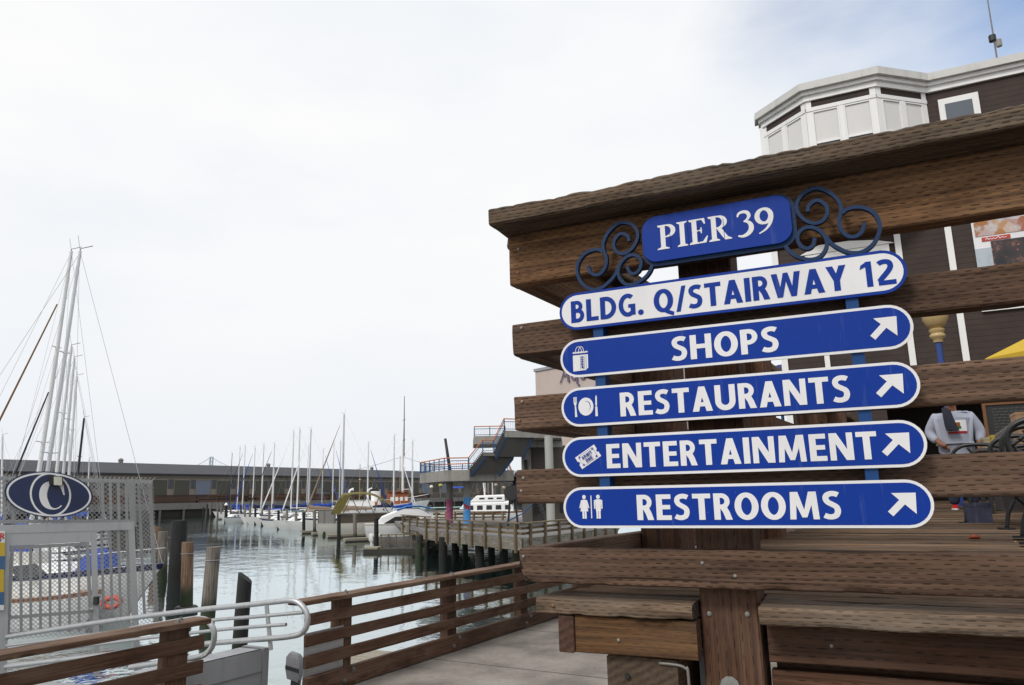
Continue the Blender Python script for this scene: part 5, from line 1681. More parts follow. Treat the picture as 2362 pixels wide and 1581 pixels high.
left_boat(111, 1089, 185, 580, 31.5, R(-14), 'white yacht with a navy stripe lying behind the mesh gate, bow past the fence', L=14.8, mast=ALU, cover=BLUE, dodger=BLUE, mr=0.09, boomz=0.25, group='sailing boats behind the mesh gate')
left_boat(93, 1075, 164.5, 580, 38.5, R(-14), 'yacht with the tall white mast leftmost behind the mesh gate', L=12, mast=WHITEMAST, cover=BLUE, mr=0.115, group='sailing boats behind the mesh gate', dodger=BLUE)
left_boat(132, 1080, 165, 800, 46, R(-14), 'white yacht whose mast ends at half the height of the tallest', L=10.5, mast=WHITEMAST, cover=TAN, mr=0.10, group='sailing boats behind the mesh gate')
left_boat(147, 1080, 172, 827, 52, R(-14), 'yacht with a grey mast just behind the half-height one', L=10.5, mast=ALU, cover=BLUE, mr=0.10, group='sailing boats behind the mesh gate')
left_boat(160, 1080, 177, 869, 60, R(-14), 'yacht with a short white mast deep in the cluster behind the gate', L=10, mast=WHITEMAST, cover=NAVY, mr=0.11, group='sailing boats behind the mesh gate')
left_boat(181, 1080, 194, 965, 75, R(-14), 'yacht with a short black mast at the back of the gate cluster', L=9, mast=BLACK, cover=BLUE, mr=0.13, group='sailing boats behind the mesh gate')
left_boat(4, 1110, 6, 1005, 80, R(-14), 'sailboat with a thin white mast at the picture edge', L=9, mast=WHITEMAST, cover=BLUE, mr=0.11, group='sailing boats behind the mesh gate')
left_boat(204, 1110, 206, 1058, 110, R(-14), 'far small sailboat with the shortest mast right of the gate cluster', L=8, mast=WHITEMAST, cover=BLUE, mr=0.10, group='sailing boats behind the mesh gate')
# thick spinnaker-pole stays with orange and black cover, crossing the left sky
for x0, y0, x1, y1, d, mt, lab in ((-6, 980, 132, 702, 30.5, paint('stay_ochre', (0.22, 0.11, 0.04), 0.6, 0.3, 2), None), (30, 1105, 112, 905, 30.8, BLACK, None)):
    yb = [o for o in bpy.data.objects if o.name.startswith('sailboat') and 'bow past the fence' in o.get('label', '')][0]
    MB().tube([aty(x0, y0, d), aty(x1, y1, d)], [0.045, 0.03], 6).build('rolled_stay', mt, yb)
yb = [o for o in bpy.data.objects if o.name.startswith('sailboat') and 'bow past the fence' in o.get('label', '')][0]
cv = []
for x, hh2 in ((2.6, 0.35), (2.8, 0.95), (3.3, 1.05), (3.7, 0.95), (3.85, 0.3)):
    cv.append([V((x, 0.62 * math.cos(a), 1.55 + hh2 * max(0.0, math.sin(a)))) for a in [math.pi * k_ / 8 for k_ in range(9)]])
lbuild(MB().loft(cv, closed=False), 'bow_cover', BLUE, yb, smooth=True)
lbuild(MB().box((-1.2, -0.5, 1.95), (1.6, 0, 0), (0, 1.0, 0), (0, 0, 0.5)), 'liferaft', OFFWHITE, yb)
pos = atz(60, 1440, WATER)
lk = motorboat(pos, R(-14), 'low white skiff with brown seats just behind the gate bars', L=6.5, stripe=paint('skiff_brown', (0.28, 0.10, 0.03), 0.6, 0.3, 2), cab=False, outboard=False)
# red life ring and white dinghy seen through the mesh
lr = aty(258, 1390, 27.0)
lro = MB().tube([lr + V((math.cos(a), 0.25 * math.sin(a), 0.5 * math.sin(a))) * 0.30 for a in [2 * math.pi * k_ / 16 for k_ in range(17)]], 0.09, 8).build('life_ring', paint('ring_red', (0.55, 0.05, 0.02), 0.5, 0.2, 3), smooth=True)
tag(lro, 'red life ring on the yacht rail seen through the mesh', 'life ring')
# outboard motor peeping out beside the gangway plate
om = thing('tilted_outboard', aty(680, 1570, 11.0), 'silver outboard motor peeping out between the gangway and the railing', 'outboard')
c_ = aty(680, 1532, 11.0)
MB().loft([[c_ + V((x * k_, y * k_, z_ - 0.35 * x * k_)) for x, y in ((-0.10, -0.10), (0.09, -0.10), (0.10, 0.10), (-0.10, 0.10))] for z_, k_ in ((-0.20, 0.8), (-0.08, 1.0), (0.08, 0.95), (0.14, 0.6))]).build('cowling', paint('cowling_grey', (0.20, 0.20, 0.21), 0.35, 0.3, 6), om, smooth=50)
MB().box(c_ + V((-0.05, -0.06, -0.75)), (0.11, 0, 0.02), (0, 0.12, 0), (0.02, 0, 0.56)).build('leg', BLACK, om)
MB().box(c_ + V((-0.10, -0.104, -0.04)), (0.19, 0, -0.06), (0, -0.004, 0), (0, 0, 0.05)).build('stripe', BLACK, om)

# ================================================================== the lower pier with its timber railing
PIERZ, PRAIL, PFB = -2.50, -1.57, -3.18


def pl(px, d):
    """ground position d metres ahead in picture column px (at eye height)"""
    r_ = ray(px, 1143.7 + (1181 - px) * 0.01985)
    return V((r_.x, r_.y, 0)) * (d / r_.y)


pa, pb_ = pl(978, 58.5), pl(1203, 44.5)
pc_, pd_ = pl(1420, 58.0), pl(960, 78.0)
pier = MB()
poly = [pa, pb_, pc_, pl(1440, 86), pl(900, 96), pl(925, 74), pl(962, 66)]
n_ = len(poly)
pier.add([p + Z * (PIERZ - 0.35) for p in poly] + [p + Z * PIERZ for p in poly], [tuple(range(n_))[::-1], tuple(range(n_, 2 * n_))] + [(i, (i + 1) % n_, n_ + (i + 1) % n_, n_ + i) for i in range(n_)])
pier_o = tag(pier.build('pier_deck', paint('pier_deck_grey', (0.19, 0.18, 0.175), 0.9, 0.4, 0.5)), 'grey lower pier deck on dark piles', None, kind='structure')


def pier_run(p0, p1, nposts, label, first=True, near=True):
    d = (p1 - p0)
    L_ = d.length
    d.normalize()
    nrm = V((d.y, -d.x, 0))
    if nrm.dot(-p0) < 0:
        nrm = -nrm
    r_ = thing('pier_railing', p0 + d * L_ / 2 + Z * PFB, label, 'railing', 'timber railings of the lower pier')
    beam('cap_board', p0 + Z * (PRAIL - 0.06) - nrm * 0.2, d, nrm, L_, 0.36, 0.07, [W_PIER, E_OLD], r_, seg=24, jit=0.02, seed=int(L_ * 3))
    for z0 in (-1.95, -2.25):
        beam('rail_board', p0 + Z * z0 - nrm * 0.06, d, nrm, L_, 0.05, 0.15, [W_PIER, E_OLD], r_, seg=12, seed=int(z0 * -31 + L_))
    nb_ = max(2, int(L_ / 2.4))
    for i in range(nb_):
        beam('fascia_board', p0 + d * (L_ * i / nb_ + 0.02) + Z * (PFB + 0.05) - nrm * 0.02, d, nrm, L_ / nb_ - 0.04, 0.07, PIERZ - PFB - 0.02, [W_FASCIA, E_OLD], r_, seg=6, seed=70 + i + int(L_))
    for i in range(nposts):
        f = (i + 0.35) / (nposts - 0.3)
        beam('post', p0 + d * (L_ * f) + Z * (PFB - 0.1) + nrm * 0.055, Z, d, PRAIL - PFB + 0.03, 0.20, 0.14, [W_PIER, E_OLD], r_, ez=nrm, seg=4, seed=90 + i)
    return r_


PILE_DK = pile_mat('pile_dark_grey', (0.02, 0.02, 0.018), (0.06, 0.057, 0.052))
pier_run(pa, pb_, 8, 'brown timber railing with whitish fascia boards, the long run facing the near water')
pier_run(pb_, pc_, 8, 'brown timber railing turning back behind the RESTROOMS strip')
pier_run(pl(927, 73), pl(990, 63), 4, 'mossy timber railing of the pier corner nearest the moored boats')
pier_run(pl(1000, 84), pl(1166, 80), 8, 'far dark timber railing behind the painted columns')
for i, (px, d, w) in enumerate(((967, 57.5, 0.42), (985, 60, 0.3), (1022, 55, 0.50), (1050, 56.5, 0.45), (1072, 58, 0.35), (1105, 51, 0.50), (1132, 53, 0.4), (1160, 50, 0.45), (1190, 47.5, 0.5), (1230, 50, 0.5), (1275, 54, 0.5))):
    p = pl(px, d)
    o = MB().tube([p + Z * (WATER - 1), p + Z * (PIERZ - 0.3)], w * 0.62, 12).build('support_pile', PILE_BLACK if i % 4 else PILE_DK, pier_o, smooth=50)

# ================================================================== concrete stair tower with painted columns
tower = thing('stair_tower', pl(1080, 64) + Z * PIERZ, 'concrete stair tower with blue railings, orange handrails and two painted columns', 'stairway')
ZS0, ZS1 = 1.22, 2.08
TD = 62.0


def zy(py, d, px=1100):
    """height of picture row py at d metres"""
    return aty(px, py, d).z


def slab(poly_, z0, z1, name, mt=CONC):
    n = len(poly_)
    return MB().add([p + Z * z0 for p in poly_] + [p + Z * z1 for p in poly_], [tuple(range(n))[::-1], tuple(range(n, 2 * n))] + [(i, (i + 1) % n, n + (i + 1) % n, n + i) for i in range(n)]).build(name, mt, tower)


def orient(poly_):
    a = sum(poly_[i].x * poly_[(i + 1) % len(poly_)].y - poly_[(i + 1) % len(poly_)].x * poly_[i].y for i in range(len(poly_)))
    return poly_ if a > 0 else poly_[::-1]


slab(orient([pl(968, 67), pl(1025, 60), pl(1082, 60), pl(1092, 61), pl(1186, 63), pl(1186, 70), pl(1000, 72)]), ZS0, ZS1, 'landing')
PINK = paint('column_magenta', (0.33, 0.075, 0.16), 0.7, 0.3, 1.2, stain=(0.5, 0.3, 0.35))
SKYB = paint('column_sky_blue', (0.06, 0.26, 0.58), 0.7, 0.3, 1.2, stain=(0.35, 0.5, 0.65))
for px, d, mt, zt in ((1037, 66, PINK, -0.2), (1077, 62.5, SKYB, -0.05)):
    p = pl(px, d)
    MB().tube([p + Z * PIERZ, p + Z * (PIERZ + 0.35)], 0.29, 18).build('column_foot', CONC, tower, smooth=50)
    MB().tube([p + Z * (PIERZ + 0.352), p + Z * zt], 0.295, 18).build('painted_column', mt, tower, smooth=50)
    MB().tube([p + Z * (zt + 0.002), p + Z * ZS0], 0.29, 18).build('column_head', CONC, tower, smooth=50)
    # painted swirls: slim raised bands winding up the column
    for k_, (c_, ph, w_) in enumerate((((0.65, 0.45, 0.52), 0.0, 0.012), ((0.10, 0.03, 0.18) if mt is PINK else (0.55, 0.72, 0.85), 2.0, 0.02), ((0.55, 0.35, 0.42) if mt is PINK else (0.55, 0.72, 0.85), 3.6, 0.012))):
        pts = [p + V((math.cos(ph + f * 3.2) * 0.297, math.sin(ph + f * 3.2) * 0.297, PIERZ + 0.5 + (zt - PIERZ - 0.7) * (0.25 * k_ + 0.35 * f))) for f in [i / 16 for i in range(17)]]
        MB().tube(pts, w_, 4).build('painted_swirl', paint('swirl_%d_%d' % (px, k_), c_, 0.7), tower)
p = pl(1077, 62.5)
fish = MB()
fdir = (-p).normalized()
fdir.z = 0
fx = V((-fdir.y, fdir.x, 0))
fish.prism([(-0.26, 0.22), (-0.05, 0.10), (0.20, 0.0), (0.24, -0.18), (0.10, -0.32), (-0.1, -0.28), (-0.2, -0.05)], p + fdir * 0.285 + Z * -0.75, fx, Z, fdir * 0.02)
fish.build('painted_fish', paint('fish_red', (0.40, 0.03, 0.03), 0.6, 0.4, 6, stain=(0.02, 0.02, 0.02)), tower)


def railing(pts, h, name='railing', n_bal=10, parent=None, posts=True):
    """blue railing with balusters and an orange handrail along 3-D points at floor level"""
    pr_ = parent or tower
    MB().tube([p + Z * h for p in pts], 0.045, 6).build('handrail', ORANGE, pr_)
    MB().tube([p + Z * (h - 0.22) for p in pts], 0.03, 5).build('rail', RAILBLUE, pr_)
    MB().tube([p + Z * 0.12 for p in pts], 0.03, 5).build('rail', RAILBLUE, pr_)
    for i, (a, b_) in enumerate(zip(pts[:-1], pts[1:])):
        L_ = (b_ - a).length
        k_ = max(1, round(L_ / 1.6))
        for j in range(k_ + (1 if i == len(pts) - 2 else 0)):
            q = a + (b_ - a) * (j / k_)
            MB().tube([q, q + Z * h], 0.05, 4).build('rail_post', RAILBLUE, pr_)
        kb = int(L_ / 0.16)
        mb_ = MB()
        for j in range(kb):
            q = a + (b_ - a) * ((j + 0.5) / kb)
            mb_.tube([q + Z * 0.12, q + Z * (h - 0.22)], 0.010, 3, caps=False)
        if kb:
            tag(mb_.build('baluster', RAILBLUE, pr_), kind='stuff')


railing([pl(969, 66.8) + Z * ZS1, pl(1025, 60.1) + Z * ZS1, pl(1081, 60.1) + Z * ZS1], 0.95)
railing([pl(971, 67.2) + Z * ZS1, pl(1002, 71.8) + Z * ZS1, pl(1100, 70.6) + Z * ZS1], 0.95)


STRB = paint('stringer_dark_blue', (0.010, 0.030, 0.070), 0.6, 0.2, 1)
TREAD = paint('tread_dark', (0.055, 0.052, 0.047), 0.9, 0.4, 1)


def flight(p0, p1, z0, z1, width, steps, wdir, name='flight'):
    """concrete treads as separate blocks on two sloping blue stringers"""
    for i in range(steps):
        f0, f1 = i / steps, (i + 1) / steps
        a, b_ = p0 + (p1 - p0) * f0, p0 + (p1 - p0) * f1
        z_ = z0 + (z1 - z0) * f1
        MB().box(a + Z * (z_ - 0.30), (b_ - a) * 1.12, wdir * width, Z * 0.28).build('tread', TREAD, tower)
    mbs = MB().box(p0 + wdir * 0.1 + Z * (z0 - 0.36), (p1 - p0) + Z * (z1 - z0), wdir * (width - 0.2), Z * 0.1)
    mbs.build('soffit', TREAD, tower)
    for w in (0.12, width - 0.35):
        a, b_ = p0 + wdir * w + Z * (z0 - 0.55), p1 + wdir * w + Z * (z1 - 0.55)
        MB().box(a, b_ - a, wdir * 0.2, Z * 0.32).build('stringer', STRB, tower)


s0, s1, s2, s3 = pl(1082, 60.2), pl(1115, 60.6), pl(1140, 60.9), pl(1166, 61.2)
back = V((0.15, 1.0, 0)).normalized()
side = V((0.86, 0.5, 0)).normalized()
zA, zB = zy(1044, 60.6), zy(994, 61)
flight(s0, s1, ZS1, zA, 3.0, 11, side)
slab(orient([s1, s2, s2 + side * 3.0, s1 + side * 3.0]), zA - 0.3, zA, 'half_landing', CONC2)
flight(s2, s3, zA, zB, 3.0, 11, side)
slab(orient([s3, pl(1300, 63.5), pl(1300, 74), pl(1190, 74)]), zB - 0.55, zB, 'upper_landing')
railing([s0 + Z * ZS1, s1 + Z * zA, s2 + Z * zA, s3 + Z * zB], 0.98, n_bal=0)
railing([s3 + Z * zB, pl(1300, 63.5) + Z * zB], 0.95)
# the balcony further back
zU = zy(1010, 72)
slab(orient([pl(1092, 76), pl(1094, 70), pl(1185, 70), pl(1185, 76)]), zU - 0.75, zU, 'balcony')
railing([pl(1095, 75) + Z * zU, pl(1095.5, 70.2) + Z * zU, pl(1168, 70.2) + Z * zU], 0.9)
# beam, walls and free column of the gallery behind
MB().box(pl(1175, 64) + Z * (zB - 1.15), pl(1300, 66) - pl(1175, 64), back * 0.6, Z * 0.55).build('gallery_beam', CONC, tower)
p = pl(1269, 60)
MB().tube([p + Z * PIERZ, p + Z * (zB - 0.6)], 0.33, 20).build('round_column', paint('column_pale', (0.40, 0.40, 0.37), 0.8, 0.2, 1), tower, smooth=50)
wl_ = paint('gallery_wall', (0.115, 0.10, 0.085), 0.9, 0.35, 0.4)
MB().box(pl(1205, 72) + Z * PIERZ, pl(1420, 74) - pl(1205, 72), back * 0.4, Z * (zB - PIERZ - 0.57)).build('gallery_wall', wl_, tower)
MB().box(pl(1205, 71.9) + Z * PIERZ, pl(1227, 71.9) - pl(1205, 71.9), back * -0.25, Z * (zB - PIERZ - 0.9)).build('pilaster', CONC, tower)
MB().box(pl(1211, 71.6) + Z * (PIERZ + 3.9), pl(1218, 71.6) - pl(1211, 71.6), back * -0.1, Z * 1.9).build('doorway', BLACK, tower)
for px in (1238, 1250, 1290):
    MB().box(pl(px, 71.9) + Z * (PIERZ + 0.8), pl(px + 8, 71.9) - pl(px, 71.9), back * -0.08, Z * 1.6).build('louvre', BLACK, tower)
# lower dog-leg flight that dives behind the timber rail
flight(pl(1172, 66), pl(1192, 65), -0.4, ZS1 - 0.1, 2.4, 7, back)
railing([pl(1172, 66) + Z * (ZS1 + 0.1), pl(1198, 65) + Z * (-0.4)], 0.9, n_bal=0)
flight(pl(1258, 62), pl(1238, 62), PIERZ + 0.1, PIERZ + 2.4, 2.0, 8, back)
MB().tube([pl(1150, 60) + Z * (PIERZ + 0.2), pl(1205, 61) + Z * (PIERZ + 1.1), pl(1245, 61.5) + Z * (PIERZ + 2.4)], 0.05, 6).build('ramp_rail', RAILBLUE, tower)
# leaning derrick pole behind the landing
dk = MB().tube([aty(1040, 1100, 88), aty(1027, 1012, 88)], [0.22, 0.16], 8).build('leaning_pole', BLACK, smooth=True)
tag(dk, 'leaning black pole rising behind the blue railing of the stair landing', 'pole')
# dark drum on the pier
dr = thing('cable_drum', pl(1184, 58) + Z * PIERZ, 'dark round drum on a stand next to the gallery wall', 'drum')
c_ = pl(1182, 58) + Z * (PIERZ + 2.7)
MB().tube([c_ - V((0.1, 0.5, 0)), c_ + V((0.1, 0.5, 0))], 0.55, 18).build('drum', BLACK, dr, smooth=40)
for dx in (-0.4, 0.4):
    MB().tube([pl(1182, 58) + V((dx, 0, PIERZ)), c_ + V((dx * 0.4, 0, 0))], 0.08, 6).build('leg', BLACK, dr)

# ================================================================== the pale hall with the purple script behind the rails
hall = thing('aquarium_hall', pl(1330, 92) + Z * PIERZ, 'pale pink stucco hall with purple lettering and a blue metal roof edge', 'building')
STUC = paint('stucco_pink', (0.52, 0.43, 0.38), 0.9, 0.15, 0.3)
h0, h1 = pl(1242, 92), pl(1560, 78)
hd = (h1 - h0).normalized()
hn = V((hd.y, -hd.x, 0))
ztop = zy(858, 92, 1242)
MB().box(h0 + Z * PIERZ, h1 - h0, -hn * 14, Z * (ztop - PIERZ)).build('wall', STUC, hall)
MB().box(h0 + Z * ztop + hn * 0.15 - hd * 0.15, h1 - h0, -hn * 14.3, Z * 0.35).build('parapet', paint('parapet_grey', (0.30, 0.30, 0.33), 0.7, 0.2, 1), hall)
zr = zy(905, 90, 1300)
MB().add([pl(1265, 90.5) + Z * (zr - 1.4), pl(1500, 76) + Z * (zr - 1.4), pl(1500, 80) + Z * (zr + 0.8), pl(1310, 90.9) + Z * (zr + 0.8)] +
         [pl(1265, 90.5) + Z * (zr - 1.6), pl(1500, 76) + Z * (zr - 1.6), pl(1500, 80) + Z * (zr + 0.6), pl(1310, 90.9) + Z * (zr + 0.6)],
         [(0, 1, 2, 3), (7, 6, 5, 4), (0, 4, 5, 1), (1, 5, 6, 2), (2, 6, 7, 3), (3, 7, 4, 0)]).build('blue_roof', paint('roof_blue', (0.02, 0.10, 0.24), 0.4, 0.2, 1), hall)
PUR = paint('letters_purple', (0.13, 0.10, 0.17), 0.5, 0.2, 2)
lo_ = onpl(1296, 884, h0 + hn * 0.12, hn)
lt = MB()
hA = 2.5
lt.strip(smooth_path([(-0.25, 0.0), (0.25, 0.9), (0.75, 2.35)], 5), [0.1] * 11, lo_, hd, Z, hn * 0.10)
lt.strip(smooth_path([(0.75, 2.4), (0.95, 1.2), (1.15, 0.0)], 5), 0.26, lo_, hd, Z, hn * 0.12)
lt.strip([(0.2, 0.85), (1.15, 0.95)], 0.12, lo_, hd, Z, hn * 0.14)
lt.build('letter', PUR, hall)
lt = MB()
lt.strip([(2.0 + 0.42 * math.cos(a), 0.75 + 0.55 * math.sin(a)) for a in [2 * math.pi * i / 16 for i in range(16)]], 0.18, lo_, hd, Z, hn * 0.10, closed=True)
lt.strip([(2.45, 1.35), (2.45, -0.3), (2.75, -0.6)], 0.2, lo_, hd, Z, hn * 0.12)
lt.build('letter', PUR, hall)
lt = MB()
lt.strip(smooth_path([(3.0, 1.35), (3.0, 0.4), (3.35, 0.12), (3.75, 0.4), (3.75, 1.35)], 4), 0.18, lo_, hd, Z, hn * 0.10)
lt.build('letter', PUR, hall)
lt = MB()
lt.strip([(4.55 + 0.42 * math.cos(a), 0.75 + 0.55 * math.sin(a)) for a in [2 * math.pi * i / 16 for i in range(16)]], 0.18, lo_, hd, Z, hn * 0.10, closed=True)
lt.strip([(5.0, 1.35), (5.0, 0.1)], 0.2, lo_, hd, Z, hn * 0.12)
lt.build('letter', PUR, hall)

# ================================================================== motor yacht and other craft behind the painted columns
my, _ = berth(1100, 1150, 40)
yp = pl(1100, 118)
yt = thing('motor_yacht', V((yp.x, yp.y, WATER)), 'large white motor yacht with a blue canopy behind the painted columns', 'motor yacht', None, R(185))
make_hull(yt, 15.5, 4.6, 1.9, 8.6, [WHITE, paint('yacht_rub_brown', (0.16, 0.06, 0.03), 0.5, 0.2, 2)], stern=0.92)
cabin(yt, -5.5, 3.2, 3.8, 2.6, 1.85, 1.7, WHITE, 5, slope=1.4, winh=0.5)
cabin(yt, -4.2, 1.0, 3.0, 2.2, 3.5, 1.0, WHITE, 3, slope=1.0, name='flybridge', winh=0.35)
lbuild(MB().loft([[V((x, 1.3 * math.cos(a), 5.6 + 0.25 * math.sin(a))) for a in [math.pi * k_ / 6 for k_ in range(7)]] for x in (1.6, 4.6)], closed=False), 'canopy', BLUE, yt, smooth=True)
for x in (1.7, 4.5):
    for y in (-1.3, 1.3):
        lbuild(MB().tube([(x, y, 3.3), (x, y, 5.65)], 0.05, 5), 'canopy_pole', STEEL, yt)
lbuild(MB().tube([(-1.2, -0.9, 4.4), (-0.9, 0, 7.4), (-1.2, 0.9, 4.4)], 0.06, 5), 'radar_arch', WHITE, yt)
lbuild(MB().tube([(-0.9, -0.25, 7.1), (-0.9, 0.25, 7.1)], 0.42, 12), 'radar_dome', WHITE, yt, smooth=40)
for k_ in range(4):
    lbuild(MB().tube([(-1.1, -0.75 + 0.12 * k_, 4.9 + 0.5 * k_), (-1.1, 0.75 - 0.12 * k_, 4.9 + 0.5 * k_)], 0.04, 4), 'arch_rung', STEEL, yt)
for i, (px, d, hh2, lab) in enumerate(((1119, 126, 7.4, 'thin white mast behind the large motor yacht'), (1126, 126, 6.8, 'thin tan mast right of the white one behind the motor yacht'), (1136, 130, 6.5, 'thin white mast leaning behind the motor yacht'))):
    p = pl(px, d)
    b_ = sailboat(p, R(190), 'small sailboat with a ' + lab, L=8.5, H=hh2 + 4.3, mast=WHITEMAST if i != 1 else TAN, cover=BLUE, group='small sailboats behind the motor yacht', windvane=False)
pg = pl(1000, 100)
gb = thing('green_deck_boat', V((pg.x, pg.y, WATER)), 'cream cabin boat with a pale green coach roof by the pier corner', 'boat', None, R(200))
make_hull(gb, 10, 3.2, 1.7, 5.5, [OFFWHITE, WHITE])
cabin(gb, -4.2, 3.4, 2.6, 1.4, 1.7, 1.0, OFFWHITE, 4, slope=1.2, winh=0.3)
lbuild(MB().loft([[V((x, y, 2.85 + 0.18 * math.cos(y))) for y in (-1.2, -0.4, 0.4, 1.2)] for x in (-3.9, -1, 2.0)], closed=False), 'coach_roof', paint('roof_green', (0.25, 0.42, 0.36), 0.6, 0.2, 1), gb, smooth=True)

# ================================================================== the far pier shed across the basin
qa = pl(400, 229.0)
quay_at = lambda q, off, z: qa + V2 * q + V((V2.y, -V2.x, 0)) * off * -1 + Z * z       # off > 0: away from the water is to the far side
FAR = V((-V2.y, V2.x, 0))                      # away from us across the quay
quay_at = lambda q, off, z: qa + V2 * q + FAR * off + Z * z
QZ = -0.25
mb = MB()
mb.box(quay_at(-160, 0, QZ - 1.9), V2 * 420, FAR * 60, Z * 1.9)
quay = tag(mb.build('quay', paint('quay_concrete', (0.20, 0.195, 0.18), 0.9, 0.6, 0.12, stain=(0.07, 0.068, 0.06))), 'grey concrete quay of the far pier', None, kind='structure')
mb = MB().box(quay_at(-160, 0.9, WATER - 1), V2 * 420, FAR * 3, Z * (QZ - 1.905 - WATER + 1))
mb.build('shadow_wall', paint('quay_shade_dark', (0.03, 0.028, 0.024), 0.95, 0.3, 0.5), quay)  # dark sheet whose colour stands in for the shade under the quay
qp = MB().tube([V((0, 0, WATER - 1)), V((0, 0, QZ - 1.8))], 0.36, 9).build('quay_pile', CONC2, quay, smooth=50)
base_mesh = qp.data
for i in range(30):
    m_ = Matrix.Translation(quay_at(-60 + i * 8.0, 0.45, WATER - 1))
    if i == 0:
        qp.matrix_basis = m_
    else:
        shared('quay_pile', base_mesh, m_, quay)
shed = thing('pier_shed', quay_at(40, 14, QZ), 'long grey pier warehouse with a dark roof and a row of tall roller doors', 'warehouse')
SH0, SLEN, EAVE = -150.0, 400.0, 8.5
SO = 9.0
WALLM = paint('shed_wall', (0.150, 0.130, 0.105), 0.9, 0.35, 0.05)
MB().box(quay_at(SH0, SO, QZ), V2 * SLEN, FAR * 40, Z * (EAVE - QZ)).build('wall', WALLM, shed)
rf = MB()
pr = [(SO - 0.6, EAVE), (SO - 0.6, EAVE + 0.35), (SO + 14, EAVE + 4.1), (SO + 26, EAVE + 4.1), (SO + 41, EAVE)]
rf.prism([(p_[0], p_[1]) for p_ in pr], quay_at(SH0 - 1, 0, 0), FAR, Z, V2 * (SLEN + 2))
rfo = rf.build('roof', paint('shed_roof', (0.050, 0.053, 0.062), 0.75, 0.3, 0.08), shed)
MB().box(quay_at(SH0, SO - 0.12, EAVE - 1.6), V2 * SLEN, FAR * 0.1, Z * 0.35).build('string_course', paint('course_grey', (0.20, 0.18, 0.15), 0.9, 0.3, 0.2), shed)
for q in (-62, -2, 58, 118, 178):
    MB().lathe([(0.7, 0), (0.7, 0.9), (1.0, 1.0), (0.3, 1.6)], quay_at(q, SO + 16, EAVE + 4.0), 10).build('roof_vent', paint_once('old_bolt'), rfo)
DOORG = paint('roller_door_grey', (0.075, 0.072, 0.058), 0.8, 0.25, 0.3)
DOORB = paint('roller_door_blue', (0.16, 0.19, 0.25), 0.7, 0.2, 0.3)
WING = paint('shed_window', (0.045, 0.055, 0.065), 0.35, 0.4, 0.6)
PIERG = paint('shed_pier_tan', (0.24, 0.205, 0.165), 0.9, 0.3, 0.3)
dq = onpl(468, 1130, quay_at(0, SO, 0), FAR)
phase = (dq - qa).dot(V2)
BAY = 8.0
for i in range(-14, 30):
    q = phase + i * BAY
    mt = DOORB if i in (0, 15, 17) else DOORG
    f = MB().box(quay_at(q - 2.75, SO - 0.14, QZ + 0.05), V2 * 5.5, FAR * 0.12, Z * 7.0).build('roller_door', mt, shed)
    MB().box(quay_at(q - 2.95, SO - 0.22, QZ + 7.07), V2 * 5.9, FAR * 0.2, Z * 0.28).build('lintel', PIERG, f)
    MB().box(quay_at(q + BAY / 2 - 1.1, SO - 0.10, QZ + 0.05), V2 * 2.2, FAR * 0.08, Z * 4.3).build('plinth', PIERG, shed)
    for dx in (-1.25, 1.03):
        MB().box(quay_at(q + BAY / 2 + dx, SO - 0.26, QZ + 0.03), V2 * 0.22, FAR * 0.25, Z * 7.3).build('pilaster', PIERG, shed)
    for dx in (-1.0, 0.12):
        MB().box(quay_at(q + BAY / 2 + dx, SO - 0.12, QZ + 4.4), V2 * 0.88, FAR * 0.10, Z * 2.9).build('window', WING, shed)
# rusty sheet piles stacked along the quay
rust = thing('rusty_stack', quay_at(-10, 4, QZ), 'long low stack of rusty steel beams lying on the far quay', 'beams')
RU = [paint('rust_%d' % k_, c_, 0.9, 0.5, 0.25) for k_, c_ in enumerate(((0.085, 0.045, 0.03), (0.055, 0.034, 0.026), (0.12, 0.062, 0.036), (0.04, 0.026, 0.02)))]
rg = random.Random(4)
for row in range(4):
    q = -75.0
    while q < 66:
        L_ = rg.uniform(18, 26)
        MB().box(quay_at(q, 2.2 + rg.uniform(-0.2, 0.3), QZ + 0.02 + row * 0.62), V2 * L_, FAR * 1.6, Z * 0.58).build('steel_beam', RU[rg.randrange(4)], rust)
        q += L_ + rg.uniform(0.2, 1.2)
MB().box(quay_at(-140, 3.0, QZ + 0.01), V2 * 60, FAR * 2.0, Z * 1.7).build('steel_beam', RU[1], rust)
# darker debris wall where the stack ends
db = thing('timber_heap', quay_at(100, 1.5, QZ), 'dark heap of old timbers on the far quay behind the sailboats', 'timber')
for i in range(26):
    MB().box(quay_at(68 + i * 4.6, 1.5 + 0.3 * math.sin(i), QZ + 0.01), V2 * 4.4, FAR * 1.2, Z * (1.7 + 0.5 * math.sin(i * 1.7))).build('timber', RU[(i * 3) % 4], db)
# blue container with a loader in front of it
ct = thing('site_container', quay_at(73, 6.5, QZ), 'pale blue container behind the masts on the far quay', 'container')
MB().box(quay_at(66, 5.2, QZ + 0.02), V2 * 14, FAR * 2.4, Z * 2.7).build('box', paint('container_blue', (0.17, 0.27, 0.38), 0.6, 0.2, 0.5), ct)
for i in range(12):
    MB().box(quay_at(66.6 + i * 1.12, 5.12, QZ + 0.1), V2 * 0.5, FAR * 0.06, Z * 2.5).build('rib', paint('container_blue_rib', (0.15, 0.24, 0.34), 0.6, 0.2, 0.5) if i == 0 else bpy.data.materials['container_blue_rib'], ct)
ld = thing('yellow_loader', quay_at(72, 4.2, QZ), 'small orange and black loader in front of the blue container', 'loader')
MB().box(quay_at(70, 3.9, QZ + 0.6), V2 * 4.6, FAR * 1.2, Z * 1.0).build('body', paint('loader_orange', (0.45, 0.17, 0.02), 0.5, 0.3, 1), ld)
MB().box(quay_at(71.4, 4.0, QZ + 1.62), V2 * 1.7, FAR * 1.1, Z * 1.3).build('cab', BLACK, ld)
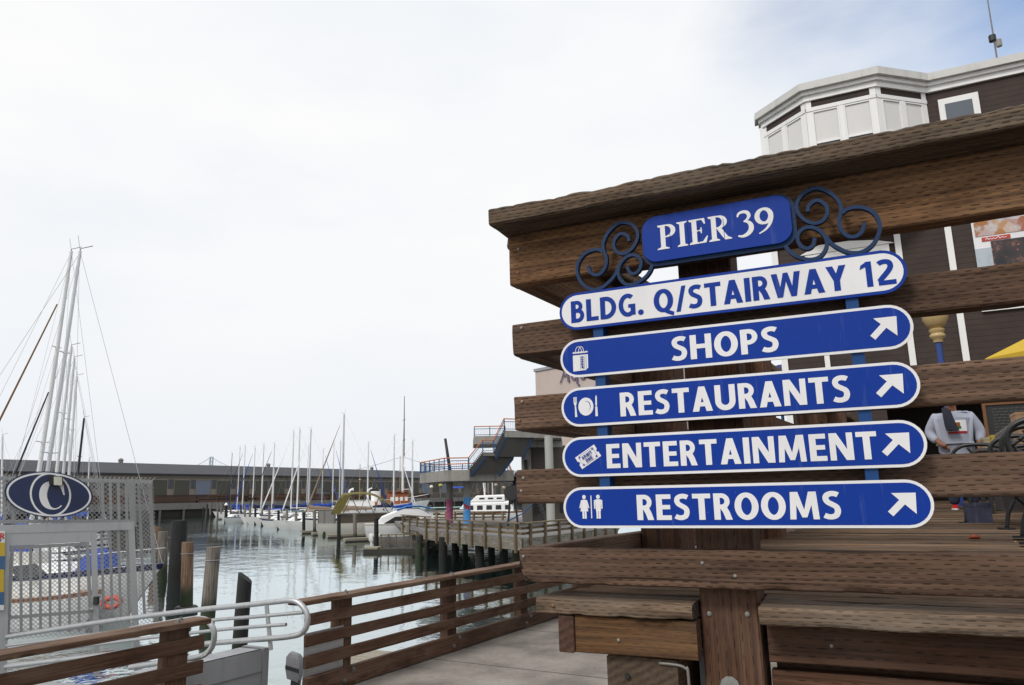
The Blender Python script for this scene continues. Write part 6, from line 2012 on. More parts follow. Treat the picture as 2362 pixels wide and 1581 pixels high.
for dx in (0.3, 3.2):
    MB().tube([quay_at(70.5 + dx, 3.8, QZ + 0.55), quay_at(70.5 + dx, 5.1, QZ + 0.55)], 0.55, 12).build('wheel', BLACK, ld)

# ================================================================== suspension bridge far beyond the shed
BR = paint('bridge_silver', (0.47, 0.52, 0.57), 0.7, 0.1, 0.01)
bd = 1500.0
brg = thing('suspension_bridge', aty(487, 1120, bd), 'pale suspension bridge tower and cables rising far beyond the warehouse roof', 'bridge')
tl, tr_, tz = aty(484.2, 1054, bd), aty(490, 1054, bd), aty(487, 1054, bd).z
for p in (tl, tr_):
    MB().box(V((p.x - 0.8, bd, WATER)), V((1.6, 0, 0)), V((0, 4, 0)), Z * (tz - WATER)).build('tower_leg', BR, brg)
for py in (1054.5, 1064, 1073):
    z_ = aty(487, py, bd).z
    MB().box(V((tl.x, bd + 0.5, z_ - 2)), V((tr_.x - tl.x, 0, 0)), V((0, 3, 0)), Z * 2.4).build('cross_beam', BR, brg)
for x1, y1 in ((425, 1082), (553, 1082)):
    pts = []
    for i in range(13):
        f = i / 12
        pts.append(aty(487 + (x1 - 487) * f, 1054 + (y1 - 1054) * (1 - (1 - f) ** 1.6), bd + 2))
    MB().tube(pts, 0.55, 5).build('main_cable', BR, brg)
    mb_ = MB()
    for p in pts[1:]:
        mb_.tube([p, V((p.x, p.y, aty(487, 1100, bd).z))], 0.16, 3)
    tag(mb_.build('hanger', BR, brg), kind='stuff')
pts = [aty(x, y, bd + 400) for x, y in ((760, 1094), (820, 1084), (880, 1069), (926, 1056), (960, 1064), (1010, 1077), (1080, 1092))]
MB().tube([V(p) for p in smooth_path([tuple(p) for p in pts], 4)], 0.6, 5).build('main_cable', BR, brg)
MB().box(V((tl.x - 900, bd + 1, aty(487, 1100, bd).z - 6)), V((2200, 0, 0)), V((0, 10, 0)), Z * 6).build('deck', BR, brg)

# ================================================================== white ship with the varnished deck house
sp0 = pl(880, 150)
ship = thing('white_ship', V((sp0.x, sp0.y, WATER)), 'white ship with an orange-brown deck house, white funnel and gooseneck vents', 'ship', None, math.atan2(V2.y, V2.x) + R(-42))
make_hull(ship, 19, 4.8, 2.9, 9.6, [WHITE, WHITE], stern=0.85, sheer=0.28)
VARN = paint('varnished_teak', (0.30, 0.085, 0.022), 0.4, 0.3, 1)
ch = cabin(ship, 1.2, 5.4, 3.0, 2.6, 3.0, 2.5, VARN, 4, slope=0.2, name='deck_house', winh=0.38, glass=WHITE)
lbuild(MB().box((1.0, -1.7, 5.5), (4.7, 0, 0), (0, 3.4, 0), (0, 0, 0.14)), 'house_roof', VARN, ship)
lbuild(MB().loft([[V((x + 0.95 * math.cos(a), 0.75 * math.sin(a), z_)) for a in [2 * math.pi * k_ / 12 for k_ in range(12)]] for x, z_ in ((-1.0, 2.9), (-1.2, 6.0))]), 'funnel', WHITE, ship, smooth=40)
lbuild(MB().loft([[V((x + 0.97 * math.cos(a), 0.77 * math.sin(a), z_)) for a in [2 * math.pi * k_ / 12 for k_ in range(12)]] for x, z_ in ((-1.2, 5.7), (-1.25, 6.15))]), 'funnel_top', BLACK, ship, smooth=40)
lbuild(MB().box((-7.5, -1.5, 2.9), (6.0, 0, 0), (0, 3.0, 0), (0, 0, 0.9)), 'aft_trunk', WHITE, ship)
for x in (-6.2, -2.6):
    lbuild(MB().tube(smooth_path([(x, 0.8, 3.2), (x, 0.8, 5.4), (x + 0.25, 0.8, 6.0), (x + 0.8, 0.8, 6.15)], 4), [0.2] * 12 + [0.34], 10), 'gooseneck_vent', WHITE, ship, smooth=60)
lbuild(MB().box((-3.6, -1.2, 2.95), (2.6, 0, 0), (0, 2.4, 0), (0, 0, 0.7)), 'orange_raft', paint('raft_orange', (0.55, 0.14, 0.02), 0.5, 0.2, 1), ship)
for x, h_, r_ in ((-4.3, 11.0, 0.10), (3.6, 12.5, 0.09)):
    mo = lbuild(MB().tube([(x, 0, 3.0), (x, 0, h_)], [r_, r_ * 0.6], 7), 'ship_mast', paint('mast_buff', (0.30, 0.20, 0.08), 0.6, 0.2, 1) if r_ > 0.095 else bpy.data.materials['mast_buff'], ship)
    deep(MB().tube([(x, -1.6, h_ - 3), (x, 1.6, h_ - 3)], 0.05, 5), 'yard', WHITE, mo, ship)
lbuild(MB().box((4.0, -0.7, 5.9), (1.3, 0, 0), (0, 1.4, 0), (0, 0, 0.12)), 'radar', WHITE, ship)
for y in (-1, 1):
    lbuild(MB().tube([(-9, y * 2.0, 3.9), (0, y * 2.3, 3.95), (6, y * 1.5, 4.4), (9.4, 0, 4.9)], 0.035, 5), 'guard_rail', WHITE, ship)
    for i in range(9):
        lbuild(MB().tube([(-8.5 + i * 2.0, y * (2.25 if i < 6 else 1.5), 2.8), (-8.5 + i * 2.0, y * (2.25 if i < 6 else 1.5), 3.95)], 0.03, 4), 'stanchion', WHITE, ship)
    for i in range(6):
        lbuild(MB().tube([(-5 + i * 1.7, y * 2.37, 2.2), (-5 + i * 1.7, y * 2.42, 2.2)], 0.16, 8), 'porthole', DARK, ship)
# shrubs, fence and lamps on the quay to the right
qf = thing('quay_fence', quay_at(150, 1.0, QZ), 'grey picket fence on the far quay behind the painted columns', 'fence')
for i in range(46):
    MB().box(quay_at(131 + i * 0.8, 1.0, QZ + 0.01), V2 * 0.25, FAR * 0.1, Z * 2.4).build('picket', CONC2, qf)
MB().box(quay_at(131, 0.9, QZ + 2.0), V2 * 37, FAR * 0.1, Z * 0.2).build('fence_rail', CONC2, qf)
for i, (px, y0, y1, col_) in enumerate(((1016, 1120, 1150, (0.55, 0.5, 0.1)), (995, 1124, 1152, (0.75, 0.72, 0.55)), (1162, 1126, 1160, (0.4, 0.3, 0.2)), (1144, 1120, 1160, (0.4, 0.3, 0.2)))):
    a, b_ = aty(px, y1, 240), aty(px, y0, 240)
    l_ = thing('quay_lamp', a, ['yellow globe lamp post on the far quay', 'white globe lamp post left of the yellow one', 'brown topped lamp post behind the motor yacht', 'brown lamp post closest to the yacht radar'][i], 'lamp post', 'lamp posts on the far quay')
    MB().tube([V((a.x, a.y, QZ)), b_], 0.09, 6).build('pole', CONC2, l_)
    MB().lathe([(0.15, -0.5), (0.55, -0.2), (0.6, 0.2), (0.3, 0.6)], b_, 10).build('globe', paint('globe_%d' % i, col_, 0.4), l_, smooth=True)

# ================================================================== the brown building with the white bay
TB = 14.0
bld = thing('brown_building', S(3, TB, -0.32), 'dark brown clapboard building with a white canted bay window and cornice', 'building')
BROWN = None
m, t, b = new_mat('brown_clapboard')
g = ND(t, 'ShaderNodeNewGeometry').outputs['Position']
spz = ND(t, 'ShaderNodeSeparateXYZ', {'Vector': g})
fr_ = MA(t, 'FRACT', MA(t, 'DIVIDE', spz.outputs[2], 0.115))
n_ = NOISE(t, g, 2.5, 5, 0.6)
c = RAMP(t, n_, [(0.3, (0.027, 0.016, 0.012)), (0.7, (0.045, 0.027, 0.021))])
c = MIX(t, SMOOTH(t, fr_, 0.90, 0.97), c, (0.010, 0.007, 0.006))
t.links.new(c, b.inputs['Base Color'])
b.inputs['Roughness'].default_value = 0.8
bp = ND(t, 'ShaderNodeBump', {'Strength': 0.8, 'Distance': 0.02, 'Height': MA(t, 'SUBTRACT', 1.0, fr_)})
t.links.new(bp.outputs[0], b.inputs['Normal'])
BROWN = m
TRIM = paint('trim_white', (0.84, 0.83, 0.81), 0.55, 0.15, 1.2, stain=(0.36, 0.33, 0.28))
TRIMG = paint('cornice_weathered', (0.60, 0.59, 0.56), 0.6, 0.5, 1.5, stain=(0.2, 0.19, 0.16))
BLIND = paint('window_blind', (0.70, 0.685, 0.66), 0.2, 0.25, 2, stain=(0.50, 0.50, 0.49))
PANE = paint('window_pane_dark', (0.09, 0.105, 0.13), 0.10, 0.3, 1.5, spec=0.9)
ZC = 8.5


def wallbox(s0, s1, z0, z1, t0, t1, name, mt, parent=None):
    return MB().box(S(s0, t0, z0), A * (s1 - s0), N * (t1 - t0), Z * (z1 - z0)).build(name, mt, parent or bld)


wallbox(-0.12, 12, 2.05, ZC - 0.3, TB, TB + 8, 'wall', BROWN)
wallbox(-0.12, 1.75, -0.36, 2.048, TB, TB + 8, 'wall', BROWN)
wallbox(1.752, 12, -0.36, 2.046, TB + 3.2, TB + 8, 'porch_back_wall', paint('porch_dark', (0.030, 0.025, 0.022), 0.8, 0.3, 1))
wallbox(1.755, 12, 1.90, 2.044, TB + 0.02, TB + 3.19, 'porch_ceiling', paint('porch_ceiling', (0.035, 0.028, 0.024), 0.8))
for s0, w_ in ((-0.16, 0.13), (2.27, 0.115), (3.19, 0.115)):
    wallbox(s0, s0 + w_, -0.36 if s0 < 0 else 2.06, ZC - 0.35 if s0 < 0 else 5.75, TB - 0.045, TB - 0.002, 'corner_board', TRIM)
wallbox(0.70, 0.80, 2.06, 3.6, TB - 0.045, TB - 0.002, 'corner_board', TRIM)
wallbox(3.62, 5.6, 3.34, 3.44, TB - 0.06, TB - 0.002, 'sill_board', TRIM)
# second floor window under the bay
wallbox(0.52, 2.16, 3.75, 4.98, TB - 0.05, TB - 0.003, 'window_surround', TRIM)
wallbox(0.68, 2.02, 3.85, 4.86, TB - 0.066, TB - 0.051, 'window', PANE)
MB().prism([(0.42, 4.985), (2.27, 4.985), (1.9, 5.10), (0.95, 5.22)], S(0, TB - 0.07, 0), A, Z, N * 0.06).build('window_head', TRIM, bld)
# cornice along the wall: three stepped mouldings
for dz0, dz1, pr_, mt in ((-0.16, 0.0, 0.20, TRIMG), (-0.24, -0.162, 0.12, TRIM), (-0.36, -0.242, 0.06, TRIM)):
    wallbox(3.16 + pr_ * 0.45 + 0.02, 12, ZC + dz0, ZC + dz1, TB - pr_, TB + 0.3, 'cornice', mt)
wallbox(-0.1, 12, ZC - 0.29, ZC - 0.02, TB + 0.31, TB + 8, 'roof', paint('roof_flat', (0.1, 0.1, 0.1), 0.9), None)
wallbox(3.40, 4.12, 7.0, 7.93, TB - 0.05, TB - 0.003, 'window_surround', TRIM)
wallbox(3.51, 4.00, 7.1, 7.80, TB - 0.062, TB - 0.051, 'window', PANE)
# canted bay
PL = [(-0.08, TB), (0.88, TB - 0.8), (2.23, TB - 0.8), (3.18, TB)]
bay = thing('bay_window', S(1.5, TB - 0.4, 5.6), None, None, parent=bld)
ins = 0.0
core = MB()
poly_b = [S(s_, t_ + 0.05, 0) for s_, t_ in PL]
n4 = 4
core.add([p + Z * 5.6 for p in poly_b] + [p + Z * (ZC - 0.1) for p in poly_b], [tuple(range(4))[::-1], tuple(range(4, 8))] + [(i, (i + 1) % 4, 4 + (i + 1) % 4, 4 + i) for i in range(4)])
core.build('bay_core', TRIM, bay)


def face_box(p, q, u0, u1, z0, z1, d0, d1, name, mt, parent=None):
    """box on a bay face: u along the face from p to q in metres, d outwards"""
    a, b_ = S(*p, 0), S(*q, 0)
    e = (b_ - a).normalized()
    o = V((e.y, -e.x, 0))
    return MB().box(a + e * u0 + o * d0 + Z * z0, e * (u1 - u0), o * (d1 - d0), Z * (z1 - z0)).build(name, mt, parent or bay)


for (p, q), nw in zip(zip(PL[:-1], PL[1:]), (2, 2, 2)):
    Lf = (S(*q, 0) - S(*p, 0)).length
    face_box(p, q, 0.10, Lf - 0.10, 8.00, 8.14, -0.02, 0.012, 'frieze', BROWN)
    face_box(p, q, 0.0, Lf, 7.90, 7.985, -0.02, 0.04, 'head_board', TRIM)
    face_box(p, q, -0.02, Lf + 0.02, 5.6, 6.2, -0.02, 0.02, 'apron', TRIM)
    for u in (0.0, Lf - 0.11):
        face_box(p, q, u, u + 0.11, 6.2, 8.15, -0.03, 0.025, 'corner_post', TRIM)
    w_ = (Lf - 0.22 - 0.10) / nw
    for k_ in range(nw):
        u0 = 0.11 + k_ * (w_ + 0.10)
        fr2 = face_box(p, q, u0 + 0.03, u0 + w_ - 0.03, 7.20, 7.86, 0.0505 - 0.06, 0.003, 'blind', BLIND)
        lo2 = face_box(p, q, u0 + 0.03, u0 + w_ - 0.03, 6.25, 7.14, 0.0505 - 0.06, 0.003, 'window', PANE)
        for (ua, ub, za, zb) in ((u0, u0 + 0.028, 6.22, 7.89), (u0 + w_ - 0.028, u0 + w_, 6.22, 7.89), (u0 + 0.03, u0 + w_ - 0.03, 7.145, 7.195), (u0 + 0.03, u0 + w_ - 0.03, 7.862, 7.89)):
            face_box(p, q, ua, ub, za, zb, 0.0, 0.03, 'sash', TRIM)
        if k_ < nw - 1:
            face_box(p, q, u0 + w_ + 0.002, u0 + w_ + 0.098, 6.2, 7.895, 0.0, 0.036, 'mullion', TRIM)
# bay cornice as mitred rings
for dz0, dz1, pr_, mt in ((-0.16, 0.0, 0.20, TRIMG), (-0.24, -0.162, 0.12, TRIM), (-0.36, -0.242, 0.06, TRIM)):
    k_ = pr_
    outl = [(-0.08 - k_ * 1.0, TB + 0.2), (-0.08 - k_ * 0.75, TB - k_ * 0.6), (0.88 - k_ * 0.42, TB - 0.8 - k_), (2.23 + k_ * 0.42, TB - 0.8 - k_), (3.18 + k_ * 0.45, TB - k_), (3.40, TB + 0.2)]
    ps = [S(s_, t_, 0) for s_, t_ in outl]
    n6 = len(ps)
    MB().add([p + Z * (ZC + dz0) for p in ps] + [p + Z * (ZC + dz1 + 0.001) for p in ps], [tuple(range(n6))[::-1], tuple(range(n6, 2 * n6))] + [(i, (i + 1) % n6, n6 + (i + 1) % n6, n6 + i) for i in range(n6)]).build('bay_cornice', mt, bay)
# roof aerial
an = thing('roof_aerial', S(4.62, TB + 0.4, ZC - 0.02), 'thin whip aerial with two small canisters on the brown building roof', 'aerial')
MB().tube([S(4.62, TB + 0.4, ZC - 0.02), S(4.63, TB + 0.4, 10.4)], [0.022, 0.012], 6).build('mast', paint_once('old_bolt'), an)
MB().tube([S(4.60, TB + 0.4, 9.20), S(4.60, TB + 0.4, 9.33)], 0.07, 10).build('canister', BLACK, an)
MB().tube([S(4.70, TB + 0.4, 9.05), S(4.70, TB + 0.4, 9.20)], 0.055, 10).build('canister', CONC, an)
# poster with food pictures
pst = thing('food_poster', S(4.5, TB - 0.03, 4.3), 'large glossy poster with food pictures on the brown wall', 'poster')
m, t, b = new_mat('food_print')
oc = ND(t, 'ShaderNodeTexCoord').outputs['Object']
vz = ND(t, 'ShaderNodeTexVoronoi', {'Vector': oc, 'Scale': 3.2, 'Randomness': 1.0})
nz = NOISE(t, oc, 4.0, 4, 0.6)
cz = RAMP(t, ND(t, 'ShaderNodeSeparateXYZ', {'Vector': vz.outputs['Color']}).outputs[0], [(0.0, (0.42, 0.40, 0.42)), (0.3, (0.35, 0.10, 0.04)), (0.5, (0.62, 0.62, 0.64)), (0.7, (0.45, 0.20, 0.05)), (1.0, (0.20, 0.03, 0.02))])
cz = MIX(t, SMOOTH(t, nz, 0.5, 0.7), cz, (0.55, 0.53, 0.52))
t.links.new(cz, b.inputs['Base Color'])
b.inputs['Roughness'].default_value = 0.3
FOOD = m
m, t, b = new_mat('night_print')
oc = ND(t, 'ShaderNodeTexCoord').outputs['Object']
nz = NOISE(t, oc, 3.0, 4, 0.6)
dz = ND(t, 'ShaderNodeTexVoronoi', {'Vector': oc, 'Scale': 9.0})
cz = RAMP(t, nz, [(0.4, (0.012, 0.012, 0.016)), (0.6, (0.05, 0.03, 0.03)), (0.7, (0.3, 0.14, 0.09))])
cz = MIX(t, MA(t, 'SUBTRACT', 1.0, SMOOTH(t, dz.outputs['Distance'], 0.1, 0.2)), cz, (0.4, 0.12, 0.1))
t.links.new(cz, b.inputs['Base Color'])
b.inputs['Roughness'].default_value = 0.3
NIGHT = m
wb = lambda s0, s1, z0, z1, d_, nm, mt: MB().box(S(s0, TB - 0.02 - d_, z0), A * (s1 - s0), N * 0.012, Z * (z1 - z0)).build(nm, mt, pst)
wb(3.66, 6.0, 4.20, 5.75, 0.0, 'board', SIGN_WHITE)
wb(3.70, 6.0, 4.87, 5.70, 0.013, 'food_picture', FOOD)
wb(3.94, 6.0, 4.20, 4.74, 0.013, 'people_picture', NIGHT)
wb(3.66, 3.93, 4.22, 4.62, 0.0125, 'street_picture', paint('print_pale', (0.45, 0.50, 0.55), 0.4, 0.4, 5))
wb(3.80, 4.28, 4.755, 4.835, 0.013, 'red_band', paint('band_red', (0.45, 0.04, 0.02), 0.4, 0.1, 5))
mbp = MB()
mbp.strip(smooth_path([(3.86, 4.78), (3.89, 4.82), (3.91, 4.78), (3.94, 4.80), (3.97, 4.78), (4.00, 4.80), (4.03, 4.78), (4.08, 4.82), (4.10, 4.78), (4.14, 4.80), (4.18, 4.785), (4.22, 4.80)], 4), 0.011, S(0, TB - 0.0335, 0), A, Z, N * -0.004)
mbp.build('lettering', SIGN_WHITE, pst)

# chalkboard, cartons and crates in the porch
cb_ = thing('chalkboard', S(4.6, TB + 0.5, 0.2), 'black chalkboard menu in an orange wooden frame inside the dark porch', 'chalkboard')
zf = lambda px, py, t_: SF(px, py, t_)
(c0, k0), (c1, k1) = zf(2272, 936, 13.2), zf(2420, 997, 13.2)
MB().box(S(c0, 13.22, k1), A * (c1 - c0), N * 0.03, Z * (k0 - k1)).build('slate', BLACK, cb_)
OR = paint('frame_orange_wood', (0.16, 0.065, 0.02), 0.6, 0.3, 4)
for a0, a1, z0, z1 in ((c0 - 0.05, c0, k1 - 0.05, k0 + 0.05), (c0, c1, k1 - 0.05, k1 - 0.002), (c0, c1, k0 + 0.002, k0 + 0.05)):
    MB().box(S(a0, 13.19, z0), A * (a1 - a0), N * 0.06, Z * (z1 - z0)).build('frame', OR, cb_)
mbp = MB()
for i in range(9):
    z_ = k0 - 0.07 - i * 0.055
    x = c0 + 0.1
    rg = random.Random(i)
    while x < c1 - 0.1:
        w_ = rg.uniform(0.03, 0.09)
        mbp.strip([(x, z_), (x + w_, z_ + 0.004)], 0.008, S(0, 13.219, 0), A, Z, N * -0.001)
        x += w_ + 0.025
tag(mbp.build('chalk_writing', paint('chalk', (0.12, 0.12, 0.12), 0.9), cb_), kind='stuff')
CART = paint('carton_tan', (0.36, 0.22, 0.13), 0.85, 0.2, 3)
GREYB = paint('bin_grey', (0.085, 0.075, 0.07), 0.7, 0.3, 2)


def crate(px0, py0, px1, py1, tt, dep, mt, name, label, cat):
    (a0, z1), (a1, z0) = SF(px0, py0, tt), SF(px1, py1, tt)
    r_ = thing(name, S((a0 + a1) / 2, tt, z0), label, cat)
    w_ = a1 - a0
    MB().box(S(a0, tt, z0), A * w_, N * dep, Z * (z1 - z0)).build('body', mt, r_)
    MB().box(S(a0 - 0.004, tt - 0.004, z1 - 0.03), A * (w_ + 0.008), N * (dep + 0.008), Z * 0.034).build('rim', mt, r_)
    return r_


(ta, tz_), (tb_, _q) = SF(2258, 1033, 8.5), SF(2420, 1033, 8.5)
tbl = thing('serving_table', S((ta + tb_) / 2, 8.8, -0.345), 'dark low table behind the bench carrying the basket and cartons', 'table')
MB().box(S(ta, 8.5, tz_ - 0.04), A * (tb_ - ta), N * 0.85, Z * 0.035).build('table_top', GREYB, tbl)
for a_ in (ta + 0.03, tb_ - 0.08):
    for n_t in (8.53, 9.27):
        MB().box(S(a_, n_t, -0.345), A * 0.05, N * 0.05, Z * (tz_ + 0.303)).build('leg', BLACK, tbl)
crate(2268, 1010, 2285, 1033, 8.55, 0.3, paint('basket_cream', (0.36, 0.29, 0.18), 0.8, 0.4, 8), 'fruit_basket', 'small cream basket behind the bench arm', 'basket')
crate(2286, 1005, 2297, 1031, 8.8, 0.3, paint('yellow_side', (0.45, 0.33, 0.05), 0.7, 0.3, 4), 'yellow_carton', 'narrow yellow carton beside the cream basket', 'carton')
bn = thing('grey_bin', S(4.4, 9.6, -0.34), 'slant-topped grey bin behind the bench', 'bin')
s0_, _z = SF(2292, 1010, 9.4)
MB().prism([(s0_, -0.34), (s0_ + 0.95, -0.34), (s0_ + 0.95, 1.15), (s0_ + 0.42, 0.95), (s0_, 0.66)], S(0, 9.4, 0), A, Z, N * 0.8).build('body', GREYB, bn)
MB().box(S(s0_ + 0.02, 9.38, 0.3), A * 0.91, N * 0.015, Z * 0.03).build('seam', BLACK, bn)
crate(2341, 952, 2400, 1032, 8.55, 0.4, CART, 'tan_carton', 'tan cardboard carton at the picture edge above the bench', 'carton')
crate(2226, 1162, 2292, 1208, 6.05, 0.25, paint('dark_printed_box', (0.022, 0.024, 0.05), 0.5, 0.4, 8, stain=(0.12, 0.14, 0.24)), 'printed_crate', 'dark printed crate on the boards behind the bench legs', 'crate')

# bracket of scalloped blue roofs far behind, seen between post and corner board
aw = thing('scalloped_awning', S(-0.7, 21, 3), 'blue scalloped awning peeping out beside the brown corner', 'awning')
for k_ in range(4):
    a0, z0 = SF(1772 + 12 * k_, 856 - 4 * k_, 21)
    MB().prism(arc(a0, z0 - 0.35, 0.30, 0.45, 0, 180, 8), S(0, 21 + 0.05 * k_, 0), A, Z, N * 0.04).build('scallop', paint('awning_blue_%d' % k_, (0.05, 0.09, 0.26), 0.6), aw)
MB().tube([S(-0.9, 21.1, -0.3), S(-0.9, 21.1, SF(1772, 856, 21)[1])], 0.05, 6).build('pole', RAILBLUE, aw)

# ================================================================== lamp post and umbrella on the boardwalk
lp = thing('lamp_post', S(3.0, 12.2, -0.33), 'blue lamp post with a cream tulip lamp in front of the brown wall', 'lamp post')
CREAM = paint('lamp_cream', (0.50, 0.36, 0.17), 0.35, 0.25, 6, stain=(0.25, 0.14, 0.05))
ls, lz = SF(2170, 830, 12.2)
lzt = SF(2160, 726, 12.2)[1]
lb = SF(2168, 790, 12.2)[1]
MB().tube([S(ls, 12.2, -0.33), S(ls, 12.2, lb)], 0.052, 10).build('pole', paint('pole_blue', (0.012, 0.045, 0.21), 0.4, 0.2, 3), lp, smooth=50)
MB().lathe([(0.075, 0), (0.085, 0.06), (0.12, 0.09), (0.13, 0.13), (0.10, 0.16), (0.125, 0.20), (0.13, 0.23), (0.10, 0.25)], S(ls, 12.2, lb), 16).build('collar', CREAM, lp, smooth=60)
MB().lathe([(0.10, 0.252), (0.16, 0.32), (0.205, 0.42), (0.225, 0.55), (0.225, 0.68), (0.20, 0.82), (0.10, 0.98), (0.03, 1.05)], S(ls, 12.2, lb), 20).build('lamp_globe', CREAM, lp, smooth=60)
YELLOW = paint('umbrella_yellow', (0.55, 0.36, 0.02), 0.7, 0.15, 3)
YSTR = paint('umbrella_stripe', (0.42, 0.30, 0.12), 0.7, 0.2, 3)
tip = onpl(2272, 828, S(0, 6.6, 0), N)
uc = tip + A * 1.55 + N * 0.3
um = thing('yellow_umbrella', V((uc.x, uc.y, -0.35)), 'yellow market umbrella with only one canopy corner in view', 'umbrella')
ap = V((uc.x, uc.y, tip.z + 0.75))
cor = [V((uc.x, uc.y, tip.z)) + (V((tip.x, tip.y, 0)) - V((uc.x, uc.y, 0))).length * V((math.cos(a), math.sin(a), 0)) for a in [math.atan2(tip.y - uc.y, tip.x - uc.x) + math.pi / 3 * i for i in range(6)]]
for i in range(6):
    a_, b_ = cor[i], cor[(i + 1) % 6]
    ps = [ap, a_, b_, b_ - Z * 0.12, a_ - Z * 0.12]
    MB().add(ps + [p - Z * 0.012 for p in ps[:3]], [(0, 1, 2), (1, 4, 3, 2), (7, 6, 5)]).build('canopy_panel', YELLOW, um)
    MB().tube([ap - Z * 0.02, a_ - Z * 0.02], 0.014, 5).build('rib', paint('rib_brown', (0.2, 0.08, 0.03), 0.6) if i == 0 else bpy.data.materials['rib_brown'], um)
MB().tube([V((uc.x, uc.y, -0.35)), ap + Z * 0.08], 0.03, 8).build('pole', paint_once('old_bolt'), um)

# ================================================================== cast iron benches in a row along the boardwalk
IRON = paint('cast_iron_black', (0.010, 0.010, 0.011), 0.4, 0.2, 9, spec=0.5)
SLAT = paint('bench_slat', (0.12, 0.105, 0.09), 0.6, 0.4, 5)
BX = V((IN.x, IN.y, 0))                         # seat depth: towards the right
BZ = -0.36


def bench(base, length, label, V2=V2):
    """facing left; base is the near front foot, the bench runs away along the pier"""
    r_ = thing('park_bench', base, label, 'bench', 'iron-armed benches on the boardwalk')
    P_ = lambda u, x, z_: base + V2 * u + BX * x + Z * (z_ * 1.17)
    for u in (0.0, length):
        parts = [
            [(0.02, 0.0), (0.05, 0.12), (0.10, 0.22), (0.06, 0.34), (0.03, 0.42)],
            [(0.60, 0.0), (0.55, 0.14), (0.46, 0.24), (0.50, 0.36), (0.56, 0.44)],
            [(0.10, 0.22), (0.22, 0.30), (0.34, 0.30), (0.46, 0.24)],
            [(0.03, 0.42), (0.30, 0.40), (0.56, 0.44), (0.64, 0.66), (0.74, 0.95)],
            [(0.03, 0.42), (-0.02, 0.52), (0.0, 0.61), (0.10, 0.66), (0.28, 0.66), (0.45, 0.63), (0.63, 0.64)],
            [(0.12, 0.64), (0.20, 0.55), (0.30, 0.52), (0.36, 0.58), (0.30, 0.63)],
            [(0.02, 0.50), (0.10, 0.47), (0.16, 0.53), (0.10, 0.58), (0.04, 0.55)],
        ]
        for j, pt in enumerate(parts):
            pts = [P_(u, x, z_) for x, z_ in smooth_path(pt, 4)]
            MB().tube(pts, 0.019 if j not in (5, 6) else 0.012, 6).build(('leg', 'leg', 'leg_brace', 'end_frame', 'arm', 'scroll', 'scroll')[j], IRON, r_, smooth=True)
        for x in (0.02, 0.60):
            MB().box(P_(u - 0.03, x - 0.06, 0.0), V2 * 0.06, BX * 0.12, Z * 0.014).build('foot', IRON, r_)
    for i in range(5):
        x = 0.06 + i * 0.105
        MB().box(P_(-0.05, x, 0.43), V2 * (length + 0.1), BX * 0.085, Z * 0.03).build('seat_slat', SLAT, r_)
    for i in range(4):
        f = 0.22 + i * 0.22
        MB().box(P_(-0.05, 0.575 + 0.2 * f, 0.44 + 0.5 * f), V2 * (length + 0.1), BX * 0.028 - Z * 0.008, Z * 0.085 + BX * 0.034).build('back_slat', SLAT, r_)
    return r_


b0 = atz(2316, 1221, BZ)
bench(V((b0.x, b0.y, BZ)), 1.25, 'black iron bench with curled arms, farther of the two beyond the guardrail', V((0.29, 0.957, 0)).normalized())
b1 = atz(2350, 1240, BZ)
bench(V((b1.x, b1.y, BZ)) - V2 * 0.75, 0.7, 'black iron bench end closest to the guardrail at the picture edge')
# a crumpled red-brown scrap and two crumbs on the boards
sc0 = atz(2248, 1243, DECK + 0.03)
mb = MB()
rings = []
for i in range(7):
    a = math.pi * i / 6
    rr = 0.028 * math.sin(a) + 0.002
    rings.append([sc0 + A * (-0.038 * math.cos(a)) + (N * math.cos(w_) + Z * (0.6 * math.sin(w_) + 0.5)) * rr * (1 + 0.5 * noise.noise(V((i * 1.3, w_, 2)))) for w_ in [2 * math.pi * k_ / 9 for k_ in range(9)]])
tag(MB().loft(rings).build('food_scrap', paint('scrap_red', (0.20, 0.035, 0.012), 0.6, 0.6, 25), smooth=True), 'crumpled reddish brown food scrap lying on the planks', 'litter')
for i, (px, py) in enumerate(((2296, 1232), (2343, 1254))):
    p_ = atz(px, py, DECK + 0.006)
    tag(MB().lathe([(0.004, 0), (0.010, 0.004), (0.010, 0.012), (0.004, 0.017)], p_, 8).build('crumb', paint('crumb_%d' % i, (0.45, 0.2, 0.08), 0.7), smooth=True), ['orange crumb on the planks left of the bench feet', 'orange crumb on the planks under the bench end'][i], 'litter')

# ================================================================== the man in the grey hoodie
pz = -0.335
pp = aty(2226, 1174, 11.5)
E1 = V((0.867, -0.498, 0))
E2 = V((-0.498, -0.867, 0))
man = thing('person', V((pp.x, pp.y, pz)), 'man in a grey hoodie with a dark cloth over his shoulder and red shoes', 'person')
mw = Matrix((E1, -E2, Z)).transposed().to_4x4()
mw.translation = V((pp.x, pp.y, pz))
mc = lambda x, y, z_: V((x * 0.95, -y, z_ * 0.972))            # x: picture right, y: towards the viewer


def skin_obj(name, verts, edges, mt, parent, root=0, sub=2):
    me = bpy.data.meshes.new(name)
    me.from_pydata([mc(*v[:3]) for v in verts], edges, [])
    me.materials.append(mt)
    o = bpy.data.objects.new(name, me)
    regist(o, mw, parent)
    md = o.modifiers.new('Skin', 'SKIN')
    md.use_smooth_shade = True
    if not me.skin_vertices:
        me.attributes
    for i, v in enumerate(verts):
        sv = me.skin_vertices[0].data[i]
        sv.radius = (v[3], v[4] if len(v) > 4 else v[3])
        sv.use_root = i == root
    s2 = o.modifiers.new('Subdivision', 'SUBSURF')
    s2.levels = s2.render_levels = sub
    return o


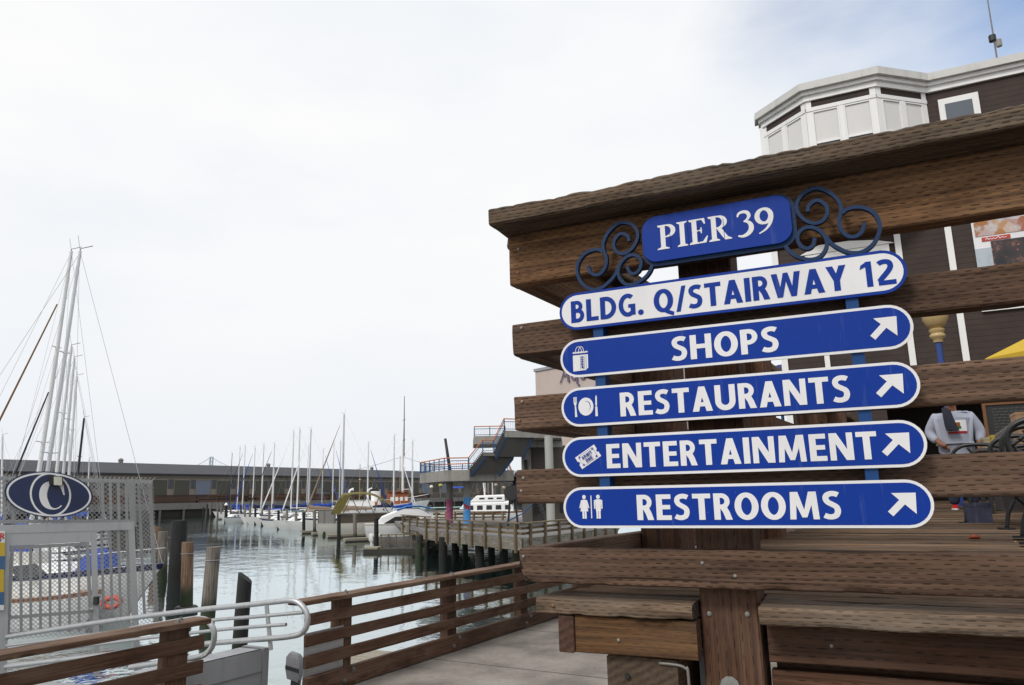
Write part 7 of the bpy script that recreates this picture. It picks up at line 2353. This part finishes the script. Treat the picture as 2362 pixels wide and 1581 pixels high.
SKIN = paint('skin_brown', (0.22, 0.095, 0.055), 0.55, 0.15, 6)
HOOD = paint('hoodie_grey', (0.34, 0.36, 0.43), 0.9, 0.15, 6, bump=0.4, bscale=14)
JEAN = paint('jeans_blue', (0.020, 0.032, 0.062), 0.85, 0.25, 7)
body = skin_obj('body', [
    (0, 0, 0.98, 0.17, 0.13), (0, 0.02, 1.15, 0.18, 0.15), (0, 0.01, 1.36, 0.18, 0.13), (0, 0, 1.50, 0.075), (0, 0.02, 1.58, 0.07), (0, 0.03, 1.68, 0.085, 0.105), (0, 0.02, 1.79, 0.075, 0.09),
    (-0.20, 0, 1.43, 0.07), (-0.345, -0.03, 1.18, 0.056), (-0.205, 0.20, 1.00, 0.042), (-0.135, 0.25, 0.955, 0.050, 0.038),
    (0.20, 0, 1.43, 0.07), (0.335, -0.03, 1.17, 0.052), (0.31, 0.10, 0.94, 0.036), (0.295, 0.12, 0.86, 0.04, 0.028),
    (-0.11, 0, 0.88, 0.095), (-0.12, 0.03, 0.50, 0.065), (-0.13, 0, 0.09, 0.042), (0.11, 0, 0.88, 0.095), (0.12, 0.03, 0.50, 0.065), (0.13, 0, 0.09, 0.042)],
    [(0, 1), (1, 2), (2, 3), (3, 4), (4, 5), (5, 6), (2, 7), (7, 8), (8, 9), (9, 10), (2, 11), (11, 12), (12, 13), (13, 14), (0, 15), (15, 16), (16, 17), (0, 18), (18, 19), (19, 20)], SKIN, man)
for hx, hy, hz_, dx in ((-0.135, 0.25, 0.955, 1), (0.295, 0.12, 0.86, -1)):
    for k_ in range(4):
        oy = 0.018 * (k_ - 1.5)
        ln = (0.070, 0.082, 0.078, 0.062)[k_]
        skin_obj('finger', [(hx + 0.3 * oy * dx, hy + oy, hz_, 0.011), (hx + 0.02 * dx, hy + oy, hz_ - ln * 0.6, 0.010), (hx + 0.035 * dx, hy + oy * 0.8, hz_ - ln, 0.008)], [(0, 1), (1, 2)], SKIN, man, sub=1)
    skin_obj('thumb', [(hx + 0.01 * dx, hy + 0.025, hz_ + 0.01, 0.012), (hx + 0.03 * dx, hy + 0.045, hz_ - 0.025, 0.010), (hx + 0.035 * dx, hy + 0.045, hz_ - 0.05, 0.008)], [(0, 1), (1, 2)], SKIN, man, sub=1)
hood = skin_obj('hoodie', [
    (0, 0.03, 1.055, 0.235, 0.19), (0, 0.05, 1.13, 0.265, 0.225), (0, 0.03, 1.33, 0.255, 0.185), (0, 0.0, 1.45, 0.15, 0.12), (0, -0.01, 1.515, 0.105, 0.095),
    (-0.235, -0.005, 1.405, 0.118), (-0.355, -0.03, 1.18, 0.092), (-0.255, 0.14, 1.04, 0.060), (0.235, -0.005, 1.405, 0.118), (0.355, -0.03, 1.17, 0.092), (0.33, 0.06, 1.00, 0.058)],
    [(0, 1), (1, 2), (2, 3), (3, 4), (2, 5), (5, 6), (6, 7), (2, 8), (8, 9), (9, 10)], HOOD, man, root=1)
skin_obj('jeans', [(0, 0, 0.95, 0.20, 0.15), (0, 0, 0.86, 0.19, 0.15), (-0.115, 0, 0.78, 0.115), (-0.125, 0.03, 0.48, 0.090), (-0.13, 0.0, 0.06, 0.080), (0.115, 0, 0.78, 0.115), (0.125, 0.03, 0.48, 0.090), (0.13, 0.0, 0.06, 0.080)],
         [(0, 1), (1, 2), (2, 3), (3, 4), (1, 5), (5, 6), (6, 7)], JEAN, man)
REDS = paint('shoe_red', (0.42, 0.015, 0.015), 0.5, 0.1, 6)
for x in (-0.13, 0.13):
    sh_ = []
    for y, w_, h_ in ((-0.10, 0.030, 0.075), (-0.06, 0.045, 0.095), (0.05, 0.048, 0.075), (0.14, 0.050, 0.055), (0.20, 0.030, 0.030)):
        sh_.append([mc(x - w_, y, 0.022), mc(x - w_ * 0.8, y, h_), mc(x + w_ * 0.8, y, h_), mc(x + w_, y, 0.022)])
    o = MB().loft(sh_).build('shoe', REDS, man, smooth=60, loc=V((0, 0, 0)))
    o.matrix_basis = mw
    so = []
    for y, w_ in ((-0.11, 0.032), (-0.06, 0.048), (0.05, 0.051), (0.14, 0.053), (0.21, 0.03)):
        so.append([mc(x - w_, y, 0.0), mc(x - w_, y, 0.0215), mc(x + w_, y, 0.0215), mc(x + w_, y, 0.0)])
    o = MB().loft(so).build('sole', SIGN_WHITE, man, loc=V((0, 0, 0)))
    o.matrix_basis = mw
# hair, ears, simple face
o = MB().loft([[mc(0.098 * k_ * math.cos(a), 0.0 + 0.108 * k_ * math.sin(a) - 0.015, z_) for a in [2 * math.pi * i / 14 for i in range(14)]] for z_, k_ in ((1.71, 1.0), (1.77, 1.03), (1.83, 0.85), (1.865, 0.45))]).build('hair', BLACK, man, smooth=True, loc=V((0, 0, 0)))
o.matrix_basis = mw
for x in (-0.035, 0.035):
    o = MB().lathe([(0.004, -0.008), (0.012, 0), (0.004, 0.008)], mc(x, 0.118, 1.70), 8).build('eye', BLACK, man, smooth=True, loc=V((0, 0, 0)))
    o.matrix_basis = mw
for nm, pts, r_ in (('nose', [mc(0, 0.115, 1.70), mc(0, 0.145, 1.66), mc(0, 0.12, 1.65)], 0.013), ('mouth', [mc(-0.03, 0.118, 1.62), mc(0, 0.128, 1.618), mc(0.03, 0.118, 1.62)], 0.008)):
    o = MB().tube(pts, r_, 6).build(nm, SKIN, man, smooth=True, loc=V((0, 0, 0)))
    o.matrix_basis = mw


def patch(x0, x1, z0, z1, mt, name, off, poly_=None, nx=8, nz=6):
    """flat print wrapped onto the hoodie"""
    vs, fs = [], []
    for j in range(nz + 1):
        for i in range(nx + 1):
            vs.append(mc(x0 + (x1 - x0) * i / nx, 0.42, z0 + (z1 - z0) * j / nz))
    for j in range(nz):
        for i in range(nx):
            fs.append((j * (nx + 1) + i, j * (nx + 1) + i + 1, (j + 1) * (nx + 1) + i + 1, (j + 1) * (nx + 1) + i))
    o_ = MB().add(vs, fs).build(name, mt, man, smooth=True, loc=V((0, 0, 0)))
    o_.matrix_basis = mw
    md = o_.modifiers.new('Shrinkwrap', 'SHRINKWRAP')
    md.target = hood
    md.wrap_method = 'PROJECT'
    md.use_project_y = True
    md.use_negative_direction = md.use_positive_direction = True
    md.use_project_x = md.use_project_z = False
    md.offset = off
    return o_


patch(-0.04, 0.175, 1.19, 1.36, SIGN_WHITE, 'print_panel', 0.006)
patch(-0.09, 0.175, 1.155, 1.185, REDS, 'print_red_band', 0.007)
patch(0.02, 0.10, 1.225, 1.265, paint('print_green', (0.03, 0.14, 0.04), 0.8), 'print_grass', 0.010, nz=2)
patch(0.025, 0.09, 1.262, 1.325, paint('print_brown', (0.28, 0.085, 0.02), 0.8), 'print_bear', 0.011, nz=3)
CLOTH = paint('cloth_navy', (0.008, 0.009, 0.020), 0.9, 0.2, 5)
rings = []
for x, y, z_, w_, th in ((-0.09, -0.10, 1.50, 0.055, 0.03), (-0.085, 0.0, 1.585, 0.055, 0.03), (-0.075, 0.13, 1.54, 0.060, 0.03), (-0.06, 0.225, 1.42, 0.072, 0.03), (-0.04, 0.29, 1.28, 0.085, 0.032), (-0.02, 0.325, 1.205, 0.09, 0.03)):
    rings.append([mc(x - w_, y - 0.01, z_ - 0.01), mc(x - w_ * 0.4, y + th, z_), mc(x + w_ * 0.3, y + th * 0.6, z_ - 0.005), mc(x + w_, y, z_ - 0.02), mc(x, y - th * 0.5, z_ - 0.012)])
o = MB().loft(rings).build('shoulder_cloth', CLOTH, man, smooth=60, loc=V((0, 0, 0)))
o.matrix_basis = mw
o = MB().tube([mc(-0.235 + 0.042 * math.cos(a), 0.155 + 0.03 * math.sin(a), 1.015 + 0.03 * math.cos(a)) for a in [2 * math.pi * i / 12 for i in range(13)]], 0.007, 5).build('bracelet', paint('bracelet_yellow', (0.6, 0.45, 0.15), 0.4), man, loc=V((0, 0, 0)))
o.matrix_basis = mw
